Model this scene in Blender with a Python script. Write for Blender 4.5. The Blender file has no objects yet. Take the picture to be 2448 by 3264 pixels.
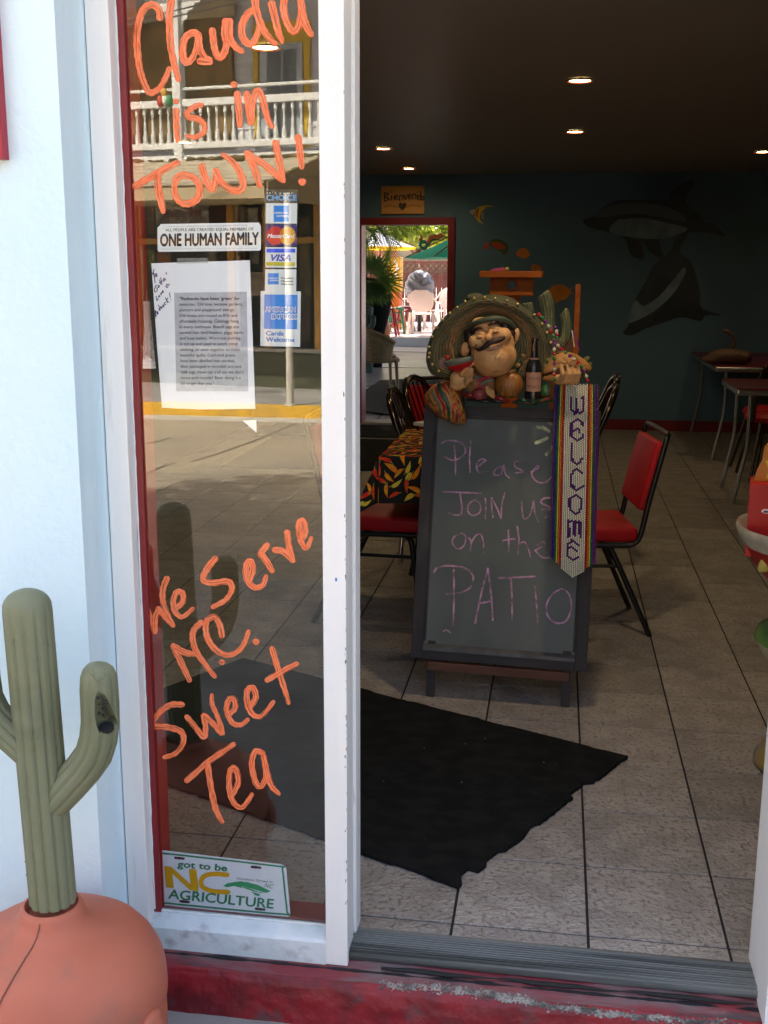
import bpy, bmesh, math, random
from mathutils import Vector, Matrix
import mathutils.noise as mnoise
random.seed(7)
scn = bpy.context.scene
COL = scn.collection

# ---------------------------------------------------------------- camera
YAW, PITCH, ROLL = 0.1526, -0.2109, -0.0037
FPX, SW, SH, DW = 3548.0, 2448.0, 3264.0, 1659.0
EYE = Vector((0, 0, 1.45))
RM = (Matrix.Rotation(YAW, 3, 'Z') @ Matrix.Rotation(PITCH, 3, 'X') @ Matrix.Rotation(ROLL, 3, 'Y'))
cam = bpy.data.cameras.new('camera')
cam.lens = FPX / SH * 36.0
cam.sensor_width = 36.0
cam.clip_start = 0.05
cam.clip_end = 400
camo = bpy.data.objects.new('camera', cam)
COL.objects.link(camo)
rt, fw, up = RM.col[0], RM.col[1], RM.col[2]
camo.matrix_world = Matrix(((rt[0], up[0], -fw[0], EYE[0]), (rt[1], up[1], -fw[1], EYE[1]), (rt[2], up[2], -fw[2], EYE[2]), (0, 0, 0, 1)))
scn.camera = camo

# ---------------------------------------------------------------- light
SUN_TO = Vector((-0.42, 0.62, 0.90)).normalized()      # towards the sun: behind the building, high, to the left
w = bpy.data.worlds.new('World')
scn.world = w
w.use_nodes = True
nt = w.node_tree
bg = nt.nodes['Background']
sky = nt.nodes.new('ShaderNodeTexSky')
sky.sky_type = 'NISHITA'
sky.sun_disc = False
sky.sun_elevation = math.asin(SUN_TO.z)
sky.sun_rotation = math.atan2(SUN_TO.x, SUN_TO.y)
sky.air_density, sky.dust_density, sky.ozone_density = .8, 8.0, .4
nt.links.new(sky.outputs[0], bg.inputs[0])
bg.inputs[1].default_value = 0.15
sl = bpy.data.lights.new('sun', 'SUN')
sl.energy = 5.0
sl.angle = math.radians(0.53)
sl.color = (1.0, 0.95, 0.86)
so = bpy.data.objects.new('sun', sl)
COL.objects.link(so)
so.rotation_euler = SUN_TO.to_track_quat('Z', 'Y').to_euler()
vs = scn.view_settings
vs.view_transform = 'Standard'
vs.look = 'None'
vs.exposure = 2.42
vs.gamma = 1.0
cy = scn.cycles
cy.use_denoising = True
cy.max_bounces = 9
cy.diffuse_bounces = 5
cy.glossy_bounces = 4
cy.transparent_max_bounces = 16
cy.sample_clamp_indirect = 6.0
cy.caustics_reflective = False
cy.caustics_refractive = False
cy.use_adaptive_sampling = False

# ---------------------------------------------------------------- measuring: a point of the place seen in a given direction
def ray(u, v):                                  # u, v in source pixels
    return RM @ Vector(((u - SW / 2) / FPX, 1.0, -(v - SH / 2) / FPX))
def dp(x, y):
    return (x * SW / DW, y * SW / DW)
def aty(x, y, Y):                               # x, y on the 1659-wide picture, depth Y in metres
    d = ray(*dp(x, y)); return EYE + d * (Y / d.y)
def atz(x, y, Z=0.0):
    d = ray(*dp(x, y)); return EYE + d * ((Z - EYE.z) / d.z)
GY = 2.17                                       # plane of the window glass
def mir(p):
    return Vector((p[0], 2 * GY - p[1], p[2]))
def V(x, y, Y):                                 # a point across the street that the glass mirrors
    return mir(aty(x, y, Y))
def crop(x0, y0, x1, y1, W):                    # coordinates inside an enlarged detail -> 1659-wide picture
    s = (x1 - x0) / W * DW / SW
    return lambda x, y: (x0 * DW / SW + x * s, y0 * DW / SW + y * s)

# ---------------------------------------------------------------- materials
MATS = {}
def mat(name, col, rough=0.6, metal=0.0, spec=0.5, var=None, vscale=8.0, vdetail=4.0, vlo=0.42, vhi=0.62, bump=0.0, bscale=40.0, bdist=0.004,
        stretch=(1, 1, 1), coat=0.0, emit=None, es=0.0, trans=0.0, sss=0.0, alpha=1.0, dirt=None, dscale=2.5, dlo=0.55, dhi=0.75, coord='pos', bdetail=5.0, bdistort=0.0, rvar=0.0, thru=None, coatr=0.1):
    if name in MATS: return MATS[name]
    m = bpy.data.materials.new(name); m.use_nodes = True
    n, l = m.node_tree.nodes, m.node_tree.links
    b = n['Principled BSDF']
    c4 = lambda c: (c[0], c[1], c[2], 1)
    b.inputs['Base Color'].default_value = c4(col)
    b.inputs['Roughness'].default_value = rough
    b.inputs['Metallic'].default_value = metal
    b.inputs['Specular IOR Level'].default_value = spec
    b.inputs['Coat Weight'].default_value = coat
    b.inputs['Coat Roughness'].default_value = coatr
    b.inputs['Alpha'].default_value = alpha
    if emit: b.inputs['Emission Color'].default_value = c4(emit); b.inputs['Emission Strength'].default_value = es
    if trans: b.inputs['Transmission Weight'].default_value = trans
    if sss: b.inputs['Subsurface Weight'].default_value = sss; b.inputs['Subsurface Radius'].default_value = (.02, .01, .008)
    if coord == 'pos': src = n.new('ShaderNodeNewGeometry').outputs['Position']
    elif coord == 'uv': src = n.new('ShaderNodeTexCoord').outputs['UV']
    else: src = n.new('ShaderNodeTexCoord').outputs['Object']
    mp = n.new('ShaderNodeMapping'); mp.inputs['Scale'].default_value = stretch
    l.new(src, mp.inputs[0]); src = mp.outputs[0]
    def noise(sc, det, lo, hi):
        t = n.new('ShaderNodeTexNoise'); t.inputs['Scale'].default_value = sc; t.inputs['Detail'].default_value = det
        l.new(src, t.inputs['Vector'])
        r = n.new('ShaderNodeMapRange'); r.inputs[1].default_value = lo; r.inputs[2].default_value = hi
        l.new(t.outputs['Fac'], r.inputs[0]); return t, r
    last = None
    if var:
        _, r = noise(vscale, vdetail, vlo, vhi)
        mx = n.new('ShaderNodeMix'); mx.data_type = 'RGBA'
        mx.inputs[6].default_value = c4(col); mx.inputs[7].default_value = c4(var)
        l.new(r.outputs[0], mx.inputs[0]); last = mx.outputs[2]
    if dirt:
        _, r = noise(dscale, 8.0, dlo, dhi)
        mx = n.new('ShaderNodeMix'); mx.data_type = 'RGBA'
        mx.inputs[6].default_value = c4(col); mx.inputs[7].default_value = c4(dirt)
        if last: l.new(last, mx.inputs[6])
        l.new(r.outputs[0], mx.inputs[0]); last = mx.outputs[2]
        if rvar:
            rr = n.new('ShaderNodeMapRange'); rr.inputs[3].default_value = rough; rr.inputs[4].default_value = min(1, rough + rvar)
            l.new(r.outputs[0], rr.inputs[0]); l.new(rr.outputs[0], b.inputs['Roughness'])
    if last: l.new(last, b.inputs['Base Color'])
    if bump:
        t = n.new('ShaderNodeTexNoise'); t.inputs['Scale'].default_value = bscale; t.inputs['Detail'].default_value = bdetail; t.inputs['Distortion'].default_value = bdistort
        l.new(src, t.inputs['Vector'])
        bp = n.new('ShaderNodeBump'); bp.inputs['Strength'].default_value = bump; bp.inputs['Distance'].default_value = bdist
        l.new(t.outputs['Fac'], bp.inputs['Height']); l.new(bp.outputs[0], b.inputs['Normal'])
    if thru:                                     # thin leaf / cloth that lets light through
        tr = n.new('ShaderNodeBsdfTranslucent'); tr.inputs[0].default_value = c4(thru)
        ad = n.new('ShaderNodeMixShader'); ad.inputs[0].default_value = 0.5
        l.new(b.outputs[0], ad.inputs[1]); l.new(tr.outputs[0], ad.inputs[2])
        l.new(ad.outputs[0], n['Material Output'].inputs['Surface'])
    MATS[name] = m
    return m

# ---------------------------------------------------------------- mesh building
class B:
    def __init__(s):
        s.bm = bmesh.new(); s.uv = s.bm.loops.layers.uv.new('UVMap')
    def box(s, lo, hi, M=None):
        vs_ = [s.bm.verts.new((x, y, z)) for z in (lo[2], hi[2]) for y in (lo[1], hi[1]) for x in (lo[0], hi[0])]
        for f in ((0, 2, 3, 1), (4, 5, 7, 6), (0, 1, 5, 4), (2, 6, 7, 3), (0, 4, 6, 2), (1, 3, 7, 5)):
            s.bm.faces.new([vs_[i] for i in f])
        if M is not None: bmesh.ops.transform(s.bm, matrix=M, verts=vs_)
        return s
    def bar(s, p0, p1, w, d, upv=(0, 0, 1)):      # a rectangular bar from p0 to p1
        p0, p1 = Vector(p0), Vector(p1); a = (p1 - p0); L = a.length; a.normalize()
        u = Vector(upv)
        if abs(a.dot(u)) > .95: u = Vector((0, 1, 0))
        x = a.cross(u).normalized(); z = x.cross(a)
        M = Matrix((x, a, z)).transposed().to_4x4(); M.translation = p0
        return s.box((-w / 2, 0, -d / 2), (w / 2, L, d / 2), M)
    def tube(s, pts, r, n=10, closed=False, caps=True, flat=None):
        pts = [Vector(p) for p in pts]; k = len(pts)
        rr = r if isinstance(r, (list, tuple)) else [r] * k
        rings = []; prev = None
        for i, p in enumerate(pts):
            a = pts[(i + 1) % k] if (closed or i < k - 1) else p
            b = pts[i - 1] if (closed or i > 0) else p
            t = (a - b)
            if t.length < 1e-9: t = Vector((0, 0, 1))
            t.normalize()
            if prev is None:
                u = Vector((0, 0, 1)) if abs(t.z) < .9 else Vector((0, 1, 0))
                x = t.cross(u).normalized()
            else:
                x = (prev - t * prev.dot(t)).normalized()
            prev = x; y = t.cross(x)
            rings.append([s.bm.verts.new(p + (x * math.cos(j * 2 * math.pi / n) + y * math.sin(j * 2 * math.pi / n) * (flat or 1)) * rr[i]) for j in range(n)])
        rng = range(k if closed else k - 1)
        for i in rng:
            A, C = rings[i], rings[(i + 1) % k]
            for j in range(n):
                s.bm.faces.new((A[j], A[(j + 1) % n], C[(j + 1) % n], C[j]))
        if caps and not closed:
            s.bm.faces.new(list(reversed(rings[0]))); s.bm.faces.new(rings[-1])
        return s
    def cyl(s, p0, p1, r0, r1=None, n=16):
        return s.tube([p0, p1], [r0, r0 if r1 is None else r1], n)
    def lathe(s, prof, c=(0, 0, 0), n=32, rib=0, ramp=0.0, M=None, cap=True):
        rings = []; allv = []
        for (r, z) in prof:
            ring = []
            for j in range(n):
                a = 2 * math.pi * j / n
                q = r * (1 + (ramp * math.cos(rib * a) if rib else 0))
                ring.append(s.bm.verts.new((c[0] + q * math.cos(a), c[1] + q * math.sin(a), c[2] + z)))
            rings.append(ring); allv += ring
        for i in range(len(rings) - 1):
            for j in range(n):
                s.bm.faces.new((rings[i][j], rings[i][(j + 1) % n], rings[i + 1][(j + 1) % n], rings[i + 1][j]))
        if cap:
            s.bm.faces.new(list(reversed(rings[0]))); s.bm.faces.new(rings[-1])
        if M is not None: bmesh.ops.transform(s.bm, matrix=M, verts=allv)
        return s
    def ball(s, c, r, nu=12, nv=8, M=None):
        r = r if isinstance(r, (list, tuple)) else (r, r, r)
        T_ = M.to_3x3() if M is not None else None; c = Vector(c); bm = s.bm
        def pt(x, y, z):
            q = Vector((x * r[0], y * r[1], z * r[2])); return bm.verts.new(c + (T_ @ q if T_ is not None else q))
        tp, bt = pt(0, 0, 1), pt(0, 0, -1); rings = []
        for j in range(1, nv):
            th = math.pi * j / nv; st, ct = math.sin(th), math.cos(th)
            rings.append([pt(st * math.cos(2 * math.pi * i / nu), st * math.sin(2 * math.pi * i / nu), ct) for i in range(nu)])
        for i in range(nu):
            k = (i + 1) % nu
            bm.faces.new((tp, rings[0][i], rings[0][k])); bm.faces.new((bt, rings[-1][k], rings[-1][i]))
            for A, C in zip(rings, rings[1:]): bm.faces.new((A[i], C[i], C[k], A[k]))
        return s
    def poly(s, pts, thick=None):                # flat polygon, or a slab when thick is a vector
        a = [s.bm.verts.new(p) for p in pts]
        s.bm.faces.new(a)
        if thick is not None:
            t = Vector(thick); b = [s.bm.verts.new(Vector(p) + t) for p in pts]
            s.bm.faces.new(list(reversed(b)))
            for i in range(len(a)):
                j = (i + 1) % len(a); s.bm.faces.new((a[j], a[i], b[i], b[j]))
        return s
    def grid(s, fn, nu, nv, uv=True, wrap=False):
        vv = [[s.bm.verts.new(fn(i / nu, j / nv)) for j in range(nv + 1)] for i in range(nu + (0 if wrap else 1))]
        for i in range(nu):
            for j in range(nv):
                i2 = (i + 1) % len(vv)
                f = s.bm.faces.new((vv[i][j], vv[i2][j], vv[i2][j + 1], vv[i][j + 1]))
                for lp, (a, b) in zip(f.loops, ((i, j), (i + 1, j), (i + 1, j + 1), (i, j + 1))):
                    lp[s.uv].uv = (a / nu, b / nv)
        return s
    def mesh(s, name='m', smooth=None, fix=True, bevel=0.0, bseg=2):
        if bevel:
            bmesh.ops.bevel(s.bm, geom=[e for e in s.bm.edges], offset=bevel, segments=bseg, affect='EDGES', profile=.6, clamp_overlap=True)
        if fix: bmesh.ops.recalc_face_normals(s.bm, faces=s.bm.faces)
        if smooth is not None:
            for f in s.bm.faces: f.smooth = True
            for e in s.bm.edges:
                if len(e.link_faces) == 2 and e.calc_face_angle(0) > math.radians(smooth): e.smooth = False
        me = bpy.data.meshes.new(name); s.bm.to_mesh(me); s.bm.free()
        return me
    def obj(s, name, m=None, parent=None, smooth=None, fix=True, bevel=0.0, bseg=2):
        return link(name, s.mesh(name, smooth, fix, bevel, bseg), m, parent)

def link(name, me, m=None, parent=None):
    o = bpy.data.objects.new(name, me); COL.objects.link(o)
    if m is not None and me is not None:
        me.materials.clear(); me.materials.append(m)
    if parent is not None:
        o.parent = parent
        o.matrix_parent_inverse = parent_world(parent).inverted()
    return o
def parent_world(o):
    M = o.matrix_basis.copy()
    if o.parent is not None: M = parent_world(o.parent) @ o.matrix_parent_inverse @ M
    return M
def tag(o, label, cat, group=None, kind=None):
    if label: o['label'] = label
    if cat: o['category'] = cat
    if group: o['group'] = group
    if kind: o['kind'] = kind
    return o
def thing(name, label, cat, loc=(0, 0, 0), rz=0.0, group=None):
    o = bpy.data.objects.new(name, None); COL.objects.link(o)
    o.location = loc; o.rotation_euler = (0, 0, rz); o.empty_display_size = .1; o['kind'] = 'thing'
    return tag(o, label, cat, group)
def struct(o):
    o['kind'] = 'structure'; return o
def copy_tree(o, parent=None, link_=True):
    c = o.copy(); COL.objects.link(c)
    if parent is not None: c.parent = parent
    for ch in [x for x in bpy.data.objects if x.parent == o]:
        copy_tree(ch, c)
    return c
def fuse(b, vox=0.003, smooth=6, fac=.5):
    """melt overlapping lumps into one continuous skin"""
    me = b.mesh('lump'); o = bpy.data.objects.new('tmp', me); COL.objects.link(o)
    md = o.modifiers.new('r', 'REMESH'); md.mode = 'VOXEL'; md.voxel_size = vox
    if smooth:
        s_ = o.modifiers.new('s', 'SMOOTH'); s_.iterations = smooth; s_.factor = fac
    out = evaluated(o)
    bpy.data.objects.remove(o)
    for p in out.polygons: p.use_smooth = True
    return out
def evaluated(o):
    dg = bpy.context.evaluated_depsgraph_get(); dg.update()
    return bpy.data.meshes.new_from_object(o.evaluated_get(dg))
def cut(me, cutter):
    a = bpy.data.objects.new('a', me); c = bpy.data.objects.new('c', cutter)
    COL.objects.link(a); COL.objects.link(c)
    md = a.modifiers.new('b', 'BOOLEAN'); md.object = c; md.operation = 'DIFFERENCE'; md.solver = 'EXACT'
    out = evaluated(a)
    bpy.data.objects.remove(a); bpy.data.objects.remove(c)
    return out

def spline(pts, sub=6, closed=False):            # Catmull-Rom through the points
    P = [Vector(p) for p in pts]; k = len(P)
    if k < 3: return P
    out = []
    for i in range(k if closed else k - 1):
        if closed: a, b, c, d = P[i - 1], P[i], P[(i + 1) % k], P[(i + 2) % k]
        else: a, b, c, d = P[max(i - 1, 0)], P[i], P[i + 1], P[min(i + 2, k - 1)]
        for j in range(sub):
            t = j / sub
            out.append(.5 * ((2 * b) + (c - a) * t + (2 * a - 5 * b + 4 * c - d) * t * t + (3 * b - a - 3 * c + d) * t ** 3))
    if not closed: out.append(P[-1])
    return out

# ---- flat print, lettering and brush strokes on any surface given by place(x, y, lift) -> point
def text_mesh(body, fat=0.0, shear=0.0, align='LEFT', space=1.0):
    cu = bpy.data.curves.new('t', 'FONT'); cu.body = body; cu.size = 1; cu.shear = shear
    cu.space_character = space; cu.resolution_u = 3; cu.fill_mode = 'FRONT'
    o = bpy.data.objects.new('t', cu); COL.objects.link(o)
    me = evaluated(o); bpy.data.objects.remove(o); bpy.data.curves.remove(cu)
    return me
def strikes(fat):                                # bold type: the same letters struck several times, slightly apart
    return [(0, 0)] if fat < .004 else [(-fat, 0), (fat, 0), (0, fat * .8), (0, -fat * .8), (0, 0)]
def put_text(b, body, tl, tr, bl, place, lift=.0006, fat=0.0, shear=0.0, space=1.0):
    """fit the words into the box tl-tr-bl (in the coordinates that place() takes)"""
    me = text_mesh(body, fat, shear, space=space)
    xs = [v.co.x for v in me.vertices]; ys = [v.co.y for v in me.vertices]
    if not xs: return
    x0, x1, y0, y1 = min(xs), max(xs), min(ys), max(ys)
    tl, tr, bl = Vector(tl), Vector(tr), Vector(bl)
    for k, (ox, oy) in enumerate(strikes(fat)):
        vv = []
        for v in me.vertices:
            s_, t_ = (v.co.x + ox - x0 + fat) / (x1 - x0 + 2 * fat), (y1 + fat - v.co.y - oy) / (y1 - y0 + 2 * fat)
            q = tl + (tr - tl) * s_ + (bl - tl) * t_
            vv.append(b.bm.verts.new(place(q.x, q.y, lift + k * .00003)))
        for p in me.polygons: b.bm.faces.new([vv[i] for i in p.vertices])
    bpy.data.meshes.remove(me)
def put_poly(b, pts, place, lift=.0003):
    b.poly([place(x, y, lift) for x, y in pts])
def rect(x0, y0, x1, y1): return [(x0, y0), (x1, y0), (x1, y1), (x0, y1)]
def circ(cx, cy_, rx, ry=None, n=32, a0=0, a1=360):
    ry = ry or rx
    return [(cx + rx * math.cos(math.radians(a0 + (a1 - a0) * i / n)), cy_ + ry * math.sin(math.radians(a0 + (a1 - a0) * i / n))) for i in range(n + (0 if abs(a1 - a0) >= 360 else 1))]
def rrect(x0, y0, x1, y1, r):
    o = []
    for cx, cy_, a in ((x1 - r, y0 + r, -90), (x1 - r, y1 - r, 0), (x0 + r, y1 - r, 90), (x0 + r, y0 + r, 180)):
        o += [(cx + r * math.cos(math.radians(a + 15 * i)), cy_ + r * math.sin(math.radians(a + 15 * i))) for i in range(7)]
    return o
def stroke(b, pts, width, place, lift=.001, crown=.0012, sub=7, taper=0.72, wob=0.09, dark=0.0):
    """one brush stroke: a ribbon with round ends and a slightly raised middle"""
    P = spline([(x, y, 0) for x, y in pts], sub) if len(pts) > 2 else [Vector((*pts[0], 0)).lerp(Vector((*pts[1], 0)), i / 6) for i in range(7)]
    L = [0]
    for i in range(1, len(P)): L.append(L[-1] + (P[i] - P[i - 1]).length)
    n = len(P); rows = []
    off = random.random() * 50
    def row(p, t, hw, v):
        nx = Vector((-t.y, t.x, 0))
        r = []
        for k, (f, h) in enumerate(((-1, 0), (-.6, .8), (0, 1), (.6, .8), (1, 0))):
            q = p + nx * hw * f
            r.append((b.bm.verts.new(place(q.x, q.y, lift + crown * h)), f * .5 + .5, v))
        rows.append(r)
    for i in range(n):
        t = (P[min(i + 1, n - 1)] - P[max(i - 1, 0)])
        t = t.normalized() if t.length > 1e-6 else Vector((1, 0, 0))
        hw = width / 2 * (1 + wob * math.sin(i * 1.7 + off)) * (1 if i < n * .6 else 1 - (1 - taper) * (i / n - .6) / .4)
        v = off + L[i] / width
        if i == 0:
            for a in (80, 50, 20): row(P[0] - t * hw * math.sin(math.radians(a)), t, hw * math.cos(math.radians(a)) * .999, v - math.sin(math.radians(a)) / 2)
        row(P[i], t, hw, v)
        if i == n - 1:
            for a in (20, 50, 80): row(P[-1] + t * hw * math.sin(math.radians(a)), t, hw * math.cos(math.radians(a)) * .999, v + math.sin(math.radians(a)) / 2)
    for A, C in zip(rows, rows[1:]):
        for k in range(4):
            q = (A[k], A[k + 1], C[k + 1], C[k])
            f = b.bm.faces.new([x[0] for x in q]); f.smooth = True
            for lp, x in zip(f.loops, q): lp[b.uv].uv = (x[1], x[2])
# ================================================================= STRUCTURE
FZ, WZ, RZ = 0.0, -0.14, -0.28                  # indoor floor, pavement, road
CEIL = 2.36
BACKY = 10.8
M_stucco = mat('stucco', (.70, .87, .92), .8, bump=.45, bscale=60, bdist=.005, var=(.66, .84, .90), vscale=3, dirt=(.60, .63, .62), dscale=1.1, dlo=.62, dhi=.8)
M_wpaint = mat('white_paint', (.88, .865, .82), .45, bump=.18, bscale=26, bdist=.003, stretch=(3, 3, .35), var=(.83, .82, .785), vscale=5, dirt=(.50, .50, .48), dscale=16, dlo=.68, dhi=.78)
M_wpaint2 = mat('white_paint_clean', (.87, .855, .81), .5, bump=.16, bscale=24, stretch=(3, 3, .3), var=(.82, .81, .775), vscale=4, dirt=(.55, .54, .50), dscale=9, dlo=.66, dhi=.8)
M_redframe = mat('maroon_paint', (.22, .015, .02), .4, var=(.17, .012, .016), vscale=6, bump=.1, bscale=30)
M_redstep = mat('red_step_paint', (.25, .007, .013), .5, var=(.14, .006, .010), vscale=12, bump=.7, bscale=38, bdist=.006, dirt=(.10, .05, .05), dscale=9, dlo=.62, dhi=.72, rvar=.3)
M_ledge = mat('worn_ledge_paint', (.20, .022, .03), .6, var=(.15, .10, .10), vscale=11, vlo=.4, vhi=.6, bump=.8, bscale=45, bdist=.005, dirt=(.04, .036, .038), dscale=7, dlo=.56, dhi=.66, stretch=(.5, 2, 2))
M_concrete = mat('old_concrete', (.34, .32, .28), .9, var=(.10, .09, .08), vscale=28, vlo=.44, vhi=.58, bump=1.0, bscale=90, bdist=.006)
M_alu = mat('worn_aluminium', (.20, .215, .21), .55, metal=.35, var=(.07, .078, .075), vscale=14, vlo=.45, vhi=.62, stretch=(.10, 3, 3), bump=.1, bscale=60, dirt=(.03, .03, .03), dscale=6, dlo=.6, dhi=.72)
M_walk = mat('pavement', (.30, .285, .26), .9, var=(.22, .21, .19), vscale=3, bump=.4, bscale=60, dirt=(.13, .125, .12), dscale=1.4, dlo=.55, dhi=.75)
M_road = mat('road', (.36, .30, .21), .9, var=(.30, .25, .18), vscale=1.1, bump=.5, bscale=70, dirt=(.20, .18, .15), dscale=.7, dlo=.5, dhi=.72, stretch=(.55, 1, 1))
M_dwall = mat('dark_interior_paint', (.018, .022, .025), .55, var=(.012, .015, .018), vscale=2)
M_ceil = mat('dark_gloss_ceiling', (.36, .325, .28), .45, spec=.5, bump=.22, bscale=5.0, bdist=.01, stretch=(.25, 2.2, 1), bdetail=3)
M_grout = mat('grout', (.020, .018, .020), .9)
M_tile = mat('slate_look_tile', (.39, .350, .308), .55, spec=.35, var=(.31, .277, .242), vscale=10, vdetail=9, vlo=.42, vhi=.6, bump=1.0, bscale=52, bdist=.008, dirt=(.235, .20, .168), dscale=70, dlo=.54, dhi=.61, bdetail=2.5, bdistort=1.2)

# every tile fired a little lighter or darker than its neighbours
n_, l_ = M_tile.node_tree.nodes, M_tile.node_tree.links
oi = n_.new('ShaderNodeObjectInfo'); hs_ = n_.new('ShaderNodeHueSaturation'); mr_ = n_.new('ShaderNodeMapRange'); mr_.inputs[3].default_value = .84; mr_.inputs[4].default_value = 1.13
lk = n_['Principled BSDF'].inputs['Base Color'].links[0]; sk = lk.from_socket; l_.remove(lk)
l_.new(oi.outputs['Random'], mr_.inputs[0]); l_.new(mr_.outputs[0], hs_.inputs['Value']); l_.new(sk, hs_.inputs['Color']); l_.new(hs_.outputs[0], n_['Principled BSDF'].inputs['Base Color'])

def plain(name, boxes, m, parent=None, bevel=0.0):
    b = B()
    for lo, hi in boxes: b.box(lo, hi)
    return b.obj(name, m, parent, bevel=bevel)

# ground sheets --------------------------------------------------------------
struct(plain('ground', [((-120, -120, -.9), (120, 160, -.45))], M_walk))
struct(plain('road', [((-60, -8.86, -.5), (60, -1.24, RZ))], M_road))
struct(plain('pavement', [((-60, -1.10, -.5), (60, 2.9, WZ))], M_walk))
struct(plain('pavement', [((-60, -14.0, -.5), (60, -9.05, WZ))], M_walk))
M_kerb = mat('kerb_stone', (.40, .38, .33), .9, bump=.4, bscale=50, var=(.28, .27, .24), vscale=4)
M_ykerb = mat('yellow_kerb_paint', (.62, .36, .03), .7, var=(.42, .28, .08), vscale=2.2, vlo=.48, vhi=.7, bump=.3, bscale=50)
struct(plain('kerb', [((-60, -1.24, -.5), (60, -1.10, WZ + .002))], M_kerb))
k = struct(plain('kerb', [((-60, -9.05, -.5), (60, -8.86, WZ + .003))], M_ykerb))
b = B(); b.box((-60, -8.86, -.42), (60, -8.45, RZ + .004)); struct(b.obj('gutter', mat('gutter_concrete', (.50, .46, .38), .9, var=(.40, .37, .30), vscale=2, bump=.4, bscale=50)))

# indoor floor: grout bed with tiles laid on it -----------------------------
T = .305
floor = struct(plain('floor', [((-3.0, 2.20, -.30), (2.6, 10.8, -.0035))], M_grout))
X0, Y0 = -2.6227 * T, 7.5002 * T                # a joint crossing
def tile_mesh(sx, sy):
    b = B(); g = .0031
    b.box((g, g, -.016), (sx - g, sy - g, 0)); return b.mesh('tile', bevel=.0018, bseg=2)
TM = tile_mesh(T, T)
TM.materials.append(M_tile)
rest = B()
for j in range(-1, 28):
    for i in range(-8, 12):
        x, y = X0 + i * T, Y0 + j * T
        if x < -3.2 or x > 2.55: continue
        visible = -3 - j * .25 < i < 9 + j * .3 and j < 15 and -.62 * (y + T) < x + T and x < .34 * y + .3
        if j == -1:
            o = link('tile', tile_mesh(T, .21 * T), M_tile, floor); o.location = (x, y + .79 * T, 0)
        elif visible:
            o = link('tile', TM, None, floor); o.location = (x, y, 0); o.rotation_euler = (0, 0, 0)
        else:
            y1 = min(y + T, 10.79)
            rest.box((x + .003, y + .003, -.016), (x + T - .003, y1 - .003, -.0005))
o = rest.obj('tile_field', M_tile, floor); o['kind'] = 'stuff'

# the restaurant building ----------------------------------------------------
bld = thing('restaurant_building', 'pale stucco restaurant front standing in shade beside the pavement', 'building', (0, 2.2, WZ))
plain('front_wall', [((-9, 2.0, WZ - .2), (-.902, 2.24, 6.7)), ((.66, 2.0, WZ - .2), (9, 2.24, 6.7)), ((-.902, 2.02, 2.28), (.66, 2.24, 6.7))], M_stucco, bld)
plain('side_wall', [((-9, 2.24, -.3), (-3.0, 10.8, 6.7))], M_dwall, bld)
plain('side_wall', [((2.6, 2.24, -.3), (9, 10.8, 6.7))], M_dwall, bld)
DX0, DX1, DZ1 = -1.885, -1.058, 1.905           # doorway to the patio
M_mural = mat('mural_sea_paint', (.12, .225, .32), .55, spec=.25, var=(.075, .14, .20), vscale=.8, vdetail=2, vlo=.5, vhi=.72, bump=.1, bscale=20)
plain('back_wall', [((-9, BACKY, -.3), (DX0 - .06, BACKY + .2, 6.7)), ((DX1 + .06, BACKY, -.3), (9, BACKY + .2, 6.7)), ((DX0 - .06, BACKY, DZ1 + .06), (DX1 + .06, BACKY + .2, 6.7))], M_mural, bld)
plain('ceiling', [((-3.0, 2.24, CEIL), (2.6, 10.8, CEIL + .12))], M_ceil, bld)
plain('roof', [((-9, 2.0, 6.7), (9, 11.0, 6.95))], M_concrete, bld)
plain('interior_lining', [((-3.0, 2.242, 0), (-.903, 2.26, CEIL))], M_dwall, bld)
plain('interior_lining', [((.70, 2.242, 0), (2.6, 2.26, CEIL))], M_dwall, bld)
M_bred = mat('dark_red_trim', (.23, .014, .016), .4, var=(.17, .01, .012), vscale=5)
plain('baseboard', [((DX1 + .07, BACKY - .015, 0), (2.6, BACKY - .002, .10))], M_bred, bld)
# patio doorway frame
df = thing('patio_doorway', 'dark red frame around the bright open patio doorway in the far wall', 'doorway', (-1.47, BACKY, 0))
plain('jamb', [((DX0 - .05, BACKY - .02, 0), (DX0, BACKY + .22, DZ1))], M_bred, df)
plain('jamb', [((DX1, BACKY - .02, 0), (DX1 + .065, BACKY + .22, DZ1))], M_bred, df)
plain('lintel', [((DX0 - .05, BACKY - .022, DZ1), (DX1 + .065, BACKY + .222, DZ1 + .065))], M_bred, df)
plain('sill', [((DX0, BACKY - .02, -.05), (DX1, BACKY + .25, .012))], mat('stone_sill', (.42, .42, .42), .6), df)

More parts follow.
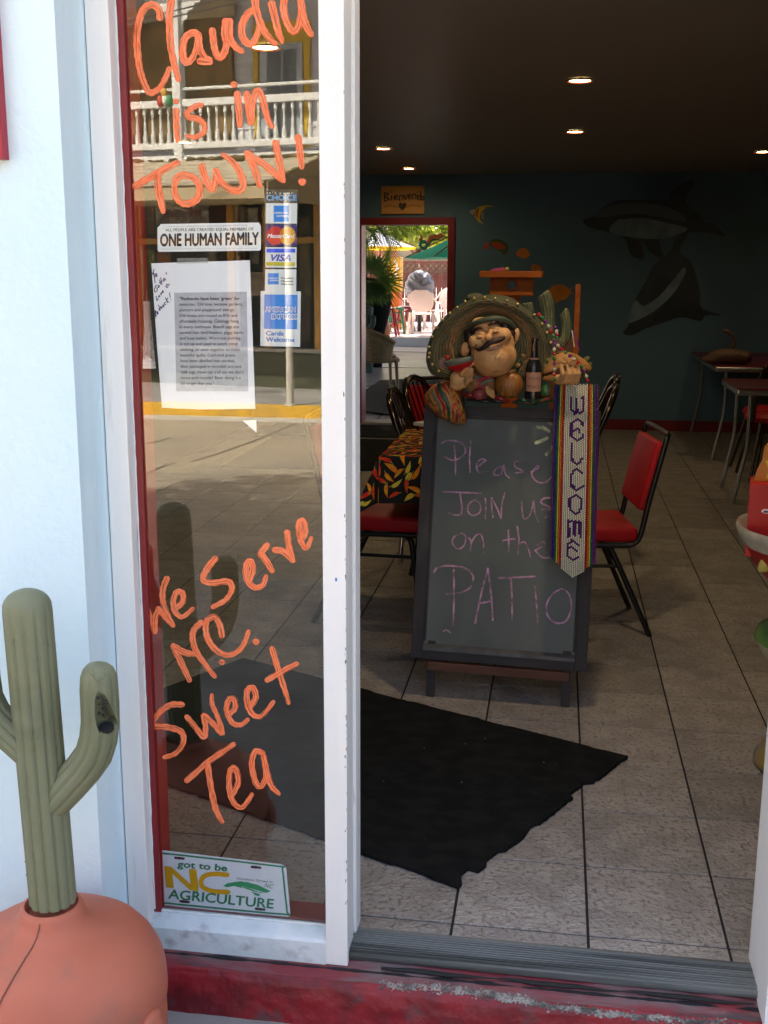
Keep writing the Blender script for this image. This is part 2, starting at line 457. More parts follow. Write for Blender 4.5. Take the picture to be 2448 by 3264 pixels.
# step under the front -------------------------------------------------------
step = thing('entrance_step', 'red painted concrete step with worn edge under the window and door', 'step', (-.1, 2.08, WZ))
def wob(x, y, z, a=.004, s=14):
    n_ = mnoise.noise(Vector((x * s, y * s, z * s))) + .5 * mnoise.noise(Vector((x * s * 3.1, y * s * 3.1, z * s * 3.1)))
    return a * n_
def step_prof(x, t):                            # t 0 inner .. 1 foot of the riser
    pr = [(2.215, -.012), (2.150, -.020), (2.118, -.034), (2.096, -.046), (2.086, -.058), (2.080, -.085), (2.076, -.115), (2.070, -.150)]
    f = t * (len(pr) - 1); i = min(int(f), len(pr) - 2); f -= i
    y = pr[i][0] * (1 - f) + pr[i + 1][0] * f; z = pr[i][1] * (1 - f) + pr[i + 1][1] * f
    return Vector((x, y + wob(x, t * .3, 1), z + wob(x, t * .3, 5, .003)))
b = B(); b.grid(lambda u, v: step_prof(-1.2 + 2.4 * u, .38 + .62 * v), 240, 20); b.obj('riser', M_redstep, step, smooth=70, fix=False)
b = B(); b.grid(lambda u, v: step_prof(-1.2 + 2.4 * u, .40 * v) + Vector((0, 0, .0006)), 240, 14); b.obj('ledge', M_ledge, step, smooth=70, fix=False)
plain('core', [((-1.2, 2.12, -.4), (1.2, 2.36, -.030))], M_grout, step)
b = B()                                         # crumbling mortar along the edge of the step
random.seed(3)
for i in range(2600):
    x = -.33 + .75 * random.random(); c = step_prof(x, .44 + .03 * random.gauss(0, 1) + .05 * math.sin(x * 9) + .06 * x)
    fall = 1 - abs((x - .02) / .42) ** 2
    if random.random() > fall: continue
    r = .0007 + .0022 * random.random() ** 2
    b.ball(c, (r * 1.6, r * 1.3, r * 1.0), 5, 4)
b.obj('crumbling_mortar', M_concrete, step, smooth=60)
b = B()                                         # black gap of lifted weatherstrip
b.tube([Vector((x, 2.128 + wob(x, 0, 3, .004, 9), -.022 + wob(x, 2, 3, .003, 12))) for x in [(-.33 + .03 * i) for i in range(27)]], [.001 + .0045 * abs(math.sin(i * .35 + .4)) for i in range(27)], 6)
b.obj('gap_seal', mat('black_rubber', (.012, .012, .013), .8), step)

# entrance doorway -----------------------------------------------------------
ent = thing('entrance_doorway', 'open front doorway with white side posts and ribbed aluminium threshold', 'doorway', (.05, 2.2, 0))
b = B(); b.box((-.405, 2.142, -.018), (.60, 2.226, -.002))
for i in range(9): b.box((-.404, 2.150 + i * .0082, -.003), (.599, 2.1545 + i * .0082, .0030))
b.box((-.404, 2.226, -.02), (.599, 2.238, .001))
b.obj('threshold', M_alu, ent, bevel=.0008, bseg=1)
for x in (-.372, -.352, .50):
    b = B(); b.lathe([(.0, .0005), (.004, .002), (.0042, -.002)], (x, 2.205, .001), 10); b.obj('screw', M_alu, ent)
post = plain('side_post', [((.458, 2.06, -.03), (.668, 2.262, 2.28))], M_wpaint, ent, bevel=.002)
plain('head_rail', [((-.40, 2.14, 2.2), (.66, 2.27, 2.285))], M_wpaint2, ent)

# shop window ----------------------------------------------------------------
win = thing('shop_window', 'tall narrow shop window in a white frame with orange painted greetings', 'window', (-.65, 2.15, 0))
b = B(); b.box((-.452, 2.128, -.026), (-.404, 2.2, 2.28)); b.box((-.451, 2.2, -.020), (-.4075, 2.268, 2.28)); b.obj('mullion', M_wpaint, win, bevel=.0016)
plain('door_stop', [((-.4075, 2.215, -.012), (-.400, 2.268, 2.28))], M_wpaint, win, bevel=.001)
b = B(); b.box((-.8995, 2.128, -.03), (-.853, 2.20, 2.28)); b.obj('jamb', M_wpaint2, win, bevel=.0016)
b = B()
b.poly([Vector((-.853, y, z)) for y, z in ((2.128, -.028), (2.128, .024), (2.134, .030), (2.166, .042), (2.20, .042), (2.20, -.028))], (.401, 0, 0))
b.obj('sill', mat('weathered_sill_paint', (.70, .75, .75), .6, bump=.4, bscale=60, var=(.58, .66, .66), vscale=12, dirt=(.38, .40, .39), dscale=20, dlo=.6, dhi=.75), win, bevel=.0012)
plain('glazing_bead', [((-.853, 2.160, .042), (-.8365, 2.168, 2.28))], M_redframe, win, bevel=.001)
plain('inner_jamb', [((-.8530, 2.178, .043), (-.8360, 2.232, 2.28))], mat('red_gloss_paint', (.42, .025, .02), .35), win)
plain('inner_sill', [((-.836, 2.1785, .030), (-.452, 2.25, .044))], M_redframe, win)
plain('head_rail', [((-.90, 2.14, 2.2), (-.402, 2.27, 2.29))], M_wpaint2, win)
# thin run of caulk in the corner
b = B(); b.tube([Vector((-.851 + wob(0, z, 1, .001, 60), 2.1605, z)) for z in [.05 + .02 * i for i in range(110)]], [.0018 + .0012 * random.random() for i in range(110)], 5); b.obj('caulk_bead', mat('old_caulk', (.70, .74, .72), .6), win)
b = B(); b.tube([Vector((-.845 + .0125 * i, 2.1655, .0435 + .001 * random.random())) for i in range(32)], [.0022 + .0018 * random.random() for i in range(32)], 6); b.obj('caulk_bead', MATS['old_caulk'], win)
# pane: clear glass with its natural mirror of the street
mg = bpy.data.materials.new('window_glass'); mg.use_nodes = True
n, l = mg.node_tree.nodes, mg.node_tree.links
n.clear()
out = n.new('ShaderNodeOutputMaterial'); ms = n.new('ShaderNodeMixShader'); tb = n.new('ShaderNodeBsdfTransparent'); gb = n.new('ShaderNodeBsdfGlossy')
gb.inputs['Roughness'].default_value = 0.0; gb.inputs['Color'].default_value = (1, .985, .93, 1); tb.inputs[0].default_value = (.95, .96, .95, 1)
lw = n.new('ShaderNodeLayerWeight'); lw.inputs['Blend'].default_value = .5
pw = n.new('ShaderNodeMath'); pw.operation = 'POWER'; pw.inputs[1].default_value = 5.0
mr = n.new('ShaderNodeMapRange'); mr.inputs[3].default_value = .105; mr.inputs[4].default_value = .95
ge = n.new('ShaderNodeNewGeometry'); inv = n.new('ShaderNodeMath'); inv.operation = 'SUBTRACT'; inv.inputs[0].default_value = 1.0
mu = n.new('ShaderNodeMath'); mu.operation = 'MULTIPLY'
l.new(lw.outputs['Facing'], pw.inputs[0]); l.new(pw.outputs[0], mr.inputs[0]); l.new(ge.outputs['Backfacing'], inv.inputs[1])
l.new(mr.outputs[0], mu.inputs[0]); l.new(inv.outputs[0], mu.inputs[1]); l.new(mu.outputs[0], ms.inputs[0])
l.new(tb.outputs[0], ms.inputs[1]); l.new(gb.outputs[0], ms.inputs[2]); l.new(ms.outputs[0], out.inputs[0])
b = B(); b.box((-.850, GY, .044), (-.4521, GY + .0050, 2.24)); pane = b.obj('glass_pane', mg, win)
# ================================================================= ACROSS THE STREET (what the glass mirrors)
def lobj(b, name, m, parent, smooth=None, bevel=0.0, bseg=2, fix=True):   # mesh given in the parent's own coordinates
    o = link(name, b.mesh(name, smooth, fix, bevel, bseg), m); o.parent = parent; return o
ANG = .19
P0 = V(480, 330, 15.6); P0.z = 0
TA, NB = Vector((math.cos(ANG), math.sin(ANG), 0)), Vector((-math.sin(ANG), math.cos(ANG), 0))
MEYE = mir(EYE)
def Lc(x, y, bb):                                # where the mirrored sight line meets the plane bb metres in front of the shop wall
    d = ray(*dp(x, y)); d = Vector((d.x, -d.y, d.z)); t = (bb - (MEYE - P0).dot(NB)) / d.dot(NB)
    p = MEYE + d * t; return ((p - P0).dot(TA), p.z)
W_shop = mat('ochre_shop_paint', (.52, .27, .05), .7, var=(.44, .24, .06), vscale=2, bump=.1)
W_white = mat('house_white', (.64, .64, .61), .6, bump=.1, bscale=20)
W_tan = mat('tan_awning_tiles', (.46, .40, .29), .85, var=(.36, .31, .22), vscale=5, bump=.6, bscale=12, bdist=.03, stretch=(1, 3, 3))
W_fascia = mat('tan_fascia', (.44, .35, .21), .8, var=(.38, .30, .18), vscale=2)
W_clap = mat('grey_clapboard', (.58, .58, .60), .7)
W_yel = mat('yellow_trim', (.62, .40, .03), .6)
W_dark = mat('dark_shop_inside', (.03, .028, .022), .6, var=(.07, .05, .03), vscale=2.5)
W_olive = mat('olive_base_panel', (.060, .062, .030), .6, var=(.085, .08, .04), vscale=1.5)
W_wood = mat('weathered_tan_boards', (.26, .17, .07), .8, var=(.12, .09, .04), vscale=6, vlo=.45, vhi=.6, stretch=(1, 1, .5))
M_wire = mat('wire_black', (.03, .03, .03), .6)
shop = thing('shop_building', 'ochre shop across the street with white upper balcony mirrored in the window', 'building')
shop.location = P0; shop.rotation_euler = (0, 0, ANG)
gz = WZ
zc = Lc(480, 330, 0)[1]                           # balcony deck height
a0, a1 = -5.5, 3.0
def lbox(name, lo, hi, m, parent=shop, bevel=0.0):
    return lobj(B().box(lo, hi), name, m, parent, bevel=bevel)
lbox('ground_floor_wall', (a0, -.9, gz - .1), (a1, -.60, zc), W_dark)
lbox('base_panel', (a0, -.30, gz - .1), (a1, .0, Lc(480, 757, 0)[1]), W_olive)
lbox('window_ledge', (a0, -.32, Lc(480, 757, 0)[1]), (a1, .04, Lc(480, 750, 0)[1]), mat('grey_ledge', (.34, .33, .29), .8))
lbox('upper_wall', (a0, -2.0, zc - .1), (a1, -1.8, zc + 3.6), W_clap)
lbox('upper_roof', (a0, -2.2, zc + 3.6), (a1, .5, zc + 3.8), W_fascia)
lbox('deck', (a0, -1.8, zc - .22), (a1, .05, zc - .02), W_white)
lbox('side_wall', (a0, -6, gz - .1), (a0 + .2, -.3, zc + 3.6), W_clap)
lbox('side_wall', (a1 - .2, -6, gz - .1), (a1, -.3, zc + 3.6), W_clap)
lbox('rear_wall', (a0, -6.2, gz - .1), (a1, -6, zc + 3.6), W_clap)
for i in range(14):                               # clapboards
    b = B(); z = zc + .05 + i * .16; b.poly([(a0, -1.80, z), (a0, -1.775, z), (a0, -1.795, z + .155), (a0, -1.80, z + .155)], (a1 - a0, 0, 0)); lobj(b, 'clapboard', W_clap, shop)
# posts between the shop windows
zl = Lc(480, 757, 0)[1]; zt = Lc(480, 432, 0)[1] + .35
for x0, x1 in ((268, 297), (489, 504), (566, 580), (676, 700)):
    lbox('shop_post', (Lc(x0, 600, 0)[0], -.28, zl), (Lc(x1, 600, 0)[0], -.03, zt), W_shop, bevel=.01)
lbox('transom', (a0, -.27, Lc(480, 520, 0)[1] - .04), (a1, -.05, Lc(480, 520, 0)[1] + .04), W_shop)
lbox('lintel', (a0, -.3, Lc(480, 441, 0)[1]), (a1, -.02, zt), W_shop)
shopglass = mat('shop_glass', (.05, .05, .045), .06, spec=.5, alpha=.12)
for x0, x1 in ((297, 489), (504, 566), (580, 676)):
    lbox('window_pane', (Lc(x0, 600, 0)[0], -.14, zl), (Lc(x1, 600, 0)[0], -.13, Lc(480, 441, 0)[1]), shopglass)
    for xx in (x0, x1 - 3):
        lbox('window_stile', (Lc(xx, 600, 0)[0], -.16, zl), (Lc(xx + 3, 600, 0)[0], -.10, Lc(480, 441, 0)[1]), mat('shop_white_trim', (.66, .62, .52), .6))
# goods and posters hung inside the windows
random.seed(11)
GOODS = [(300, 448, 316, 505, (.16, .05, .02)), (320, 448, 332, 505, (.35, .20, .05)), (336, 443, 452, 512, (.50, .47, .40)), (460, 446, 487, 478, (.10, .03, .03)), (460, 482, 487, 515, (.10, .06, .02)), (509, 446, 528, 512, (.48, .44, .36)), (531, 450, 558, 510, (.42, .38, .30)),
         (305, 540, 335, 580, (.20, .24, .04)), (340, 545, 372, 640, (.30, .10, .02)), (440, 530, 470, 570, (.22, .20, .16)), (505, 528, 530, 575, (.35, .25, .12)), (538, 530, 560, 570, (.30, .27, .24)), (585, 455, 606, 540, (.08, .09, .05)), (610, 460, 640, 600, (.07, .08, .03)), (645, 470, 672, 640, (.16, .12, .06)), (590, 640, 670, 745, (.07, .03, .02)), (300, 600, 320, 700, (.20, .08, .05))]
for i, (x0, y0, x1, y1, c) in enumerate(GOODS):
    A_, Z1 = Lc(x0, y0, -.25); C_, Z0 = Lc(x1, y1, -.25)
    lbox('window_poster', (A_, -.27, Z0), (C_, -.25, Z1), mat('poster_%d' % i, (c[0] * 1.7, c[1] * 1.7, c[2] * 1.7), .7, var=(c[0] * .6, c[1] * .6, c[2] * .7), vscale=9, vlo=.48, vhi=.52))
for t_, x0, y0, x1, y1 in (('Sale', 355, 452, 385, 470), ('50%', 408, 452, 436, 470)):
    b = B()
    def plc(x, y, l): a, z = Lc(x, y, -.245); return Vector((a, -.245 + l, z))
    put_text(b, t_, (x1, y0), (x0, y0), (x1, y1), plc, .002, fat=.03); lobj(b, 'poster_lettering', mat('poster_red', (.30, .02, .02), .6), shop, fix=False)
b = B(); A_, Z1 = Lc(531, 588, -.12); C_, Z0 = Lc(582, 640, -.12); b.box((A_, -.125, Z0), (C_, -.120, Z1)); lobj(b, 'paper_sign', mat('kraft_paper', (.33, .26, .19), .8), shop)
b = B()
def plc(x, y, l): a, z = Lc(x, y, -.118); return Vector((a, -.118 + l, z))
put_text(b, 'EVERY', (578, 594), (533, 592), (578, 608), plc, .001); put_text(b, 'MUST GO', (579, 615), (533, 613), (579, 629), plc, .001)
lobj(b, 'sign_lettering', mat('sign_ink', (.03, .03, .03), .6), shop, fix=False)
# white dress hung at the left
dz1, dz0 = Lc(325, 650, .04)[1], Lc(325, 795, .04)[1]; ax = Lc(325, 700, .04)[0]
dress = thing('hanging_dress', 'long white dress hanging by the shop window across the street', 'dress', shop.matrix_basis @ Vector((ax, .1, dz0)))
b = B(); b.lathe([(.10, dz0), (.085, dz0 + .25), (.06, dz0 + .6), (.045, dz0 + .75), (.055, dz0 + .9), (.05, dz1)], (0, 0, 0), 20, rib=7, ramp=.10)
bmesh.ops.transform(b.bm, matrix=Matrix.Translation(P0) @ Matrix.Rotation(ANG, 4, 'Z') @ Matrix.Translation((ax, .12, 0)) @ Matrix.Diagonal((1, .5, 1, 1)), verts=b.bm.verts)
b.obj('dress_cloth', mat('dress_cotton', (.55, .56, .60), .8), dress, smooth=60)
b = B(); b.tube([shop.matrix_basis @ Vector((ax, .12, dz1)), shop.matrix_basis @ Vector((ax, .10, dz1 + .15)), shop.matrix_basis @ Vector((ax, -.2, dz1 + .2))], .006, 6); b.obj('hanger', mat('steel_wire', (.3, .3, .3), .3, metal=1), dress)
# sloping tiled awning over the pavement
zt0 = Lc(480, 338, .05)[1] - .02; zf1 = Lc(430, 396, 1.75)[1]; zf0 = Lc(430, 431, 1.75)[1]; ae = Lc(573, 410, 1.75)[0]; ae2 = Lc(700, 320, .05)[0]
rows = 7
for r in range(rows):
    b = B()
    b0, b1 = .05 + 1.75 * r / rows, .05 + 1.75 * (r + 1) / rows
    h0, h1 = zt0 + (zf1 - zt0) * r / rows, zt0 + (zf1 - zt0) * (r + 1) / rows
    e0, e1 = ae2 + (ae - ae2) * r / rows, ae2 + (ae - ae2) * (r + 1) / rows
    b.poly([(a0, b0 - .05, h0), (e0, b0 - .05, h0), (e1, b1, h1 + .012), (a0, b1, h1 + .012)], (0, 0, -.035)); lobj(b, 'awning_course', W_tan, shop)
b = B(); b.poly([(a0, 1.78, zf0), (ae, 1.78, zf0), (ae, 1.78, zf1), (a0, 1.78, zf1)], (0, -.05, 0)); lobj(b, 'fascia', W_fascia, shop)
b = B(); b.poly([(a0, 1.72, zf0 + .02), (ae, 1.72, zf0 + .02), (ae2, .05, zf0 + .06), (a0, .05, zf0 + .06)], (0, 0, -.02)); lobj(b, 'soffit', W_fascia, shop)
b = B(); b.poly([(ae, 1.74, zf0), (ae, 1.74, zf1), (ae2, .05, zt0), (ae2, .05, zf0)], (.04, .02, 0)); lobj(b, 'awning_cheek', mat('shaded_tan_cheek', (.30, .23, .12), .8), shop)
# balcony balustrade
bb = 0.0
def zrail(y): return Lc(480, y, bb)[1]
lbox('bottom_rail', (a0, -.05, zrail(319)), (a1, .05, zrail(305)), W_white, bevel=.008)
lbox('top_rail', (a0, -.05, zrail(227)), (a1, .05, zrail(211)), W_white, bevel=.008)
lbox('hand_rail', (a0, -.03, zrail(191)), (a1, .03, zrail(185)), W_white, bevel=.008)
z0, z1 = zrail(305), zrail(227); hh = z1 - z0
b = B(); b.lathe([(.034, 0), (.034, .26 * hh), (.022, .28 * hh), (.030, .31 * hh), (.016, .35 * hh), (.024, .42 * hh), (.017, .60 * hh), (.011, .72 * hh), (.020, .76 * hh), (.012, .79 * hh), (.026, .82 * hh), (.026, hh)], (0, 0, 0), 12)
bal = b.mesh('baluster', 40); bal.materials.append(W_white)
sp = (Lc(689, 270, 0)[0] - Lc(280, 270, 0)[0]) / 23.0
for i in range(-4, 28):
    a = Lc(280, 270, 0)[0] + i * sp
    o = link('baluster', bal); o.parent = shop; o.location = (a, 0, z0 - .002)
pa = Lc(388, 250, 0)[0]
for a in (pa, pa + 2.35, pa - 2.35):
    lbox('balcony_post', (a - .065, -.08, zc - .12), (a + .065, .08, zc + 3.6), W_white, bevel=.01)
b = B()
P = [(0, 0), (.42, 0), (.40, -.05), (.33, -.06), (.30, -.12), (.22, -.13), (.20, -.20), (.12, -.22), (.10, -.32), (.04, -.34), (.02, -.45), (0, -.45)]
zb_ = Lc(388, 30, 0)[1] + .25
b.poly([(pa + .065 + x, -.02, zb_ + z) for x, z in P], (0, .03, 0)); lobj(b, 'scroll_bracket', W_white, shop)
b = B(); b.poly([(pa - .065 - x, -.02, zb_ + z) for x, z in P], (0, .03, 0)); lobj(b, 'scroll_bracket', W_white, shop)
lbox('balcony_fascia', (a0, -.09, zb_), (a1, .09, zb_ + .5), W_fascia)
# upper door, its yellow surround and the tan boarded bay
def ubox(name, x0, y0, x1, y1, bd, th, m, parent=shop):
    A_, Z1 = Lc(x0, y0, bd); C_, Z0 = Lc(x1, y1, bd); return lbox(name, (A_, bd - th, Z0), (C_, bd, Z1), m, parent)
ubox('boarded_bay', 262, 30, 505, 318, -1.70, .08, W_wood)
ubox('boarded_bay_header', 262, 18, 505, 34, -1.66, .08, W_fascia)
ubox('door_surround', 545, 66, 560, 318, -1.74, .03, W_yel); ubox('door_surround', 655, 66, 671, 318, -1.74, .03, W_yel); ubox('door_surround', 545, 50, 671, 88, -1.735, .03, W_yel)
dr = ubox('balcony_door', 561, 90, 655, 318, -1.745, .04, mat('door_grey', (.44, .47, .50), .5))
for ix in range(2):
    for iy in range(5):
        A_, Z1 = Lc(576 + ix * 34, 108 + iy * 38, -1.74); C_, Z0 = Lc(606 + ix * 34, 142 + iy * 38, -1.74)
        lobj(B().box((A_, -1.744, Z0), (C_, -1.735, Z1)), 'door_pane', mat('door_glass', (.12, .14, .16), .15), dr)
# ornament hung on the rail and plants left on the awning
orn = thing('hanging_ornament', 'small red green and white ornament hanging beside the balcony post', 'ornament', shop.matrix_basis @ Vector((pa - .15, .08, zrail(215))))
for k_, (dx, dz, c) in enumerate(((-.08, 0, (.5, .08, .05)), (0, .02, (.7, .68, .6)), (.07, 0, (.04, .22, .08)), (-.01, .10, (.55, .3, .05)))):
    b = B(); b.ball(shop.matrix_basis @ Vector((pa - .17 + dx, .09, zrail(214) + dz)), (.05, .04, .08), 8, 6); b.obj('tassel', mat('orn_%d' % k_, c, .7), orn, smooth=60)
# street pole at the far kerb
pb = V(627, 878, 13.3)
pole = thing('street_pole', 'slim grey street pole on the far pavement mirrored through the decals', 'pole', (pb.x, pb.y, WZ))
b = B(); b.cyl((pb.x, pb.y, WZ), (pb.x, pb.y, 2.35), .046, .044, 14); b.obj('shaft', mat('galvanised_post', (.52, .50, .44), .5, var=(.42, .41, .36), vscale=6), pole, smooth=40)
b = B(); b.lathe([(.075, 0), (.07, .02), (.05, .03)], (pb.x, pb.y, WZ), 14); b.obj('foot_flange', MATS['galvanised_post'], pole, smooth=40)
b = B(); b.lathe([(.046, 0), (.04, .02), (.0, .03)], (pb.x, pb.y, 2.35), 14); b.obj('cap', MATS['galvanised_post'], pole, smooth=40)
wr = thing('overhead_wire', 'pair of thin dark wires strung over the street above the balcony', 'wire', V(300, 20, 12.5))
for (xa, ya, xb, yb) in ((262, 22, 420, -14), (262, 30, 470, -8)):
    b = B(); A_, C_ = V(xa - 300, ya + 70, 12.5), V(xb + 300, yb - 58, 12.5); b.tube([A_.lerp(C_, i / 8) + Vector((0, 0, -.10 * math.sin(math.pi * i / 8))) for i in range(9)], .009, 6); b.obj('strand', M_wire, wr)
# low clutter of leaves on the awning
b = B(); random.seed(4)
for i in range(160):
    a = a0 + (a1 - a0) * random.random(); d = .10 + .10 * abs(random.gauss(0, 1)); z = zt0 + (zf1 - zt0) * d / 1.75 + .03
    r = .02 + .04 * random.random(); b.ball((a, d, z), (r * 1.5, r, r * .6), 5, 4)
o = lobj(b, 'leaf_litter', mat('dry_leaves', (.06, .055, .02), .9, var=(.16, .11, .04), vscale=8), shop); o['kind'] = 'stuff'

# street tree beside the entrance, out of the frame: its crown frays the edge of the building's shade on the road
def leaf_cloud(b, c, R, n, size, seed=1):
    rnd = random.Random(seed)
    for i in range(n):
        while True:
            p = Vector((rnd.uniform(-1, 1), rnd.uniform(-1, 1), rnd.uniform(-1, 1)))
            if .25 < p.length < 1: break
        q = Vector(c) + Vector((p.x * R[0], p.y * R[1], p.z * R[2]))
        d = Vector((rnd.gauss(0, 1), rnd.gauss(0, 1), rnd.gauss(0, .6))).normalized(); s_ = size * rnd.uniform(.6, 1.4)
        e = d.cross(Vector((rnd.gauss(0, 1), rnd.gauss(0, 1), rnd.gauss(0, 1)))).normalized()
        b.bm.faces.new([b.bm.verts.new(q - d * s_), b.bm.verts.new(q + e * s_ * .45), b.bm.verts.new(q + d * s_), b.bm.verts.new(q - e * s_ * .45)])
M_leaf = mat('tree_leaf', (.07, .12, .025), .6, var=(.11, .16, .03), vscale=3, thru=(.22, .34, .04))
M_bark = mat('bark', (.16, .12, .085), .9, bump=.8, bscale=18, bdist=.02, stretch=(1, 1, .3))
tr = thing('street_tree', 'leafy street tree shading the road in front of the restaurant', 'tree', (-5.2, .6, WZ))
b = B(); b.tube([(-5.2, .6, WZ), (-5.15, .65, 1.6), (-5.25, .8, 3.2), (-5.1, .9, 4.6)], [.16, .13, .11, .06], 10)
for e in ((-6.2, .9, 5.6), (-4.2, 1.3, 5.9), (-5.0, .1, 5.9)): b.tube([(-5.25, .8, 3.2), Vector((-5.2, .8, 3.4)).lerp(Vector(e), .5) + Vector((0, 0, .2)), e], [.07, .05, .02], 7)
b.obj('trunk', M_bark, tr, smooth=60)
b = B()
for i, (c, R) in enumerate((((-5.9, 1.0, 5.9), (1.0, .8, .8)), ((-4.5, 1.2, 6.2), (1.1, .8, .75)), ((-5.1, .4, 6.3), (1.2, .9, .8)), ((-3.6, 1.0, 6.6), (.7, .6, .5)), ((-6.8, .9, 6.2), (.8, .6, .6)))): leaf_cloud(b, c, R, 900, .11, i)
b.obj('crown', M_leaf, tr, fix=False)

c3r = crop(350, 1250, 1150, 2050, 1659)
# tarred cracks in the road
for P in ([(1240, 205), (1100, 262), (960, 322), (820, 370), (690, 415), (530, 462)], [(400, 300), (300, 330), (190, 350)], [(430, 470), (330, 500), (200, 560)]):
    b = B(); Q_ = spline([mir(atz(*c3r(x, y), RZ)) for x, y in P], 4); b.tube([Vector((p.x, p.y, RZ + .001)) for p in Q_], .014, 5, flat=.25); o = b.obj('road_crack', mat('tar', (.10, .085, .06), .8)); o['kind'] = 'structure'
# ================================================================= WINDOW: PAINTED WORDS
def paint_mat(name, c0, c1):
    m = bpy.data.materials.new(name); m.use_nodes = True
    n, l = m.node_tree.nodes, m.node_tree.links
    b = n['Principled BSDF']; b.inputs['Roughness'].default_value = .55
    tc = n.new('ShaderNodeTexCoord'); mp = n.new('ShaderNodeMapping'); mp.inputs['Scale'].default_value = (9, .55, 1)
    t = n.new('ShaderNodeTexNoise'); t.inputs['Scale'].default_value = 1.0; t.inputs['Detail'].default_value = 4
    r = n.new('ShaderNodeMapRange'); r.inputs[1].default_value = .42; r.inputs[2].default_value = .68
    mx = n.new('ShaderNodeMix'); mx.data_type = 'RGBA'; mx.inputs[6].default_value = (*c0, 1); mx.inputs[7].default_value = (*c1, 1)
    l.new(tc.outputs['UV'], mp.inputs[0]); l.new(mp.outputs[0], t.inputs['Vector']); l.new(t.outputs['Fac'], r.inputs[0]); l.new(r.outputs[0], mx.inputs[0]); l.new(mx.outputs[2], b.inputs['Base Color'])
    # thin places in the paint let the glass show through
    t2 = n.new('ShaderNodeTexNoise'); t2.inputs['Scale'].default_value = .8; t2.inputs['Detail'].default_value = 6
    mp2 = n.new('ShaderNodeMapping'); mp2.inputs['Scale'].default_value = (7, .35, 1)
    l.new(tc.outputs['UV'], mp2.inputs[0]); l.new(mp2.outputs[0], t2.inputs['Vector'])
    r2 = n.new('ShaderNodeMapRange'); r2.inputs[1].default_value = .49; r2.inputs[2].default_value = .66; r2.inputs[3].default_value = 1.0; r2.inputs[4].default_value = .25
    l.new(t2.outputs['Fac'], r2.inputs[0]); l.new(r2.outputs[0], b.inputs['Alpha'])
    return m
M_orange = paint_mat('orange_window_paint', (.92, .165, .040), (.92, .30, .15))
def on_glass(cf):
    return lambda x, y, lift: aty(*cf(x, y), GY - lift)
cA, cT, c3, c4_ = crop(380, 0, 1040, 520, 1659), crop(400, 480, 1040, 1000, 1659), crop(350, 1250, 1150, 2050, 1659), crop(350, 2000, 1150, 3264, 1400)
def letter(cf, wd, *strokes, dots=()):
    b = B(); pl = on_glass(cf)
    for i, s_ in enumerate(strokes): stroke(b, s_, wd * 1.06, pl, lift=.0006 + .0004 * i, crown=.0006)
    for (x, y, r) in dots: stroke(b, [(x - r * .25, y), (x, y + r * .1), (x + r * .25, y)], 1.9 * r, pl)
    return b.obj('letter', M_orange, pane, fix=False)
letter(cA, 54, [(326, 140), (318, 80), (270, 38), (205, 62), (160, 160), (142, 300), (150, 450), (175, 600), (212, 700), (255, 745), (322, 700), (375, 615), (400, 548)])
letter(cA, 56, [(425, -30), (404, 100), (402, 230), (412, 360), (440, 510), (475, 640)])
letter(cA, 56, [(632, 280), (590, 262), (530, 305), (507, 400), (525, 488), (568, 488), (612, 410), (632, 290)], [(634, 282), (645, 390), (680, 455), (725, 478)], [(648, 490), (725, 497)])
letter(cA, 54, [(745, 245), (760, 360), (782, 440), (815, 458), (850, 400), (868, 290), (882, 170)], [(852, 170), (845, 260), (850, 330)], [(884, 172), (892, 300), (930, 372), (985, 412)])
letter(cA, 56, [(1090, 75), (1035, 105), (988, 190), (985, 280), (1022, 343), (1072, 343), (1112, 260), (1128, 170)], [(1085, -60), (1098, 80), (1150, 230), (1210, 318), (1252, 350)])
letter(cA, 56, [(1221, 34), (1250, 150), (1275, 260), (1302, 332)])
letter(cA, 56, [(1335, -50), (1316, 60), (1345, 180), (1390, 252), (1432, 228), (1452, 130), (1462, 10)], [(1448, -40), (1470, 110), (1500, 210), (1540, 280)])
letter(cA, 50, [(455, 888), (460, 1000), (470, 1125)], dots=[(456, 810, 24)])
letter(cA, 46, [(655, 842), (592, 860), (540, 905), (560, 940), (630, 952), (682, 1000), (672, 1060), (612, 1098), (545, 1090)])
letter(cA, 52, [(945, 757), (958, 880), (966, 1003)], dots=[(922, 675, 28)])
letter(cA, 54, [(1022, 752), (1040, 880), (1055, 985)], [(1056, 975), (1062, 860), (1080, 770), (1110, 730), (1142, 780), (1170, 880), (1200, 970), (1225, 1015)])
letter(cT, 58, [(85, 290), (250, 195), (425, 100)], [(263, 215), (275, 340), (312, 502)])
letter(cT, 56, [(412, 262), (430, 222), (480, 203), (560, 222), (612, 290), (604, 380), (550, 430), (480, 440), (420, 390), (403, 310), (415, 255)])
letter(cT, 56, [(630, 130), (655, 220), (712, 322), (738, 260), (746, 168)], [(746, 168), (790, 262), (868, 322), (938, 332), (972, 275), (940, 170), (880, 90), (810, 37)])
letter(cT, 56, [(1005, 22), (1060, 140), (1110, 288)], [(1008, 25), (1150, 122), (1305, 250)], [(1240, -60), (1268, 80), (1300, 238)])
letter(cT, 54, [(1426, -110), (1442, 10), (1458, 138)], dots=[(1463, 256, 32)])
letter(c3, 38, [(235, 1395), (268, 1500), (298, 1588)], [(298, 1580), (300, 1500), (322, 1432)], [(376, 1235), (352, 1300), (350, 1385), (380, 1470), (420, 1542)], [(322, 1432), (372, 1490), (415, 1540)])
letter(c3, 36, [(440, 1425), (482, 1385), (480, 1330), (442, 1322), (420, 1380), (430, 1450), (480, 1485), (548, 1432)])
letter(c3, 40, [(695, 1102), (642, 1170), (618, 1240), (680, 1262), (780, 1252), (808, 1300), (770, 1370), (682, 1420)])
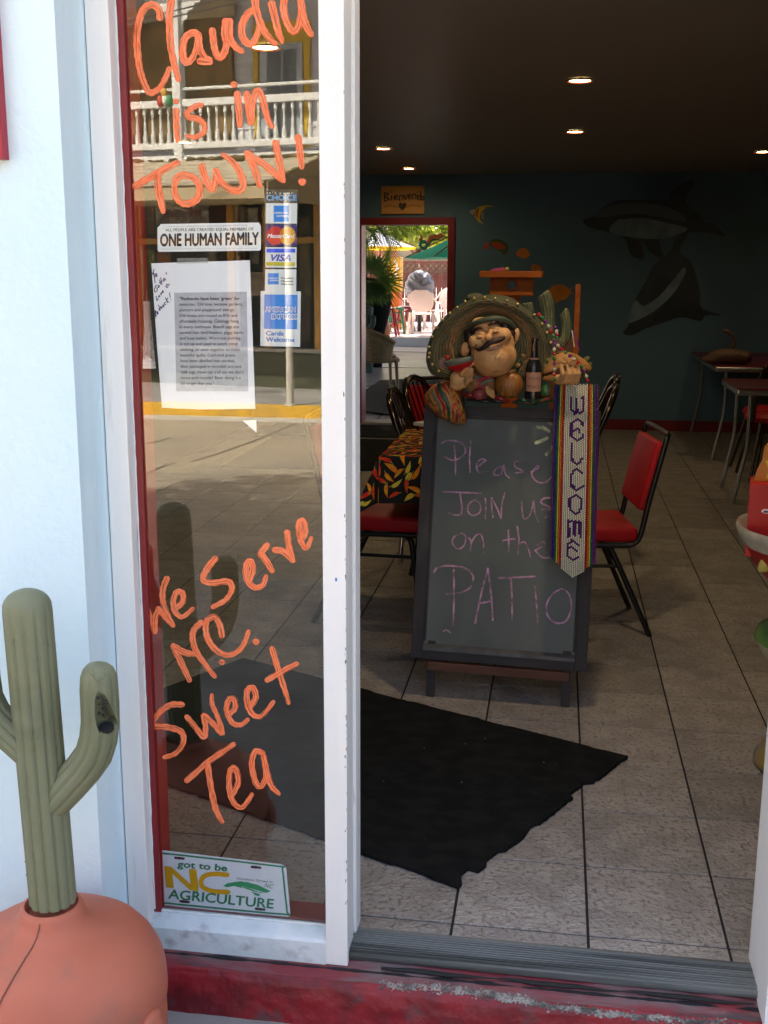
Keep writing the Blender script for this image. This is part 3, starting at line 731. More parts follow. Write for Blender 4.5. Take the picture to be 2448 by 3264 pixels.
letter(c3, 40, [(915, 1250), (945, 1180), (933, 1120), (902, 1142), (905, 1230), (950, 1288), (1008, 1278), (1033, 1218)])
letter(c3, 40, [(1040, 1012), (1002, 1058), (992, 1078)], [(1000, 1068), (1038, 1120), (1072, 1180)])
letter(c3, 40, [(1090, 1042), (1140, 1050), (1178, 1080), (1205, 1112)], [(1172, 930), (1184, 1020), (1210, 1112)])
letter(c3, 38, [(1262, 980), (1292, 925), (1278, 852), (1250, 872), (1256, 960), (1296, 1030), (1332, 965)])
letter(c4_, 33, [(355, 105), (400, 200), (444, 294)], [(355, 105), (420, 140), (470, 148)], [(506, -25), (470, 12), (462, 60), (480, 130), (530, 205), (586, 274)])
letter(c4_, 33, [(625, 45), (612, -20), (582, -60), (545, -42), (535, 5), (550, 72), (600, 132), (670, 153), (738, 110), (773, 22)], dots=[(627, 193, 17), (818, 78, 20)])
letter(c4_, 32, [(403, 430), (340, 432), (272, 480), (237, 545), (320, 556), (398, 582), (410, 640), (370, 700), (305, 725)])
letter(c4_, 30, [(430, 500), (480, 560), (525, 612), (535, 555), (525, 490), (580, 540), (627, 592), (602, 500), (572, 430), (570, 378)])
letter(c4_, 30, [(668, 480), (700, 450), (694, 402), (665, 402), (652, 460), (682, 530), (730, 543), (768, 515)])
letter(c4_, 31, [(785, 440), (814, 390), (800, 338), (767, 352), (768, 430), (800, 488), (850, 493), (912, 415)])
letter(c4_, 31, [(905, 118), (935, 220), (970, 330), (996, 420)], [(878, 293), (960, 246), (1043, 202)])
letter(c4_, 32, [(430, 853), (560, 742), (690, 652)], [(545, 752), (562, 880), (590, 1010), (625, 1083)])
letter(c4_, 31, [(685, 930), (718, 860), (700, 788), (672, 802), (667, 900), (692, 978), (740, 1002), (793, 932)])
letter(c4_, 31, [(852, 700), (812, 692), (792, 760), (812, 860), (842, 886), (870, 830), (858, 722)], [(858, 722), (880, 820), (905, 890), (942, 928)])

# ================================================================= WINDOW: STICKERS, FLYER, PLATE (behind the glass)
def inside(cf, base=2.1790):
    return lambda x, y, lift: aty(*cf(x, y), base - lift)
def ink(name, col, rough=.5): return mat('ink_' + name, col, rough)
K_black, K_blue, K_amex, K_white = ink('black', (.012, .010, .018)), ink('royal', (.012, .045, .42)), ink('skyblue', (.02, .25, .78)), ink('white', (.92, .93, .92))
K_silver = mat('silver_vinyl', (.76, .80, .80), .45, bump=.05)
K_navy, K_red, K_gold, K_lime = ink('navy', (.025, .012, .17)), ink('red', (.62, .02, .02)), ink('gold', (.78, .36, .01)), ink('mustard', (.55, .48, .01))
K_grey, K_paleblue = ink('grey', (.36, .36, .37)), ink('paleblue', (.10, .42, .85))
K_smoke = mat('smoke_film', (.05, .045, .04), .3, alpha=.6)
def card(cf, outline, name, m, label=None, cat=None, parent=None, base=2.179):
    pl = inside(cf, base); b = B()
    b.poly([pl(x, y, 0) for x, y in outline], (0, .0004, 0))
    o = b.obj(name, m, parent)
    if label: tag(o, label, cat)
    return o, pl
def prints(parent, name, m, fn):
    b = B(); fn(b); return b.obj(name, m, parent, fix=False)
def put_line(b, body, x0, y0, x1, y1, cap, place, lift, fat=0.0, shear=0.0, space=1.0, drop=None):
    """a line of type on the baseline (x0,y0)-(x1,y1), capital height cap"""
    me = text_mesh(body, fat, shear, space=space)
    xs = [v.co.x for v in me.vertices]; a, c = min(xs), max(xs)
    d = Vector((x1 - x0, y1 - y0)); nrm = Vector((d.y, -d.x)).normalized()
    for k, (ox, oy) in enumerate(strikes(fat)):
        vv = []
        for v in me.vertices:
            q = Vector((x0, y0)) + d * ((v.co.x + ox - a + fat) / (c - a + 2 * fat)) + nrm * ((v.co.y + oy) * cap / .72)
            vv.append(b.bm.verts.new(place(q.x, q.y, lift + k * .00003)))
        for p in me.polygons: b.bm.faces.new([vv[i] for i in p.vertices])
    bpy.data.meshes.remove(me)

# bumper sticker
cb = crop(500, 680, 860, 830, 1659)
o, pl = card(cb, [(55, 158), (1480, 135), (1500, 138), (1528, 190), (1528, 530), (1505, 548), (30, 566), (12, 545), (8, 210), (45, 180)], 'bumper_sticker', K_white, 'white bumper sticker with bold black lettering ONE HUMAN FAMILY behind the glass', 'sticker')
def f(b):
    put_text(b, 'ONE HUMAN FAMILY', (45, 292), (1500, 268), (45, 494), pl, .0006, fat=.045, space=1.0)
    put_line(b, 'ALL PEOPLE ARE CREATED EQUAL MEMBERS OF', 125, 265, 1420, 250, 44, pl, .0006, fat=.008)
prints(o, 'print', K_black, f)
def f(b):
    put_line(b, 'Everyone in the world can share the "Official Philosophy of KEY WEST, Florida"', 175, 200, 1340, 185, 20, pl, .0006)
    put_line(b, 'Stickers are free - For more, send SASE #10 envelope to: P.O. Box 972, Key West, FL 33041 USA - www.OneHumanFamily.info', 60, 530, 1480, 518, 15, pl, .0006)
prints(o, 'small_print', K_grey, f)

# strip of payment decals
cs = crop(820, 600, 980, 920, 1106)
strip = thing('payment_decal_strip', 'vertical strip of small payment card decals headed CHOICE near the mullion', 'sticker', aty(605, 520, 2.179))
card(cs, [(150, 15), (900, 25), (880, 2330), (160, 2320)], 'backing_film', K_smoke, None, None, strip, base=2.1795)
pl = inside(cs)
def amex(b, bw, x0, y0, x1, y1):
    W_, H_ = x1 - x0, y1 - y0
    b.poly([pl(x, y, .0004) for x, y in rect(x0, y0, x1, y1)])
    put_line(bw, 'AMERICAN', x0 + .03 * W_, y0 + .50 * H_, x1 - .06 * W_, y0 + .50 * H_, .12 * H_, pl, .0008, fat=.03)
    put_line(bw, 'EXPRESS', x0 + .20 * W_, y0 + .70 * H_, x1 - .01 * W_, y0 + .70 * H_, .12 * H_, pl, .0008, fat=.03)
h, _ = card(cs, [(200, 90), (870, 90), (870, 285), (200, 285)], 'header_film', K_smoke, None, None, strip)
prints(strip, 'header_lettering', K_paleblue, lambda b: put_line(b, 'CHOiCE', 198, 268, 872, 270, 125, pl, .0006, fat=.03))
prints(strip, 'header_small_lettering', K_white, lambda b: put_line(b, "i t ' s  y o u r", 212, 122, 792, 122, 45, pl, .0006, fat=.01))
for nm, out_, mm in (('charge_card_decal', [(188, 328), (878, 332), (872, 780), (182, 776)], K_silver), ('credit_card_decal', [(182, 800), (868, 800), (866, 1275), (180, 1275)], K_navy),
                     ('bank_card_decal', [(180, 1300), (866, 1300), (862, 1752), (176, 1745)], K_silver), ('cheque_decal', [(172, 1785), (860, 1788), (855, 2270), (168, 2270)], K_silver)):
    d, _ = card(cs, out_, nm, mm, None, None, strip)
    bw = B(); bb = B()
    if nm == 'charge_card_decal': amex(bb, bw, 362, 385, 695, 740); bb.obj('print', K_amex, d, fix=False); bw.obj('lettering', K_white, d, fix=False)
    elif nm == 'credit_card_decal':
        bb.poly([pl(x, y, .0004) for x, y in circ(395, 1045, 195, 205)]); bb.obj('red_disc', K_red, d, fix=False)
        b2 = B(); b2.poly([pl(x, y, .0005) for x, y in circ(668, 1045, 175, 203)]); b2.obj('gold_disc', K_gold, d, fix=False)
        b3 = B()
        for i in range(8): b3.poly([pl(x, y, .0007) for x, y in rect(500 + 6 * abs(i - 3.5), 925 + i * 33, 572 - 4 * abs(i - 3.5), 940 + i * 33)])
        b3.obj('overlap_bars', K_red, d, fix=False)
        put_line(bw, 'MasterCard', 222, 1088, 815, 1100, 88, pl, .0010, fat=.03, shear=.25); bw.obj('lettering', K_white, d, fix=False)
    elif nm == 'bank_card_decal':
        bb.poly([pl(x, y, .0004) for x, y in rect(202, 1332, 838, 1418)]); bb.obj('blue_bar', ink('visablue', (.02, .10, .85)), d, fix=False)
        b2 = B(); b2.poly([pl(x, y, .0004) for x, y in [(195, 1625), (828, 1630), (824, 1715), (195, 1705)]]); b2.obj('yellow_bar', K_lime, d, fix=False)
        put_line(bw, 'VISA', 300, 1598, 742, 1602, 145, pl, .0006, fat=.035, shear=.3); bw.obj('lettering', ink('visaletter', (.03, .06, .50)), d, fix=False)
    else:
        amex(bb, bw, 232, 1872, 472, 2120); bb.obj('print', K_amex, d, fix=False); bw.obj('lettering', K_white, d, fix=False)
        b4 = B()
        for i, t_ in enumerate(('Travelers', 'Cheques', 'Welcome')): put_line(b4, t_, 515, 2000 + i * 66, 795, 2000 + i * 66, 42, pl, .0006, fat=.03)
        b4.obj('small_lettering', K_black, d, fix=False)
# large decal below the strip
ca = crop(820, 900, 980, 1130, 1539)
o, pl = card(ca, [(105, 262), (1338, 278), (1312, 1978), (95, 1948)], 'card_welcome_decal', K_silver, 'large pale decal with blue square reading Cards Welcome below the card strip', 'sticker')
prints(o, 'print', K_amex, lambda b: b.poly([pl(x, y, .0004) for x, y in [(215, 370), (1238, 385), (1222, 1440), (208, 1425)]]))
def f(b):
    put_line(b, 'AMERICAN', 232, 905, 1180, 915, 165, pl, .0008, fat=.06); put_line(b, 'EXPRESS', 420, 1125, 1228, 1135, 165, pl, .0008, fat=.06)
prints(o, 'lettering_outline', K_white, f)
def f(b):
    put_line(b, 'AMERICAN', 245, 892, 1165, 900, 132, pl, .0012, fat=.008); put_line(b, 'EXPRESS', 440, 1108, 1222, 1116, 132, pl, .0012, fat=.008)
prints(o, 'lettering', ink('midblue', (.05, .20, .60)), f)
def f(b):
    put_line(b, 'Cards', 262, 1622, 808, 1632, 135, pl, .0008, fat=.035); put_line(b, 'Welcome', 262, 1812, 1142, 1828, 135, pl, .0008, fat=.035)
prints(o, 'welcome_lettering', ink('midblue', (.05, .20, .60)), f)

# flyer
cf_ = crop(350, 550, 1150, 1350, 1659)
K_paper = mat('printer_paper', (.92, .92, .95), .8, bump=.12, bscale=5, bdist=.01)
o, pl = card(cf_, [(275, 600), (925, 580), (940, 980), (962, 1562), (600, 1566), (345, 1555), (310, 1120)], 'paper_flyer', K_paper, 'white paper flyer with grey text block taped inside the window', 'flyer')
prints(o, 'grey_text_panel', mat('photocopy_grey', (.48, .48, .52), .8, var=(.54, .54, .58), vscale=60), lambda b: b.poly([pl(x, y, .0003) for x, y in [(425, 795), (905, 788), (912, 1200), (915, 1445), (440, 1446), (432, 1100)]]))
TX = [('"Rednecks have been \u2018green\u2019 for', 462, 860), ('centuries. Old tires become gardens,', 458, 878), ('planters and playground swings.', 460, 825), ('Old buses are reused as RVs and', 460, 842), ('affordable housing. Catalogs hang', 460, 852),
      ('in every outhouse. Bleach jugs are', 460, 854), ('turned into bird feeders, piggy banks', 461, 884), ('and boat bailers. Worn out clothing', 463, 864), ('is cut up and used to patch other', 464, 848), ('clothing, or sewn together to make', 465, 858),
      ('beautiful quilts. Corn and grains', 466, 828), ('have been distilled into alcohol,', 467, 828), ('then packaged in recycled jars and', 467, 868), ("milk jugs. How can y'all say we don't", 469, 885), ('reuse and recycle? Been doing it a', 470, 866), ('lot longer than you."', 471, 688)]
def f(b):
    for i, (t_, x0, x1) in enumerate(TX):
        y = 843 + i * 37.3; put_line(b, t_, x0, y, x1, y - 1.5 + i * .15, 21, pl, .0007, fat=.028 if i == 0 else .006)
prints(o, 'typed_text', mat('toner', (.05, .05, .06), .7), f)
# hand-written note on the flyer
ch = crop(470, 820, 640, 1040, 1659); plh = inside(ch)
M_pen = ink('violet_marker', (.03, .015, .14))
H = [[(205, 375), (190, 440), (185, 520)], [(155, 490), (180, 530), (215, 545)], [(205, 500), (210, 600), (225, 700), (240, 800)], [(280, 505), (245, 540), (245, 600), (280, 590), (285, 520), (300, 590)],
     [(300, 870), (250, 900), (220, 1000), (235, 1080), (285, 1060), (310, 960), (270, 960)], [(350, 870), (330, 930), (360, 940), (372, 880), (345, 870)], [(375, 700), (395, 780), (420, 850)], [(410, 640), (430, 740), (455, 850)], [(370, 800), (450, 745)],
     [(530, 650), (490, 690), (490, 745), (535, 720), (535, 660), (575, 705)], [(588, 465), (582, 540)], [(270, 1220), (285, 1290), (295, 1350), (345, 1275)], [(365, 1190), (345, 1230), (375, 1235), (385, 1195), (360, 1185)], [(405, 1120), (430, 1175), (440, 1090)], [(465, 1095), (490, 1050), (465, 1040), (465, 1100), (512, 1080)],
     [(620, 835), (580, 880), (590, 940), (640, 910), (640, 840), (705, 860)], [(240, 1670), (245, 1780), (260, 1890)], [(240, 1660), (270, 1690), (250, 1770), (300, 1830)], [(300, 1760), (330, 1720), (305, 1690), (300, 1770), (345, 1750)], [(380, 1590), (355, 1640), (395, 1650)], [(335, 1480), (370, 1560), (400, 1660)], [(405, 1540), (425, 1610), (430, 1530), (465, 1580)],
     [(480, 1540), (505, 1495), (480, 1480), (485, 1545), (525, 1520)], [(560, 1400), (525, 1420), (540, 1475), (580, 1460)], [(560, 1260), (590, 1340), (620, 1420)], [(640, 1260), (600, 1350), (680, 1400)], [(685, 1100), (700, 1190), (715, 1260)], [(728, 1320), (732, 1330)]]
def f(b):
    for s_ in H: stroke(b, s_, 26, plh, .0006, .0001, sub=4)
prints(o, 'handwritten_note', M_pen, f)
pl0 = inside(cf_)
prints(o, 'sticky_tape', mat('clear_tape', (.55, .55, .52), .3, alpha=.35), lambda b: b.poly([pl0(x, y, .0016) for x, y in [(445, 565), (648, 565), (648, 600), (445, 602)]]))
o, _ = card(c3, [(880, 190), (968, 185), (970, 268)], 'paper_scrap', K_white, 'small torn white paper corner stuck on the glass below the flyer', 'paper')

# licence plate standing on the inner sill
cp = crop(480, 2680, 940, 2940, 1659); PB = 2.1815
M_plate = mat('plate_enamel', (.80, .85, .90), .3, spec=.5, var=(.76, .81, .88), vscale=5)
K_green = mat('plate_green', (.01, .22, .10), .35); K_pgold = mat('plate_gold', (.72, .38, .005), .35)
plp = lambda x, y, lift: aty(*cp(x, y), PB - lift)
out_ = [(5, 150), (10, 118), (42, 100), (700, 178), (1500, 272), (1540, 290), (1560, 325), (1605, 840), (1595, 868), (1560, 872), (800, 805), (120, 735), (80, 718), (60, 690)]
b = B(); b.poly([plp(x, y, 0) for x, y in out_], (0, .0015, 0)); plate = b.obj('license_plate', M_plate)
tag(plate, 'white novelty license plate with green border and gold NC letters at window bottom', 'license plate')
def band(b, P, w_, lift):
    stroke(b, P + [P[0]], w_, plp, lift, .0005, sub=3, taper=1, wob=0)
b = B(); band(b, [(40, 160), (70, 138), (700, 205), (1480, 295), (1515, 320), (1545, 600), (1568, 820), (1540, 846), (800, 778), (140, 712), (95, 690), (62, 420)], 20, .0004); b.obj('border', K_green, plate, fix=False)
b = B()
for x, y in ((333, 200), (1212, 305), (392, 700), (1260, 787)): stroke(b, [(x - 48, y - 5), (x + 48, y + 5)], 30, plp, .0008, .0001)
b.obj('bolt_slot', mat('slot_dark', (.05, .02, .035), .6), plate, fix=False)
b = B()
put_line(b, 'got to be', 305, 300, 880, 352, 78, plp, .0012, fat=.025)
put_line(b, 'AGRICULTURE', 200, 662, 1412, 780, 112, plp, .0012, fat=.02)
b.obj('green_lettering', K_green, plate, fix=False)
b = B()
for P in ([(155, 290), (240, 300), (268, 545), (180, 535)], [(155, 290), (240, 300), (545, 580), (455, 568)], [(440, 325), (525, 332), (552, 580), (468, 560)]): put_poly(b, P, plp, .0012 + .0001 * random.random())
arc = [(880, 385), (760, 362), (660, 372), (590, 430), (575, 500), (620, 560), (720, 600), (890, 606)]
stroke(b, [(880, 392), (770, 382), (660, 390), (600, 425), (578, 480), (610, 540), (720, 580), (890, 590)], 52, plp, .0012, .0001, taper=1, wob=0)
b.obj('gold_lettering', K_pgold, plate, fix=False)
b = B()
for P in ([(835, 520), (880, 490), (960, 475), (1040, 465), (1100, 480), (1040, 540), (960, 520), (880, 535)], [(1000, 480), (1110, 475), (1240, 510), (1380, 580), (1330, 600), (1200, 560), (1050, 520)], [(1010, 520), (1120, 540), (1270, 600), (1330, 600), (1180, 580)], [(1160, 585), (1255, 612), (1245, 640), (1200, 625)]): put_poly(b, P, plp, .0010 + .0001 * random.random())
b.obj('state_outline', mat('plate_leaf_green', (.02, .33, .14), .35), plate, fix=False)
b = B(); put_line(b, "Goodness Grows in", 988, 442, 1400, 486, 26, plp, .0012, fat=.01); put_line(b, 'NC', 1305, 535, 1412, 552, 52, plp, .0014, shear=.3); b.obj('small_lettering', mat('plate_grey', (.12, .20, .16), .4), plate, fix=False)
# ================================================================= CACTUS ASH RECEPTACLE
CX, CYY = -.9185, 1.782
rec = thing('cactus_ash_receptacle', 'green plastic cactus ash receptacle on a round terracotta coloured base', 'ash receptacle', (CX, CYY, WZ))
M_cact = mat('cactus_plastic', (.190, .202, .118), .5, spec=.35, var=(.150, .162, .092), vscale=7, bump=.12, bscale=130, bdist=.001, dirt=(.21, .22, .14), dscale=14, dlo=.6, dhi=.8)
M_terra = mat('terracotta_plastic', (.50, .150, .088), .55, spec=.3, var=(.45, .13, .075), vscale=4, bump=.12, bscale=150, bdist=.0015, dirt=(.30, .14, .10), dscale=7, dlo=.54, dhi=.78)
def ribbed(path, radii, rib, amp, n=72):
    """tube along a path whose cross-section is ribbed like a cactus; amp per point"""
    b = B(); pts = [Vector(p) for p in path]; rings = []; prev = None
    for i, p in enumerate(pts):
        t = (pts[min(i + 1, len(pts) - 1)] - pts[max(i - 1, 0)]).normalized()
        x = Vector((1, 0, 0)) if prev is None else prev
        x = (x - t * x.dot(t)).normalized(); prev = x; y = t.cross(x)
        ring = []
        for j in range(n):
            a = 2 * math.pi * j / n
            q = radii[i] * (1 - amp[i] * (abs(math.sin(rib * a / 2)) ** 9))
            ring.append(b.bm.verts.new(p + (x * math.cos(a) + y * math.sin(a)) * q))
        rings.append(ring)
    for A, C in zip(rings, rings[1:]):
        for j in range(n): b.bm.faces.new((A[j], A[(j + 1) % n], C[(j + 1) % n], C[j]))
    b.bm.faces.new(list(reversed(rings[0]))); b.bm.faces.new(rings[-1])
    return b
k1 = CYY / 1.806
top = aty(55, 1272, CYY); bot = aty(112, 1914, CYY); bot = bot + (bot - top).normalized() * .03
path, rad, am = [], [], []
for t in [0, .02, .1, .3, .5, .7, .85, .93, .955, .97, .982, .992, .998, 1.0]:
    path.append(bot.lerp(top, t)); q = 1.0 if t < .94 else math.sqrt(max(0, 1 - ((t - .94) / .06) ** 2.2))
    rad.append(.0432 * max(q, .08)); am.append(.10 if t < .86 else .10 * max(0, (.97 - t) / .11))
ribbed(path, rad, 12, am, 120).obj('stem', M_cact, rec, smooth=60)
P_ = lambda x, y, d=0.0: aty(x, y, CYY - d)
# right arm with the ash opening
ap = [P_(92, 1752), P_(118, 1728), P_(150, 1694), P_(182, 1658), P_(203, 1628), P_(213, 1596), P_(217, 1560), P_(216, 1520), P_(214, 1485), P_(213, 1460), P_(212, 1445), P_(212, 1437), P_(212, 1431)]
ar = [.033, .034, .0345, .0345, .0345, .0345, .0345, .0345, .034, .032, .027, .020, .007]
arm = ribbed(ap, ar, 9, [.10] * 9 + [.05, .02, 0, 0], 80).mesh('arm', 50)
hc = P_(214, 1540, .036)
b = B(); b.lathe([(.0205, -.085), (.0198, -.075), (.016, -.05), (.010, -.022), (.004, -.004), (.0005, 0)], (0, 0, 0), 24)
bmesh.ops.transform(b.bm, matrix=Matrix.Translation(P_(213, 1488, .0385)) @ Matrix.Rotation(math.radians(17), 4, 'X'), verts=b.bm.verts)
arm = cut(arm, b.mesh('c'))
for p in arm.polygons: p.use_smooth = True
try: arm.set_sharp_from_angle(angle=math.radians(38))
except Exception: pass
link('arm', arm, M_cact, rec)
b = B(); HM = Matrix.Translation(P_(213, 1488, .0385)) @ Matrix.Rotation(math.radians(17), 4, 'X'); b.cyl(HM @ Vector((0, -.001, -.0835)), HM @ Vector((0, -.001, -.09)), .0138, .0138, 24); b.obj('ash_hole_disc', mat('hole_black', (.012, .011, .010), .9), rec, smooth=60)  # black disc whose colour stands for the dark inside the hole
# soot smear inside the recess
b = B()
random.seed(5)
for i in range(26):
    t = random.random(); c = HM @ Vector((random.gauss(0, .0025 + .008 * t), .001 + (.004 + .016 * t) * .55, -.022 - .055 * t)); r = .0016 + .0022 * random.random(); b.ball(c, (r, r * .6, r), 6, 4)
b.obj('soot', mat('soot', (.035, .032, .026), .9), rec, smooth=60)
b = B()
AR = crop(0, 1800, 600, 3264, 907)
stroke(b, [(430, 520), (452, 545), (474, 566), (498, 545), (520, 520)], 5, lambda x, y, l: aty(*AR(x, y), CYY - .0318 - l), .0, .0012, wob=0)
stroke(b, [(450, 498), (450, 526), (432, 524)], 5, lambda x, y, l: aty(*AR(x, y), CYY - .0318 - l), .0, .0012, wob=0)
stroke(b, [(505, 498), (503, 526), (520, 524)], 5, lambda x, y, l: aty(*AR(x, y), CYY - .0318 - l), .0, .0012, wob=0)
b.obj('raised_arrow', M_cact, rec, fix=False)
# left arm
la = [P_(88, 1640), P_(62, 1618), P_(34, 1590), P_(8, 1565), P_(-14, 1540), P_(-30, 1505), P_(-36, 1460), P_(-38, 1420), P_(-39, 1400), P_(-39, 1388), P_(-39, 1381)]
la = [p + Vector((0, -.012 * i / 10, 0)) for i, p in enumerate(la)]
ribbed(la, [.031, .032, .033, .033, .033, .033, .033, .032, .027, .018, .006], 10, [.1] * 7 + [.05, 0, 0, 0], 80).obj('arm', M_cact, rec, smooth=60)
# pimples left by the mould
b = B(); random.seed(2)
for i in range(22):
    a = math.radians(-90 + random.uniform(-65, 80)); q_ = bot.lerp(top, random.uniform(.08, .88)); b.ball(q_ + Vector((.0425 * math.cos(a), .0425 * math.sin(a), 0)), .0022, 6, 5)
b.obj('mould_bump', M_cact, rec, smooth=60)
PCX = aty(110, 1930, CYY).x
# base
prof = [(.0, .266), (.042, .266), (.0455, .270), (.0462, .281), (.0495, .287), (.0545, .286), (.059, .279), (.061, .268), (.068, .256), (.084, .246), (.114, .236), (.144, .222), (.172, .203), (.190, .180), (.202, .156), (.2075, .130), (.209, .104), (.2085, .086),
        (.205, .078), (.200, .074), (.200, .066), (.2055, .060), (.206, .03), (.201, -.08), (.195, WZ + .01), (.19, WZ)]
b = B(); b.lathe(list(reversed(prof)), (PCX, CYY, 0), 72); b.obj('base', M_terra, rec, smooth=50)
# moulding seam running down the dome
sm = []
for t in range(24):
    f_ = t / 23; k_ = 11 + int(f_ * 7); r, z = prof[min(k_, 17)]
    sm.append((r, z))
PR = [(.058, .279), (.061, .268), (.068, .256), (.084, .246), (.114, .236), (.144, .222), (.172, .203), (.190, .180), (.202, .156), (.2075, .130), (.209, .104), (.2085, .086), (.200, .070), (.2055, .060), (.206, .03), (.207, -.03)]
pts = []
for i, (r, z) in enumerate(PR):
    a = math.radians(-86 - i * 1.6); pts.append(Vector((PCX + (r + .0004) * math.cos(a), CYY + (r + .0004) * math.sin(a), z + .0004)))
b = B(); b.tube(spline(pts, 5), .0016, 6); b.obj('mould_seam', mat('seam_grime', (.20, .07, .045), .8), rec, smooth=60)
# clip lug on the right flank
b = B()
a = math.radians(-12); c = Vector((PCX + .209 * math.cos(a), CYY + .209 * math.sin(a), .060))
b.ball(c, (.020, .034, .046), 16, 12, Matrix.Rotation(a, 3, 'Z')); b.ball(c + Vector((0, 0, .03)), (.014, .03, .02), 14, 10, Matrix.Rotation(a, 3, 'Z'))
link('clip_lug', fuse(b, .004, 4), M_terra, rec)

# board on the stucco wall, only its red edge in view
sg = thing('wall_board', 'red edged board on the stucco wall cut off by the left picture edge', 'board', aty(-40, 150, 1.985))
xr = aty(3, 200, 1.985).x; zb = aty(2, 345, 1.985).z
plain('backing', [((xr - .5, 1.985, zb + .02), (xr - .016, 1.999, zb + .9))], M_wpaint2, sg)
plain('edge_strip', [((xr - .016, 1.975, zb), (xr, 1.999, zb + .92))], mat('sign_red', (.36, .01, .03), .4), sg, bevel=.001)
plain('edge_strip', [((xr - .5, 1.975, zb), (xr - .017, 1.999, zb + .018))], MATS['sign_red'], sg, bevel=.001)
# chipped paint and drips along the edges of the mullion
b = B(); rc = random.Random(17)
for i in range(46):
    z = rc.choice([rc.uniform(.0, .9), rc.uniform(.0, 2.0)]); x = -.4042 + rc.choice([-1, -1, 0]) * rc.random() ** 2 * .004; r = rc.uniform(.0008, .0026)
    P = [(x + r * rc.uniform(.3, .8) * math.cos(a), z + r * 2.4 * rc.uniform(.5, 1.2) * math.sin(a)) for a in [k * 1.05 for k in range(6)]]
    b.poly([(min(px, -.40405), 2.1277, pz) for px, pz in P])
    if rc.random() < .5: b.poly([(-.4037, 2.129 + abs(px + .4042) + .001, pz) for px, pz in P])
o = b.obj('paint_chips', mat('bare_wood_chip', (.17, .13, .085), .9), win, fix=False); o['kind'] = 'stuff'
b = B()
for i in range(14): b.ball((rc.uniform(-.446, -.41), 2.1279, rc.uniform(.1, 1.9)), (rc.uniform(.0010, .0022), .0008, rc.uniform(.0010, .0024)), 8, 6)
o = b.obj('paint_blisters', M_wpaint, win, smooth=70); o['kind'] = 'stuff'
q = aty(726, 1252, 2.127); b = B(); b.ball(q, (.0022, .0006, .0042), 10, 8); b.obj('blue_paint_spot', mat('blue_spot', (.05, .22, .62), .5), win, smooth=70)
# ================================================================= INDOORS
M_black = mat('black_metal', (.012, .012, .012), .35, spec=.5)
M_chrome = mat('chrome', (.75, .75, .74), .16, metal=1.0)
M_bronze = mat('dark_bronze_gloss', (.10, .075, .05), .18, metal=.9)
M_redv = mat('red_vinyl', (.52, .010, .016), .45, spec=.25, bump=.08, bscale=200, bdist=.001, var=(.38, .008, .012), vscale=6)
M_rub = mat('black_mat_rubber', (.013, .0135, .013), .97, spec=.08, bump=.9, bscale=260, bdist=.003, stretch=(1, 1.4, 1), var=(.020, .020, .019), vscale=14)

# recessed ceiling lights -----------------------------------------------------
LP = [((1253, 172), 1), ((1242, 283), 1), ((828, 320), 1), ((883, 363), 1), ((1648, 327), 1), ((573, 100), 1), ((400, 306), 1), ((1290, -122), 1)]
names = ['nearest round ceiling light above the chalkboard', 'second round ceiling light straight behind the nearest one', 'round ceiling light nearest the mullion at the left', 'round ceiling light above the welcome board at far wall', 'round ceiling light cut by the right picture edge', 'round ceiling light seen through the upper window glass', 'far round ceiling light seen through the window glass by the balcony post', 'round ceiling light above the resin figure, out of the picture at the top']
M_lamp = mat('lamp_glow', (.9, .8, .5), .5, emit=(1.0, .72, .28), es=9.0)
M_trim = mat('lamp_trim', (.35, .08, .05), .3, metal=.3)
for (p, s_), nm in zip(LP, names):
    c = atz(*p, CEIL); t = thing('ceiling_light', nm, 'ceiling light', c, 0, 'recessed ceiling lights')
    b = B(); b.lathe([(.054, -.001), (.066, -.001), (.068, -.006), (.060, -.010), (.054, -.006)], c, 28, cap=False); b.obj('trim_ring', M_trim, t, smooth=50)
    b = B(); b.lathe([(.0, -.004), (.05, -.004), (.054, -.0015), (.0, -.0012)], c, 28, cap=False); b.obj('lens', M_lamp, t, smooth=50)
    ld = bpy.data.lights.new('downlight', 'SPOT'); ld.energy = 6.0 if p[1] < 0 else (2.0 if p[1] == 172 else 1.3); ld.color = (1, .76, .48); ld.spot_size = math.radians(165); ld.spot_blend = .6; ld.shadow_soft_size = .05
    lo = bpy.data.objects.new('downlight', ld); COL.objects.link(lo); lo.location = c - Vector((0, 0, .02)); lo.parent = t; lo.matrix_parent_inverse = parent_world(t).inverted()
# small box high on the far wall at the left
e0, e1 = aty(775, 350, 10.75), aty(796, 362, 10.75)
ex = thing('wall_sign_box', 'small pale sign box near the ceiling at the far left corner', 'sign', e1)
plain('case', [((e0.x, 10.74, e1.z), (e1.x, 10.80, e0.z))], mat('cream_plastic', (.40, .36, .22), .5), ex, bevel=.004)
plain('mark', [((e0.x + .06, 10.736, e1.z + .03), (e1.x - .03, 10.741, e0.z - .035))], M_black, ex)

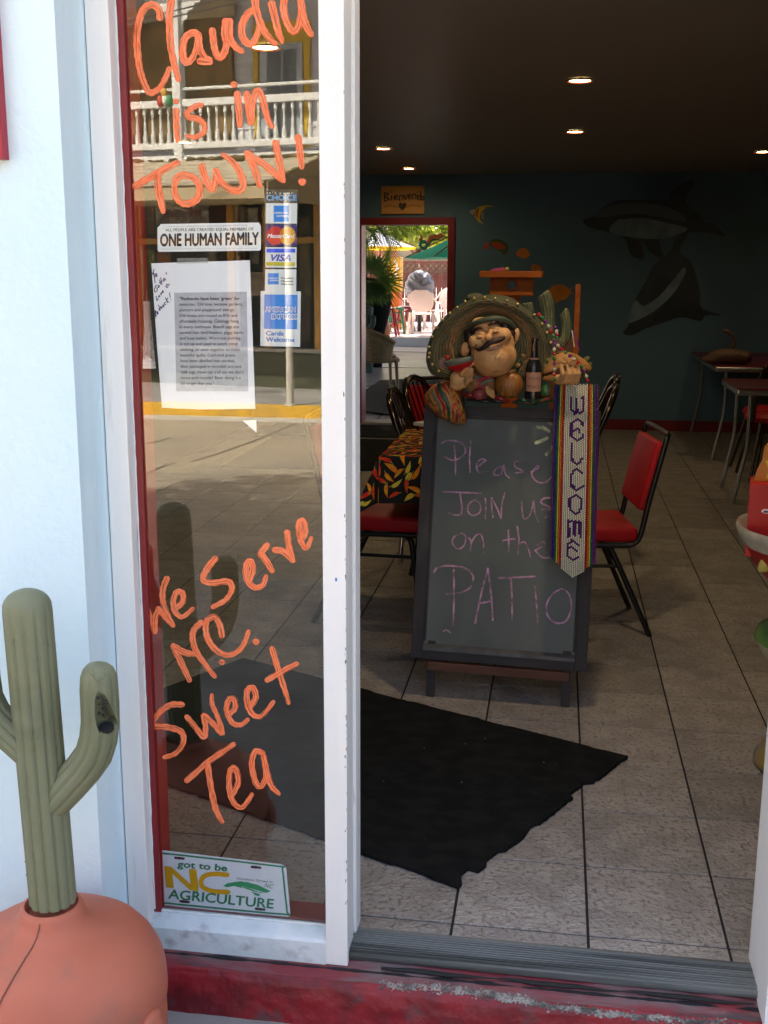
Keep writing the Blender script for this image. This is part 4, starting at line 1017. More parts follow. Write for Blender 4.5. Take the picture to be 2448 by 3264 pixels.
# mats -----------------------------------------------------------------------
def ragged_mat(name, corners, rag, label, th=.010, seed=1):
    rnd = random.Random(seed); P = []
    C_ = [Vector(c) for c in corners]; cen = sum(C_, Vector()) / 4
    for i in range(4):
        a, c = C_[i], C_[(i + 1) % 4]; L = (c - a).length; n_ = max(2, int(L / .018)); q = 0
        for j in range(n_):
            p = a.lerp(c, j / n_)
            if rag[i] and j:
                if rnd.random() < .30: q = rag[i] * (.1 + rnd.random() ** 3 * 1.9)
                p = p + (cen - p).normalized() * max(0, q + rnd.gauss(0, rag[i] * .12))
            P.append(p)
    b = B(); b.poly([(p.x, p.y, p.z + th) for p in P], (0, 0, -th)); o = b.obj(name, M_rub)
    return tag(o, label, 'mat')
ragged_mat('door_mat', [(.258, 3.250, .0012), (-.189, 2.428, .0012), (-1.593, 3.096, .0012), (-1.146, 3.918, .0012)], [.015, .007, 0, .005], 'large black rubber door mat with ragged edge inside the entrance', seed=4)
b = B(); rl = random.Random(8)
for i in range(9):
    q_ = Vector((.258, 3.25, 0)).lerp(Vector((-.189, 2.428, 0)), rl.random()).lerp(Vector((-1.593, 3.096, 0)).lerp(Vector((-1.146, 3.918, 0)), rl.random()), rl.random() * .6 + .04); r_ = rl.uniform(.0006, .0014); b.ball((q_.x, q_.y, .0118), (r_ * 1.6, r_, r_ * .5), 5, 4)
o = b.obj('lint', mat('lint_fluff', (.45, .44, .40), .9), bpy.data.objects['door_mat']); o['kind'] = 'stuff'
ragged_mat('runner_mat', [(-1.25, 9.86, .001), (-2.7, 9.80, .001), (-2.7, 10.62, .001), (-1.25, 10.66, .001)], [0, 0, 0, 0], 'black runner mat lying just inside the patio doorway')
ragged_mat('runner_mat', [(-1.05, 8.15, .001), (-2.5, 8.05, .001), (-2.5, 9.66, .001), (-1.05, 9.72, .001)], [0, 0, 0, 0], 'black runner mat nearer the tables, second from the patio doorway')

# banquet chair --------------------------------------------------------------
def banquet(name='banquet_chair'):
    t = thing(name, None, 'chair')
    b = B(); b.box((-.20, -.205, .425), (.22, .205, .490)); lobj(b, 'seat', M_redv, t, smooth=50, bevel=.024, bseg=4)
    b = B(); M_ = Matrix.Translation((-.215, 0, .565)) @ Matrix.Rotation(math.radians(-13), 4, 'Y')
    b.box((-.022, -.185, 0), (.022, .185, .308)); bmesh.ops.transform(b.bm, matrix=M_, verts=b.bm.verts); lobj(b, 'backrest', M_redv, t, smooth=50, bevel=.017, bseg=4)
    fr = [(.17, -.19, .415), (-.12, -.195, .412), (-.185, -.20, .425), (-.21, -.203, .47), (-.235, -.203, .60), (-.292, -.20, .855), (-.303, -.185, .893), (-.306, -.155, .905), (-.306, .155, .905), (-.303, .185, .893), (-.292, .20, .855), (-.235, .203, .60), (-.21, .203, .47), (-.185, .20, .425), (-.12, .195, .412), (.17, .19, .415)]
    lobj(B().tube(spline(fr, 4), .0125, 8), 'frame', M_black, t, smooth=50)
    for s_ in (-1, 1):
        lobj(B().tube(spline([(-.04, .155 * s_, .41), (-.08, .165 * s_, .395), (-.115, .178 * s_, .34), (-.27, .21 * s_, .0)], 4), .0125, 8), 'leg', M_black, t, smooth=50)
        lobj(B().tube(spline([(.10, .155 * s_, .41), (.13, .165 * s_, .395), (.15, .178 * s_, .34), (.20, .20 * s_, .0)], 4), .0125, 8), 'leg', M_black, t, smooth=50)
        lobj(B().tube([(-.127, .181 * s_, .315), (.158, .182 * s_, .315)], .008, 6), 'stretcher', M_black, t, smooth=50)
    lobj(B().tube([(-.127, -.181, .315), (-.127, .181, .315)], .008, 6), 'stretcher', M_black, t, smooth=50)
    return t
ch = banquet()
ch.location = (.138, 4.628, 0); ch.scale = (.93, .93, .92); ch.rotation_euler = (0, 0, math.atan2(-.15, -.989))
tag(ch, 'red vinyl banquet chair standing right of the chalkboard', 'chair', 'red banquet chairs')
c2 = copy_tree(ch); c2.location = (-.70, atz(835, 1118, .47).y + .205, 0); c2.scale = (1, 1, .96); c2.rotation_euler = (0, 0, -.06); tag(c2, 'red vinyl chair whose seat pushes under the chili pepper tablecloth', 'chair', 'red banquet chairs')
pt = atz(922, 797, .90); c3b = copy_tree(ch); c3b.location = (pt.x + .15, pt.y - .1, 0); c3b.rotation_euler = (0, 0, math.radians(-62)); tag(c3b, 'red backed chair partly hidden behind the striped sleeve of the figure', 'chair', 'red banquet chairs')

# hoop-back chairs -------------------------------------------------------------
def hoop():
    t = thing('hoop_chair', None, 'chair')
    hp = [(-.10, -.19, .44), (-.16, -.195, .60), (-.225, -.185, .76), (-.26, -.14, .85), (-.275, -.06, .885), (-.278, 0, .89), (-.275, .06, .885), (-.26, .14, .85), (-.225, .185, .76), (-.16, .195, .60), (-.10, .19, .44)]
    lobj(B().tube(spline(hp, 6), .0165, 10), 'hoop', M_bronze, t, smooth=50)
    for y in (-.095, -.03, .03, .095):
        lobj(B().tube(spline([(-.12, y * .8, .45), (-.19, y, .66), (-.262, y * 1.05, .868)], 4), .005, 6), 'spindle', M_bronze, t, smooth=50)
    lobj(B().lathe([(.0, .42), (.19, .42), (.205, .435), (.205, .455), (.18, .475), (.0, .48)], (.06, 0, 0), 28), 'seat', M_redv, t, smooth=50)
    for sx, sy in ((1, 1), (1, -1), (-1, 1), (-1, -1)):
        lobj(B().tube([(.06 + .12 * sx, .12 * sy, .425), (.06 + .20 * sx, .19 * sy, 0)], .0125, 8), 'leg', M_bronze, t, smooth=50)
    return t
hc1 = hoop()
p = atz(844, 838, .90); hc1.location = (p.x + .278, p.y, 0); hc1.rotation_euler = (0, 0, math.radians(-2)); tag(hc1, 'dark glossy hoop back chair nearest the chili pepper tablecloth', 'chair', 'hoop back chairs')
hc2 = copy_tree(hc1); p = atz(880, 813, .90); hc2.location = (p.x + .29, p.y - .03, 0); hc2.rotation_euler = (0, 0, math.radians(-14)); tag(hc2, 'dark glossy hoop back chair behind the nearest hoop chair', 'chair', 'hoop back chairs')
hc3 = copy_tree(hc1); p = atz(1322, 828, .90); hc3.location = (p.x - .26, p.y - .05, 0); hc3.rotation_euler = (0, 0, math.radians(181)); tag(hc3, 'glossy hoop back chair right of the beaded banner', 'chair', 'hoop back chairs')
hc4 = copy_tree(hc1); p = atz(1338, 822, .90); hc4.location = (p.x - .27, p.y + .35, 0); hc4.rotation_euler = (0, 0, math.radians(182)); tag(hc4, 'farther hoop back chair right of the beaded banner', 'chair', 'hoop back chairs')

# table with the chili pepper cloth ------------------------------------------------
c_ = atz(823, 985, .752); TX0, TY0 = c_.x, c_.y; TX1, TY1 = .06, TY0 + .78
tb = thing('dining_table', 'square table under the chili pepper cloth left of the chalkboard', 'table', ((TX0 + TX1) / 2, (TY0 + TY1) / 2, 0))
plain('table_top', [((TX0 + .01, TY0 + .01, .715), (TX1 - .01, TY1 - .01, .745))], M_black, tb)
b = B(); cx, cy2 = (TX0 + TX1) / 2, (TY0 + TY1) / 2; b.cyl((cx, cy2, .03), (cx, cy2, .715), .03, .03, 14); b.obj('column', M_black, tb, smooth=40)
b = B(); b.lathe([(.0, 0), (.24, 0), (.24, .012), (.06, .03), (.03, .05)], (cx, cy2, 0), 24); b.obj('base', M_black, tb, smooth=40)
b = B(); q = atz(864, 1213, 0)
b.cyl((q.x, q.y, 0), (q.x + .02, q.y + .05, .42), .014, .014, 10); b.obj('brace', M_chrome, tb, smooth=40)
HALF = Vector(((TX1 - TX0) / 2, (TY1 - TY0) / 2, 0)); CEN = Vector((cx, cy2, 0)); DROP = .185
def cloth(s_, t_, lift=0.0):                     # s,t in metres from the table centre, flat pattern of the cloth
    hx, hy = HALF.x + .003, HALF.y + .003
    ox, oy = max(0, abs(s_) - hx), max(0, abs(t_) - hy)
    sx, sy = (1 if s_ > 0 else -1), (1 if t_ > 0 else -1)
    d = math.hypot(ox, oy) if (ox and oy) else max(ox, oy)
    x, y = min(abs(s_), hx) * sx, min(abs(t_), hy) * sy
    z = .751
    if d > 0:
        corner = min(ox, oy) / max(ox, oy, 1e-6)
        fl = .10 + .42 * corner
        f1 = 1 - math.exp(-d / .02)
        z -= d * (1 - .12 * corner) * f1
        out = fl * d + .006 * f1
        wv = .012 * d / .18 * math.sin(13 * (s_ if oy > ox else t_) + 1.0)
        if ox and oy:
            x += sx * out * ox / d; y += sy * out * oy / d
        elif ox: x += sx * (out + wv)
        else: y += sy * (out + wv)
    nrm = Vector((0, 0, 1)) if d < .004 else (Vector((sx * ox, sy * oy, .05)).normalized())
    return CEN + Vector((x, y, z)) + nrm * lift
tc = tag(None or B().grid(lambda u, v: cloth((u * 2 - 1) * (HALF.x + DROP), (v * 2 - 1) * (HALF.y + DROP)), 90, 90).obj('tablecloth', mat('black_oilcloth', (.014, .013, .012), .6, spec=.12), smooth=70), 'black tablecloth printed with red and yellow chili peppers', 'tablecloth')
rnd = random.Random(21)
PC = {'red': ((.66, .02, .012), (.62, .12, .01)), 'orange': ((.80, .20, .01), (.78, .40, .02)), 'yellow': ((.80, .56, .04), (.62, .55, .06))}
PM = {k_: mat('printed_pepper_' + k_, a, .6, spec=.12, var=c, vscale=45, vlo=.45, vhi=.6) for k_, (a, c) in PC.items()}
PB_ = {k_: B() for k_ in PC}; SB = B()
def pepper(s0, t0, ang, L, W_, key):
    n_ = 9; up_, dn = [], []
    for i in range(n_ + 1):
        f_ = i / n_; w_ = W_ * (math.sin(math.pi * min(1, f_ * .9 + .12)) ** .8) * (1 - f_ * .55); bend = .28 * L * (f_ - .3) ** 2
        for lst, sg_ in ((up_, 1), (dn, -1)):
            lx, ly = (f_ - .5) * L, bend + w_ * sg_
            lst.append((s0 + lx * math.cos(ang) - ly * math.sin(ang), t0 + lx * math.sin(ang) + ly * math.cos(ang)))
    bb_ = PB_[key]
    for i in range(n_): bb_.bm.faces.new([bb_.bm.verts.new(cloth(*q_, .0022)) for q_ in (up_[i], up_[i + 1], dn[i + 1], dn[i])])
    e = [(s0 + lx * math.cos(ang) - ly * math.sin(ang), t0 + lx * math.sin(ang) + ly * math.cos(ang)) for lx, ly in ((-.5 * L, .10 * L * .28 + .003), (-.72 * L, .3 * L * .5), (-.75 * L, .27 * L * .5), (-.5 * L, .0))]
    SB.bm.faces.new([SB.bm.verts.new(cloth(*q_, .0026)) for q_ in e])
SX, SY = HALF.x + DROP - .015, HALF.y + DROP - .015
pts_ = []
for i in range(4200):
    s0, t0 = rnd.uniform(-SX, SX), rnd.uniform(-SY, SY)
    if all((s0 - a) ** 2 + (t0 - c) ** 2 > .030 ** 2 for a, c in pts_):
        pts_.append((s0, t0)); pepper(s0, t0, rnd.uniform(0, 6.28), rnd.uniform(.044, .062), rnd.uniform(.009, .013), rnd.choice(['red', 'red', 'orange', 'yellow', 'orange']))
for k_, b in PB_.items():
    o = b.obj('printed_peppers', PM[k_], tc, fix=False); o['kind'] = 'stuff'
o = SB.obj('printed_stalks', mat('printed_stalk', (.30, .33, .03), .4), tc, fix=False); o['kind'] = 'stuff'
# next table behind with its white top corner
q = atz(893, 912, .75); t2 = thing('cafe_table', 'table with pale top corner peeping out behind the figure sleeve', 'table', (q.x + .4, q.y + .4, 0))
b = B(); b.box((q.x, q.y, .735), (q.x + .42, q.y + .42, .75), Matrix.Translation((q.x, q.y, 0)) @ Matrix.Rotation(math.radians(-38), 4, 'Z') @ Matrix.Translation((-q.x, -q.y, 0))); b.obj('table_top', mat('pale_laminate', (.70, .74, .74), .3), t2)
b = B(); b.cyl((q.x + .28, q.y + .04, .02), (q.x + .28, q.y + .04, .735), .03, .03, 12); b.obj('column', M_black, t2, smooth=40)
b = B(); b.lathe([(.0, 0), (.22, 0), (.22, .012), (.05, .03)], (q.x + .28, q.y + .04, 0), 20); b.obj('base', M_black, t2, smooth=40)

# chalkboard ----------------------------------------------------------------------
BYAW, BLEAN, BROLL, BW, BH = -.0458, .206, -.0105, .604, .884
bx = Vector((math.cos(BYAW), math.sin(BYAW), 0)); bn = Vector((-math.sin(BYAW), math.cos(BYAW), 0)); bup = Vector((0, 0, 1)) * math.cos(BLEAN) + bn * math.sin(BLEAN)
BX = bx * math.cos(BROLL) + bup * math.sin(BROLL); BU = bup * math.cos(BROLL) - bx * math.sin(BROLL); BN = BX.cross(BU) * -1   # BN points away from the viewer
BO = Vector((-.165, 3.66, .135)) - BX * BW / 2
BM = Matrix((BX, BN, BU)).transposed().to_4x4(); BM.translation = BO
eas = thing('chalkboard_easel', 'black framed sidewalk chalkboard with pink chalk message about the patio', 'chalkboard', (-.165, 3.75, 0))
M_frame = mat('black_stained_wood', (.050, .044, .044), .65, spec=.25, bump=.25, bscale=40, bdist=.003, stretch=(1, 1, .3), var=(.060, .054, .052), vscale=8, dirt=(.10, .09, .09), dscale=9, dlo=.62, dhi=.82)
def bbox(name, lo, hi, m, bevel=.002, parent=eas): return B().box(lo, hi, BM).obj(name, m, parent, bevel=bevel)
RW = .040
bbox('stile', (0, -.012, .0), (RW, .012, BH), M_frame); bbox('stile', (BW - RW, -.012, 0), (BW, .012, BH), M_frame)
bbox('top_rail', (RW + .0005, -.0115, BH - .034), (BW - RW - .0005, .0115, BH), M_frame); bbox('bottom_rail', (RW + .0005, -.0115, 0), (BW - RW - .0005, .0115, .030), M_frame)
M_slate = mat('chalky_slate', (.135, .150, .138), .9, spec=.10, var=(.170, .186, .172), vscale=3.2, vdetail=6, bump=.1, bscale=60, dirt=(.20, .215, .205), dscale=2.2, dlo=.58, dhi=.85, stretch=(1.2, 1, .7))
slate = bbox('slate', (RW - .003, -.001, .028), (BW - RW + .003, .004, BH - .032), M_slate, bevel=0)
# moulding that catches the light along the bottom and sides
b = B(); b.poly([BM @ Vector(p) for p in ((RW + .001, -.012, .030), (RW + .001, -.020, .031), (RW + .001, -.018, .043), (RW + .001, -.001, .054))], BX * (BW - 2 * RW - .002)); b.obj('chalk_ledge', mat('worn_black_wood', (.10, .10, .10), .6, var=(.06, .06, .06), vscale=14), eas)
for x in (RW, BW - RW - .009):
    bbox('inner_moulding', (x, -.0085, .062), (x + .009, -.0012, BH - .034), M_frame, bevel=.003)
bbox('inner_moulding', (RW + .010, -.0085, BH - .044), (BW - RW - .010, -.0012, BH - .034), M_frame, bevel=.003)
M_brown = mat('reddish_brown_wood', (.16, .062, .034), .55, bump=.2, bscale=30, stretch=(.2, 1, 1), var=(.10, .04, .024), vscale=9)
for x in (.055, BW - .082):
    p0 = BM @ Vector((x + .014, .006, .005)); p1 = Vector((p0.x, p0.y - .006, 0))
    B().bar(p1, p0 + BU * .06, .028, .022, (0, 1, 0)).obj('leg', M_frame, eas, bevel=.002)
p0, p1 = BM @ Vector((.060, .002, -.022)), BM @ Vector((BW - .058, .002, -.022)); B().bar(p0, p1, .022, .030).obj('cross_bar', M_brown, eas, bevel=.002)
for x in (.06, BW - .06):                          # rear support legs
    B().bar(BM @ Vector((x, .03, BH - .10)), Vector((BM @ Vector((x, 0, 0))) ) .lerp(Vector(((BM @ Vector((x, 0, 0))).x, 4.30, 0)), 1.0), .03, .02, (1, 0, 0)).obj('rear_leg', M_frame, eas, bevel=.002)
# chalk writing: strokes drawn on the slate
def on_board(cf):
    n_ = BN
    def pl(x, y, lift):
        d = ray(*dp(*cf(x, y))); o_ = BO - BN * .0012
        t_ = (o_ - EYE).dot(n_) / d.dot(n_); return EYE + d * t_ - n_ * lift
    return pl
def chalk_mat(name, c):
    m = bpy.data.materials.new(name); m.use_nodes = True; n, l = m.node_tree.nodes, m.node_tree.links
    b = n['Principled BSDF']; b.inputs['Base Color'].default_value = (*c, 1); b.inputs['Roughness'].default_value = .95; b.inputs['Specular IOR Level'].default_value = .1
    g = n.new('ShaderNodeNewGeometry'); t = n.new('ShaderNodeTexNoise'); t.inputs['Scale'].default_value = 420; t.inputs['Detail'].default_value = 2
    t2 = n.new('ShaderNodeTexNoise'); t2.inputs['Scale'].default_value = 30; ad = n.new('ShaderNodeMath'); ad.operation = 'ADD'
    r = n.new('ShaderNodeMapRange'); r.inputs[1].default_value = .78; r.inputs[2].default_value = 1.18; r.inputs[3].default_value = .12; r.inputs[4].default_value = .95
    l.new(g.outputs['Position'], t.inputs['Vector']); l.new(g.outputs['Position'], t2.inputs['Vector']); l.new(t.outputs['Fac'], ad.inputs[0]); l.new(t2.outputs['Fac'], ad.inputs[1]); l.new(ad.outputs[0], r.inputs[0]); l.new(r.outputs[0], b.inputs['Alpha'])
    return m
M_pink = chalk_mat('pink_chalk', (.78, .42, .62)); M_ychalk = chalk_mat('yellow_chalk', (.85, .85, .50))
cbd = crop(1250, 1250, 2150, 2300, 1659); plb = on_board(cbd)
WORDS = {'P': [[(292, 300), (330, 283), (400, 295), (430, 335), (415, 375), (360, 400), (305, 380)], [(365, 315), (372, 400), (372, 485)]], 'l': [[(462, 290), (455, 380), (458, 470)]], 'e': [[(500, 440), (540, 410), (550, 400), (520, 395), (495, 430), (510, 470), (560, 465)]],
         'a': [[(640, 440), (610, 450), (600, 485), (640, 480), (655, 430), (665, 480), (690, 505)]], 's': [[(765, 405), (720, 410), (725, 440), (770, 465), (725, 475)]], 'e2': [[(815, 470), (860, 445), (850, 435), (820, 480), (850, 525), (900, 530), (940, 495)]],
         'J': [[(305, 585), (420, 590), (525, 595)], [(398, 592), (408, 660), (405, 715), (370, 722), (333, 710)]], 'O': [[(480, 635), (450, 660), (445, 700), (475, 725), (515, 705), (515, 655), (480, 632)]], 'I': [[(548, 625), (550, 690), (547, 745)]], 'N': [[(592, 735), (585, 680), (583, 620)], [(585, 622), (615, 680), (640, 745)], [(640, 745), (645, 660), (662, 592)]],
         'u': [[(760, 640), (765, 700), (775, 745), (810, 720), (830, 640)], [(832, 645), (840, 720), (865, 772)]], 's2': [[(930, 620), (890, 625), (875, 650), (930, 680), (935, 720), (895, 738)], [(880, 690), (935, 690)]],
         'o': [[(410, 830), (365, 850), (355, 890), (390, 922), (425, 895), (430, 845), (405, 828)]], 'n': [[(460, 930), (465, 880), (450, 855)], [(462, 890), (490, 845), (520, 835), (535, 880), (540, 945)]], 't': [[(682, 812), (685, 880), (684, 940)], [(652, 872), (690, 865), (725, 862)]], 'h': [[(735, 790), (745, 870), (738, 950)], [(742, 900), (775, 880), (800, 920), (812, 968)]], 'e3': [[(838, 930), (895, 900), (885, 880), (850, 900)], [(840, 930), (880, 970), (925, 972)]],
         'P2': [[(245, 1060), (270, 1030), (340, 1020), (430, 1035), (475, 1080), (465, 1140), (410, 1175), (320, 1187)], [(362, 1045), (364, 1150), (362, 1260), (358, 1372)]], 'A2': [[(488, 1355), (520, 1200), (562, 1035)], [(562, 1040), (580, 1180), (592, 1340)], [(505, 1240), (545, 1235), (585, 1225)]], 'T2': [[(628, 1092), (730, 1088), (845, 1082)], [(698, 1095), (704, 1210), (705, 1345)]], 'I2': [[(838, 1145), (848, 1250), (856, 1370)]], 'O2': [[(1000, 1155), (950, 1180), (910, 1240), (912, 1310), (960, 1355), (1020, 1345), (1052, 1270), (1040, 1190), (1000, 1155)]], 'tick': [[(300, 1405), (320, 1398), (345, 1415)]]}
for k_, ss in WORDS.items():
    b = B()
    for i, s_ in enumerate(ss): stroke(b, s_, 11 if k_.endswith('2') and k_ != 'e2' else 9, plb, .0006 + .0002 * i, .0001, sub=6)
    b.obj('chalk_letter', M_pink, slate, fix=False)
for s_ in ([(900, 138), (920, 165), (940, 195)], [(855, 205), (890, 212), (922, 230)], [(845, 298), (880, 285), (912, 268)], [(908, 365), (925, 345), (935, 320)]):
    b = B(); stroke(b, s_, 20, plb, .0006, .0001); b.obj('chalk_ray', M_ychalk, slate, fix=False)

# beaded banner --------------------------------------------------------------------
ban = thing('beaded_banner', 'long beaded rainbow banner spelling WELCOME hung over the chalkboard', 'banner', aty(1245, 830, 3.79))
M_bead = {'purple': (.11, .015, .20), 'blue': (.02, .02, .22), 'green': (.005, .13, .05), 'yellow': (.62, .56, .08), 'orange': (.70, .17, .01), 'red': (.48, .008, .015), 'white': (.78, .76, .62), 'violet': (.16, .02, .24)}
BEAD = {k_: B() for k_ in M_bead}
cb5, cb3, cb4 = crop(1740, 1200, 1940, 1500, 1475), crop(1700, 950, 2448, 1700, 1659), crop(1700, 1350, 2448, 2100, 1659)
LET = []
for cf, ss in ((cb5, [[(590, 520), (590, 800), (690, 875), (735, 850), (780, 875), (880, 790), (868, 480)], [(727, 530), (727, 850)], [(885, 1140), (740, 1005), (595, 1110), (595, 1420), (740, 1530), (885, 1395)], [(595, 1300), (735, 1220), (795, 1290)], [(600, 1590), (600, 1950), (740, 2055), (880, 1930)]]),
               (cb3, [[(350, 1240), (310, 1207), (265, 1245), (265, 1320), (305, 1358), (350, 1332)], [(300, 1387), (257, 1425), (257, 1490), (297, 1530), (343, 1490), (343, 1425), (300, 1387)]]),
               (cb4, [[(250, 800), (250, 690), (330, 700), (330, 805)], [(290, 695), (290, 790)], [(325, 860), (275, 826), (242, 850), (242, 940), (280, 968), (322, 940)], [(242, 892), (275, 874), (300, 896)]])):
    for s_ in ss:
        q_ = [Vector(cf(*p)) for p in s_]; LET += list(zip(q_, q_[1:]))
def segd(p, a, c):
    ab = c - a; t_ = max(0, min(1, (p - a).dot(ab) / max(ab.length_squared, 1e-9))); return (p - a - ab * t_).length
TLb, TRb = Vector(cb3(146, 612)), Vector(cb3(468, 616)); BLb, BRb = Vector(cb4(118, 945)), Vector(cb4(440, 985))
NC, NR = 25, 74
COLS = ['purple', 'blue', 'green', 'yellow', 'orange', 'red'] + ['white'] * 13 + ['red', 'orange', 'yellow', 'green', 'violet', 'purple']
for i in range(NC):
    u_ = (i + .5) / NC
    for j in range(NR + 9):
        v_ = (j + (.5 if i % 2 else 0)) / NR
        tipl = 1.0 + .105 * (1 - abs(u_ - .5) / .5) * 1.0
        if v_ > tipl: continue
        if v_ > 1 and not .04 < u_ < .96: continue
        bow = .010 * math.sin(v_ * 5)
        p2 = TLb.lerp(TRb, u_).lerp(BLb.lerp(BRb, u_), v_)
        if v_ < .30: p2 = p2 + Vector((-(.30 - v_) * (1 - 2 * u_) * -10, 0))
        key = COLS[i]
        if key == 'white' and any(segd(p2, a, c) < 2.55 for a, c in LET): key = 'purple'
        d_ = 3.735 - .02 * v_ + .004 * math.sin(u_ * 6 + v_ * 4)
        d_ = 3.775 - .15 * min(1, v_) - .012
        BEAD[key].ball(aty(p2.x, p2.y, d_), (.0029, .0032, .0041), 7, 5)
for k_, b in BEAD.items():
    o = b.obj(k_ + '_beads', mat('bead_' + k_, M_bead[k_], .16, spec=.6), ban, smooth=80); o['kind'] = 'stuff'
b = B(); b.poly([aty(*p_, d_) for p_, d_ in ((TLb, 3.772), (TRb, 3.772), (BRb, 3.622), (BLb, 3.622))], (0, .0015, 0)); b.obj('backing', mat('thread_backing', (.035, .032, .028), .9), ban)
# ================================================================= RESIN FIGURE ON TOP OF THE CHALKBOARD
c8 = crop(1300, 900, 1950, 1400, 1659); KP = .00042; FY = 3.80
def F(x, y, d=0.0): return aty(*c8(x, y), FY - d)
fig = thing('resin_figure', 'painted resin figure of a laughing moustached man in a wide sombrero leaning over the chalkboard', 'figurine', F(700, 960))
M_skin = mat('painted_resin_skin', (.72, .40, .165), .45, spec=.3, var=(.66, .34, .14), vscale=22, bump=.05, bscale=90, dirt=(.36, .15, .05), dscale=16, dlo=.58, dhi=.8)
M_hair = mat('resin_dark_brown', (.030, .014, .010), .45, bump=.5, bscale=120, bdist=.003)
M_lip = mat('resin_lip', (.50, .22, .15), .4)
def lump(spec):
    b = B()
    for (x, y, d, rx, ry, rd, rot) in spec:
        b.ball(F(x, y, d), (rx * KP, rd * KP, ry * KP), 20, 14, Matrix.Rotation(math.radians(rot), 3, 'Y'))
    return b
# head, jowls, nose, cheeks and ears fused into one skin
b = lump([(690, 520, .050, 175, 195, 150, 14), (700, 590, .060, 182, 150, 150, 10), (690, 660, .045, 165, 100, 130, 10), (655, 448, .128, 34, 30, 38, 14), (640, 470, .112, 46, 26, 34, 14), (672, 410, .112, 22, 34, 26, 14),
          (560, 480, .092, 66, 58, 58, 10), (775, 430, .088, 66, 62, 58, 10), (725, 608, .116, 34, 27, 20, 0), (600, 420, .092, 54, 34, 44, 12), (712, 375, .090, 56, 34, 44, 14), (640, 350, .060, 120, 60, 90, 14), (690, 700, .02, 140, 70, 110, 0)])
link('head', fuse(b, .0026, 5), M_skin, fig)
def tubeF(pts, r, n=10, flat=None):
    P = spline([F(*p) for p in pts], 6) if len(pts) > 2 else [F(*p) for p in pts]
    if isinstance(r, (list, tuple)):
        rr = []; m_ = len(r) - 1
        for i in range(len(P)):
            f_ = i / (len(P) - 1) * m_; k_ = min(int(f_), m_ - 1); rr.append((r[k_] * (1 - (f_ - k_)) + r[k_ + 1] * (f_ - k_)) * KP)
    else: rr = r * KP
    return B().tube(P, rr, n, flat=flat)
for e in ((470, 540, .055, 38, 62, 26, 12), (872, 438, .050, 34, 66, 26, 12)):
    b = lump([e]); em = b.mesh('ear', 60); b2 = lump([(e[0] + (6 if e[0] < 600 else -6), e[1] - 6, e[2] + .012, e[3] * .55, e[4] * .6, 14, 12)]); link('ear', cut(em, b2.mesh('c')), M_skin, fig)
    for p_ in bpy.data.objects['ear'].data.polygons: p_.use_smooth = True
# brows, eyes, mouth, moustache, hair
tubeF([(525, 425, .088), (535, 392, .100), (570, 372, .110), (606, 376, .116)], [7, 13, 13, 7]).obj('eyebrow', M_hair, fig, smooth=60)
tubeF([(655, 352, .112), (690, 330, .112), (735, 330, .100), (775, 350, .080)], [7, 13, 13, 8]).obj('eyebrow', M_hair, fig, smooth=60)
for (x, y, d) in ((588, 447, .118), (712, 402, .114)):
    b = B(); b.ball(F(x, y - 4, d - .004), (30 * KP, 18 * KP, 15 * KP), 14, 10, Matrix.Rotation(math.radians(14), 3, 'Y')); b.obj('eyelid', M_skin, fig, smooth=60)
    tubeF([(x - 26, y + 8, d + .0005), (x - 6, y + 10, d + .004), (x + 22, y - 4, d + .001)], [2.5, 4, 2]).obj('lash_line', M_hair, fig, smooth=60)
tubeF([(560, 505, .112), (552, 530, .118), (578, 546, .123), (620, 528, .128), (668, 490, .132), (715, 478, .130), (760, 465, .120), (782, 445, .110), (772, 424, .102), (758, 432, .102)], [5, 10, 14, 19, 21, 22, 17, 11, 8, 4], 12).obj('moustache', M_hair, fig, smooth=60)
tubeF([(618, 548, .120), (670, 535, .128), (720, 518, .126), (760, 500, .114)], [3, 10, 10, 3], flat=.6).obj('mouth', mat('resin_tooth', (.48, .36, .24), .4), fig, smooth=60)
tubeF([(630, 556, .120), (680, 548, .130), (725, 530, .128), (757, 508, .116)], [3, 8, 8, 3]).obj('lower_lip', M_lip, fig, smooth=60)
tubeF([(668, 584, .124), (705, 574, .128), (738, 562, .124)], [2, 5, 2]).obj('chin_fold', M_skin, fig, smooth=60)
b = lump([(500, 440, .050, 40, 60, 50, 20), (508, 500, .050, 28, 70, 40, 6), (490, 410, .045, 40, 40, 50, 0), (530, 385, .05, 40, 34, 60, 10)]); link('hair', fuse(b, .003, 3), M_hair, fig)
b = lump([(790, 350, .060, 60, 40, 60, 10), (840, 400, .050, 36, 60, 45, -20), (862, 455, .048, 22, 40, 36, -14), (740, 328, .055, 60, 28, 60, 10)])
link('hair', fuse(b, .003, 3), M_hair, fig)
# sombrero brim: a dished oval with woven rings
OUT = [(156, 650), (160, 560), (185, 460), (235, 365), (315, 275), (410, 200), (520, 145), (640, 120), (760, 135), (880, 172), (990, 240), (1080, 320), (1140, 410), (1175, 500), (1188, 590), (1185, 680), (1150, 740), (1080, 770), (960, 790), (800, 800), (620, 800), (440, 790), (330, 775), (250, 760), (190, 735)]
OUTS = [Vector((p.x, p.y)) for p in spline([(x, y, 0) for x, y in OUT], 8, closed=True)]
HC = Vector((690, 480))
def brim(u, v):
    k_ = u * len(OUTS); i = int(k_) % len(OUTS); f_ = k_ - int(k_)
    o_ = OUTS[i].lerp(OUTS[(i + 1) % len(OUTS)], f_)
    dir_ = (o_ - HC); inn = HC + dir_.normalized() * 170
    p = inn.lerp(o_, v)
    d = -.006 + .026 * v ** 1.3 - .020 * max(0, (v - .80) / .20) ** 2
    d += .0016 * math.sin(v * 90) + .0008 * math.sin(u * 240 + v * 40)
    return F(p.x, p.y, d)
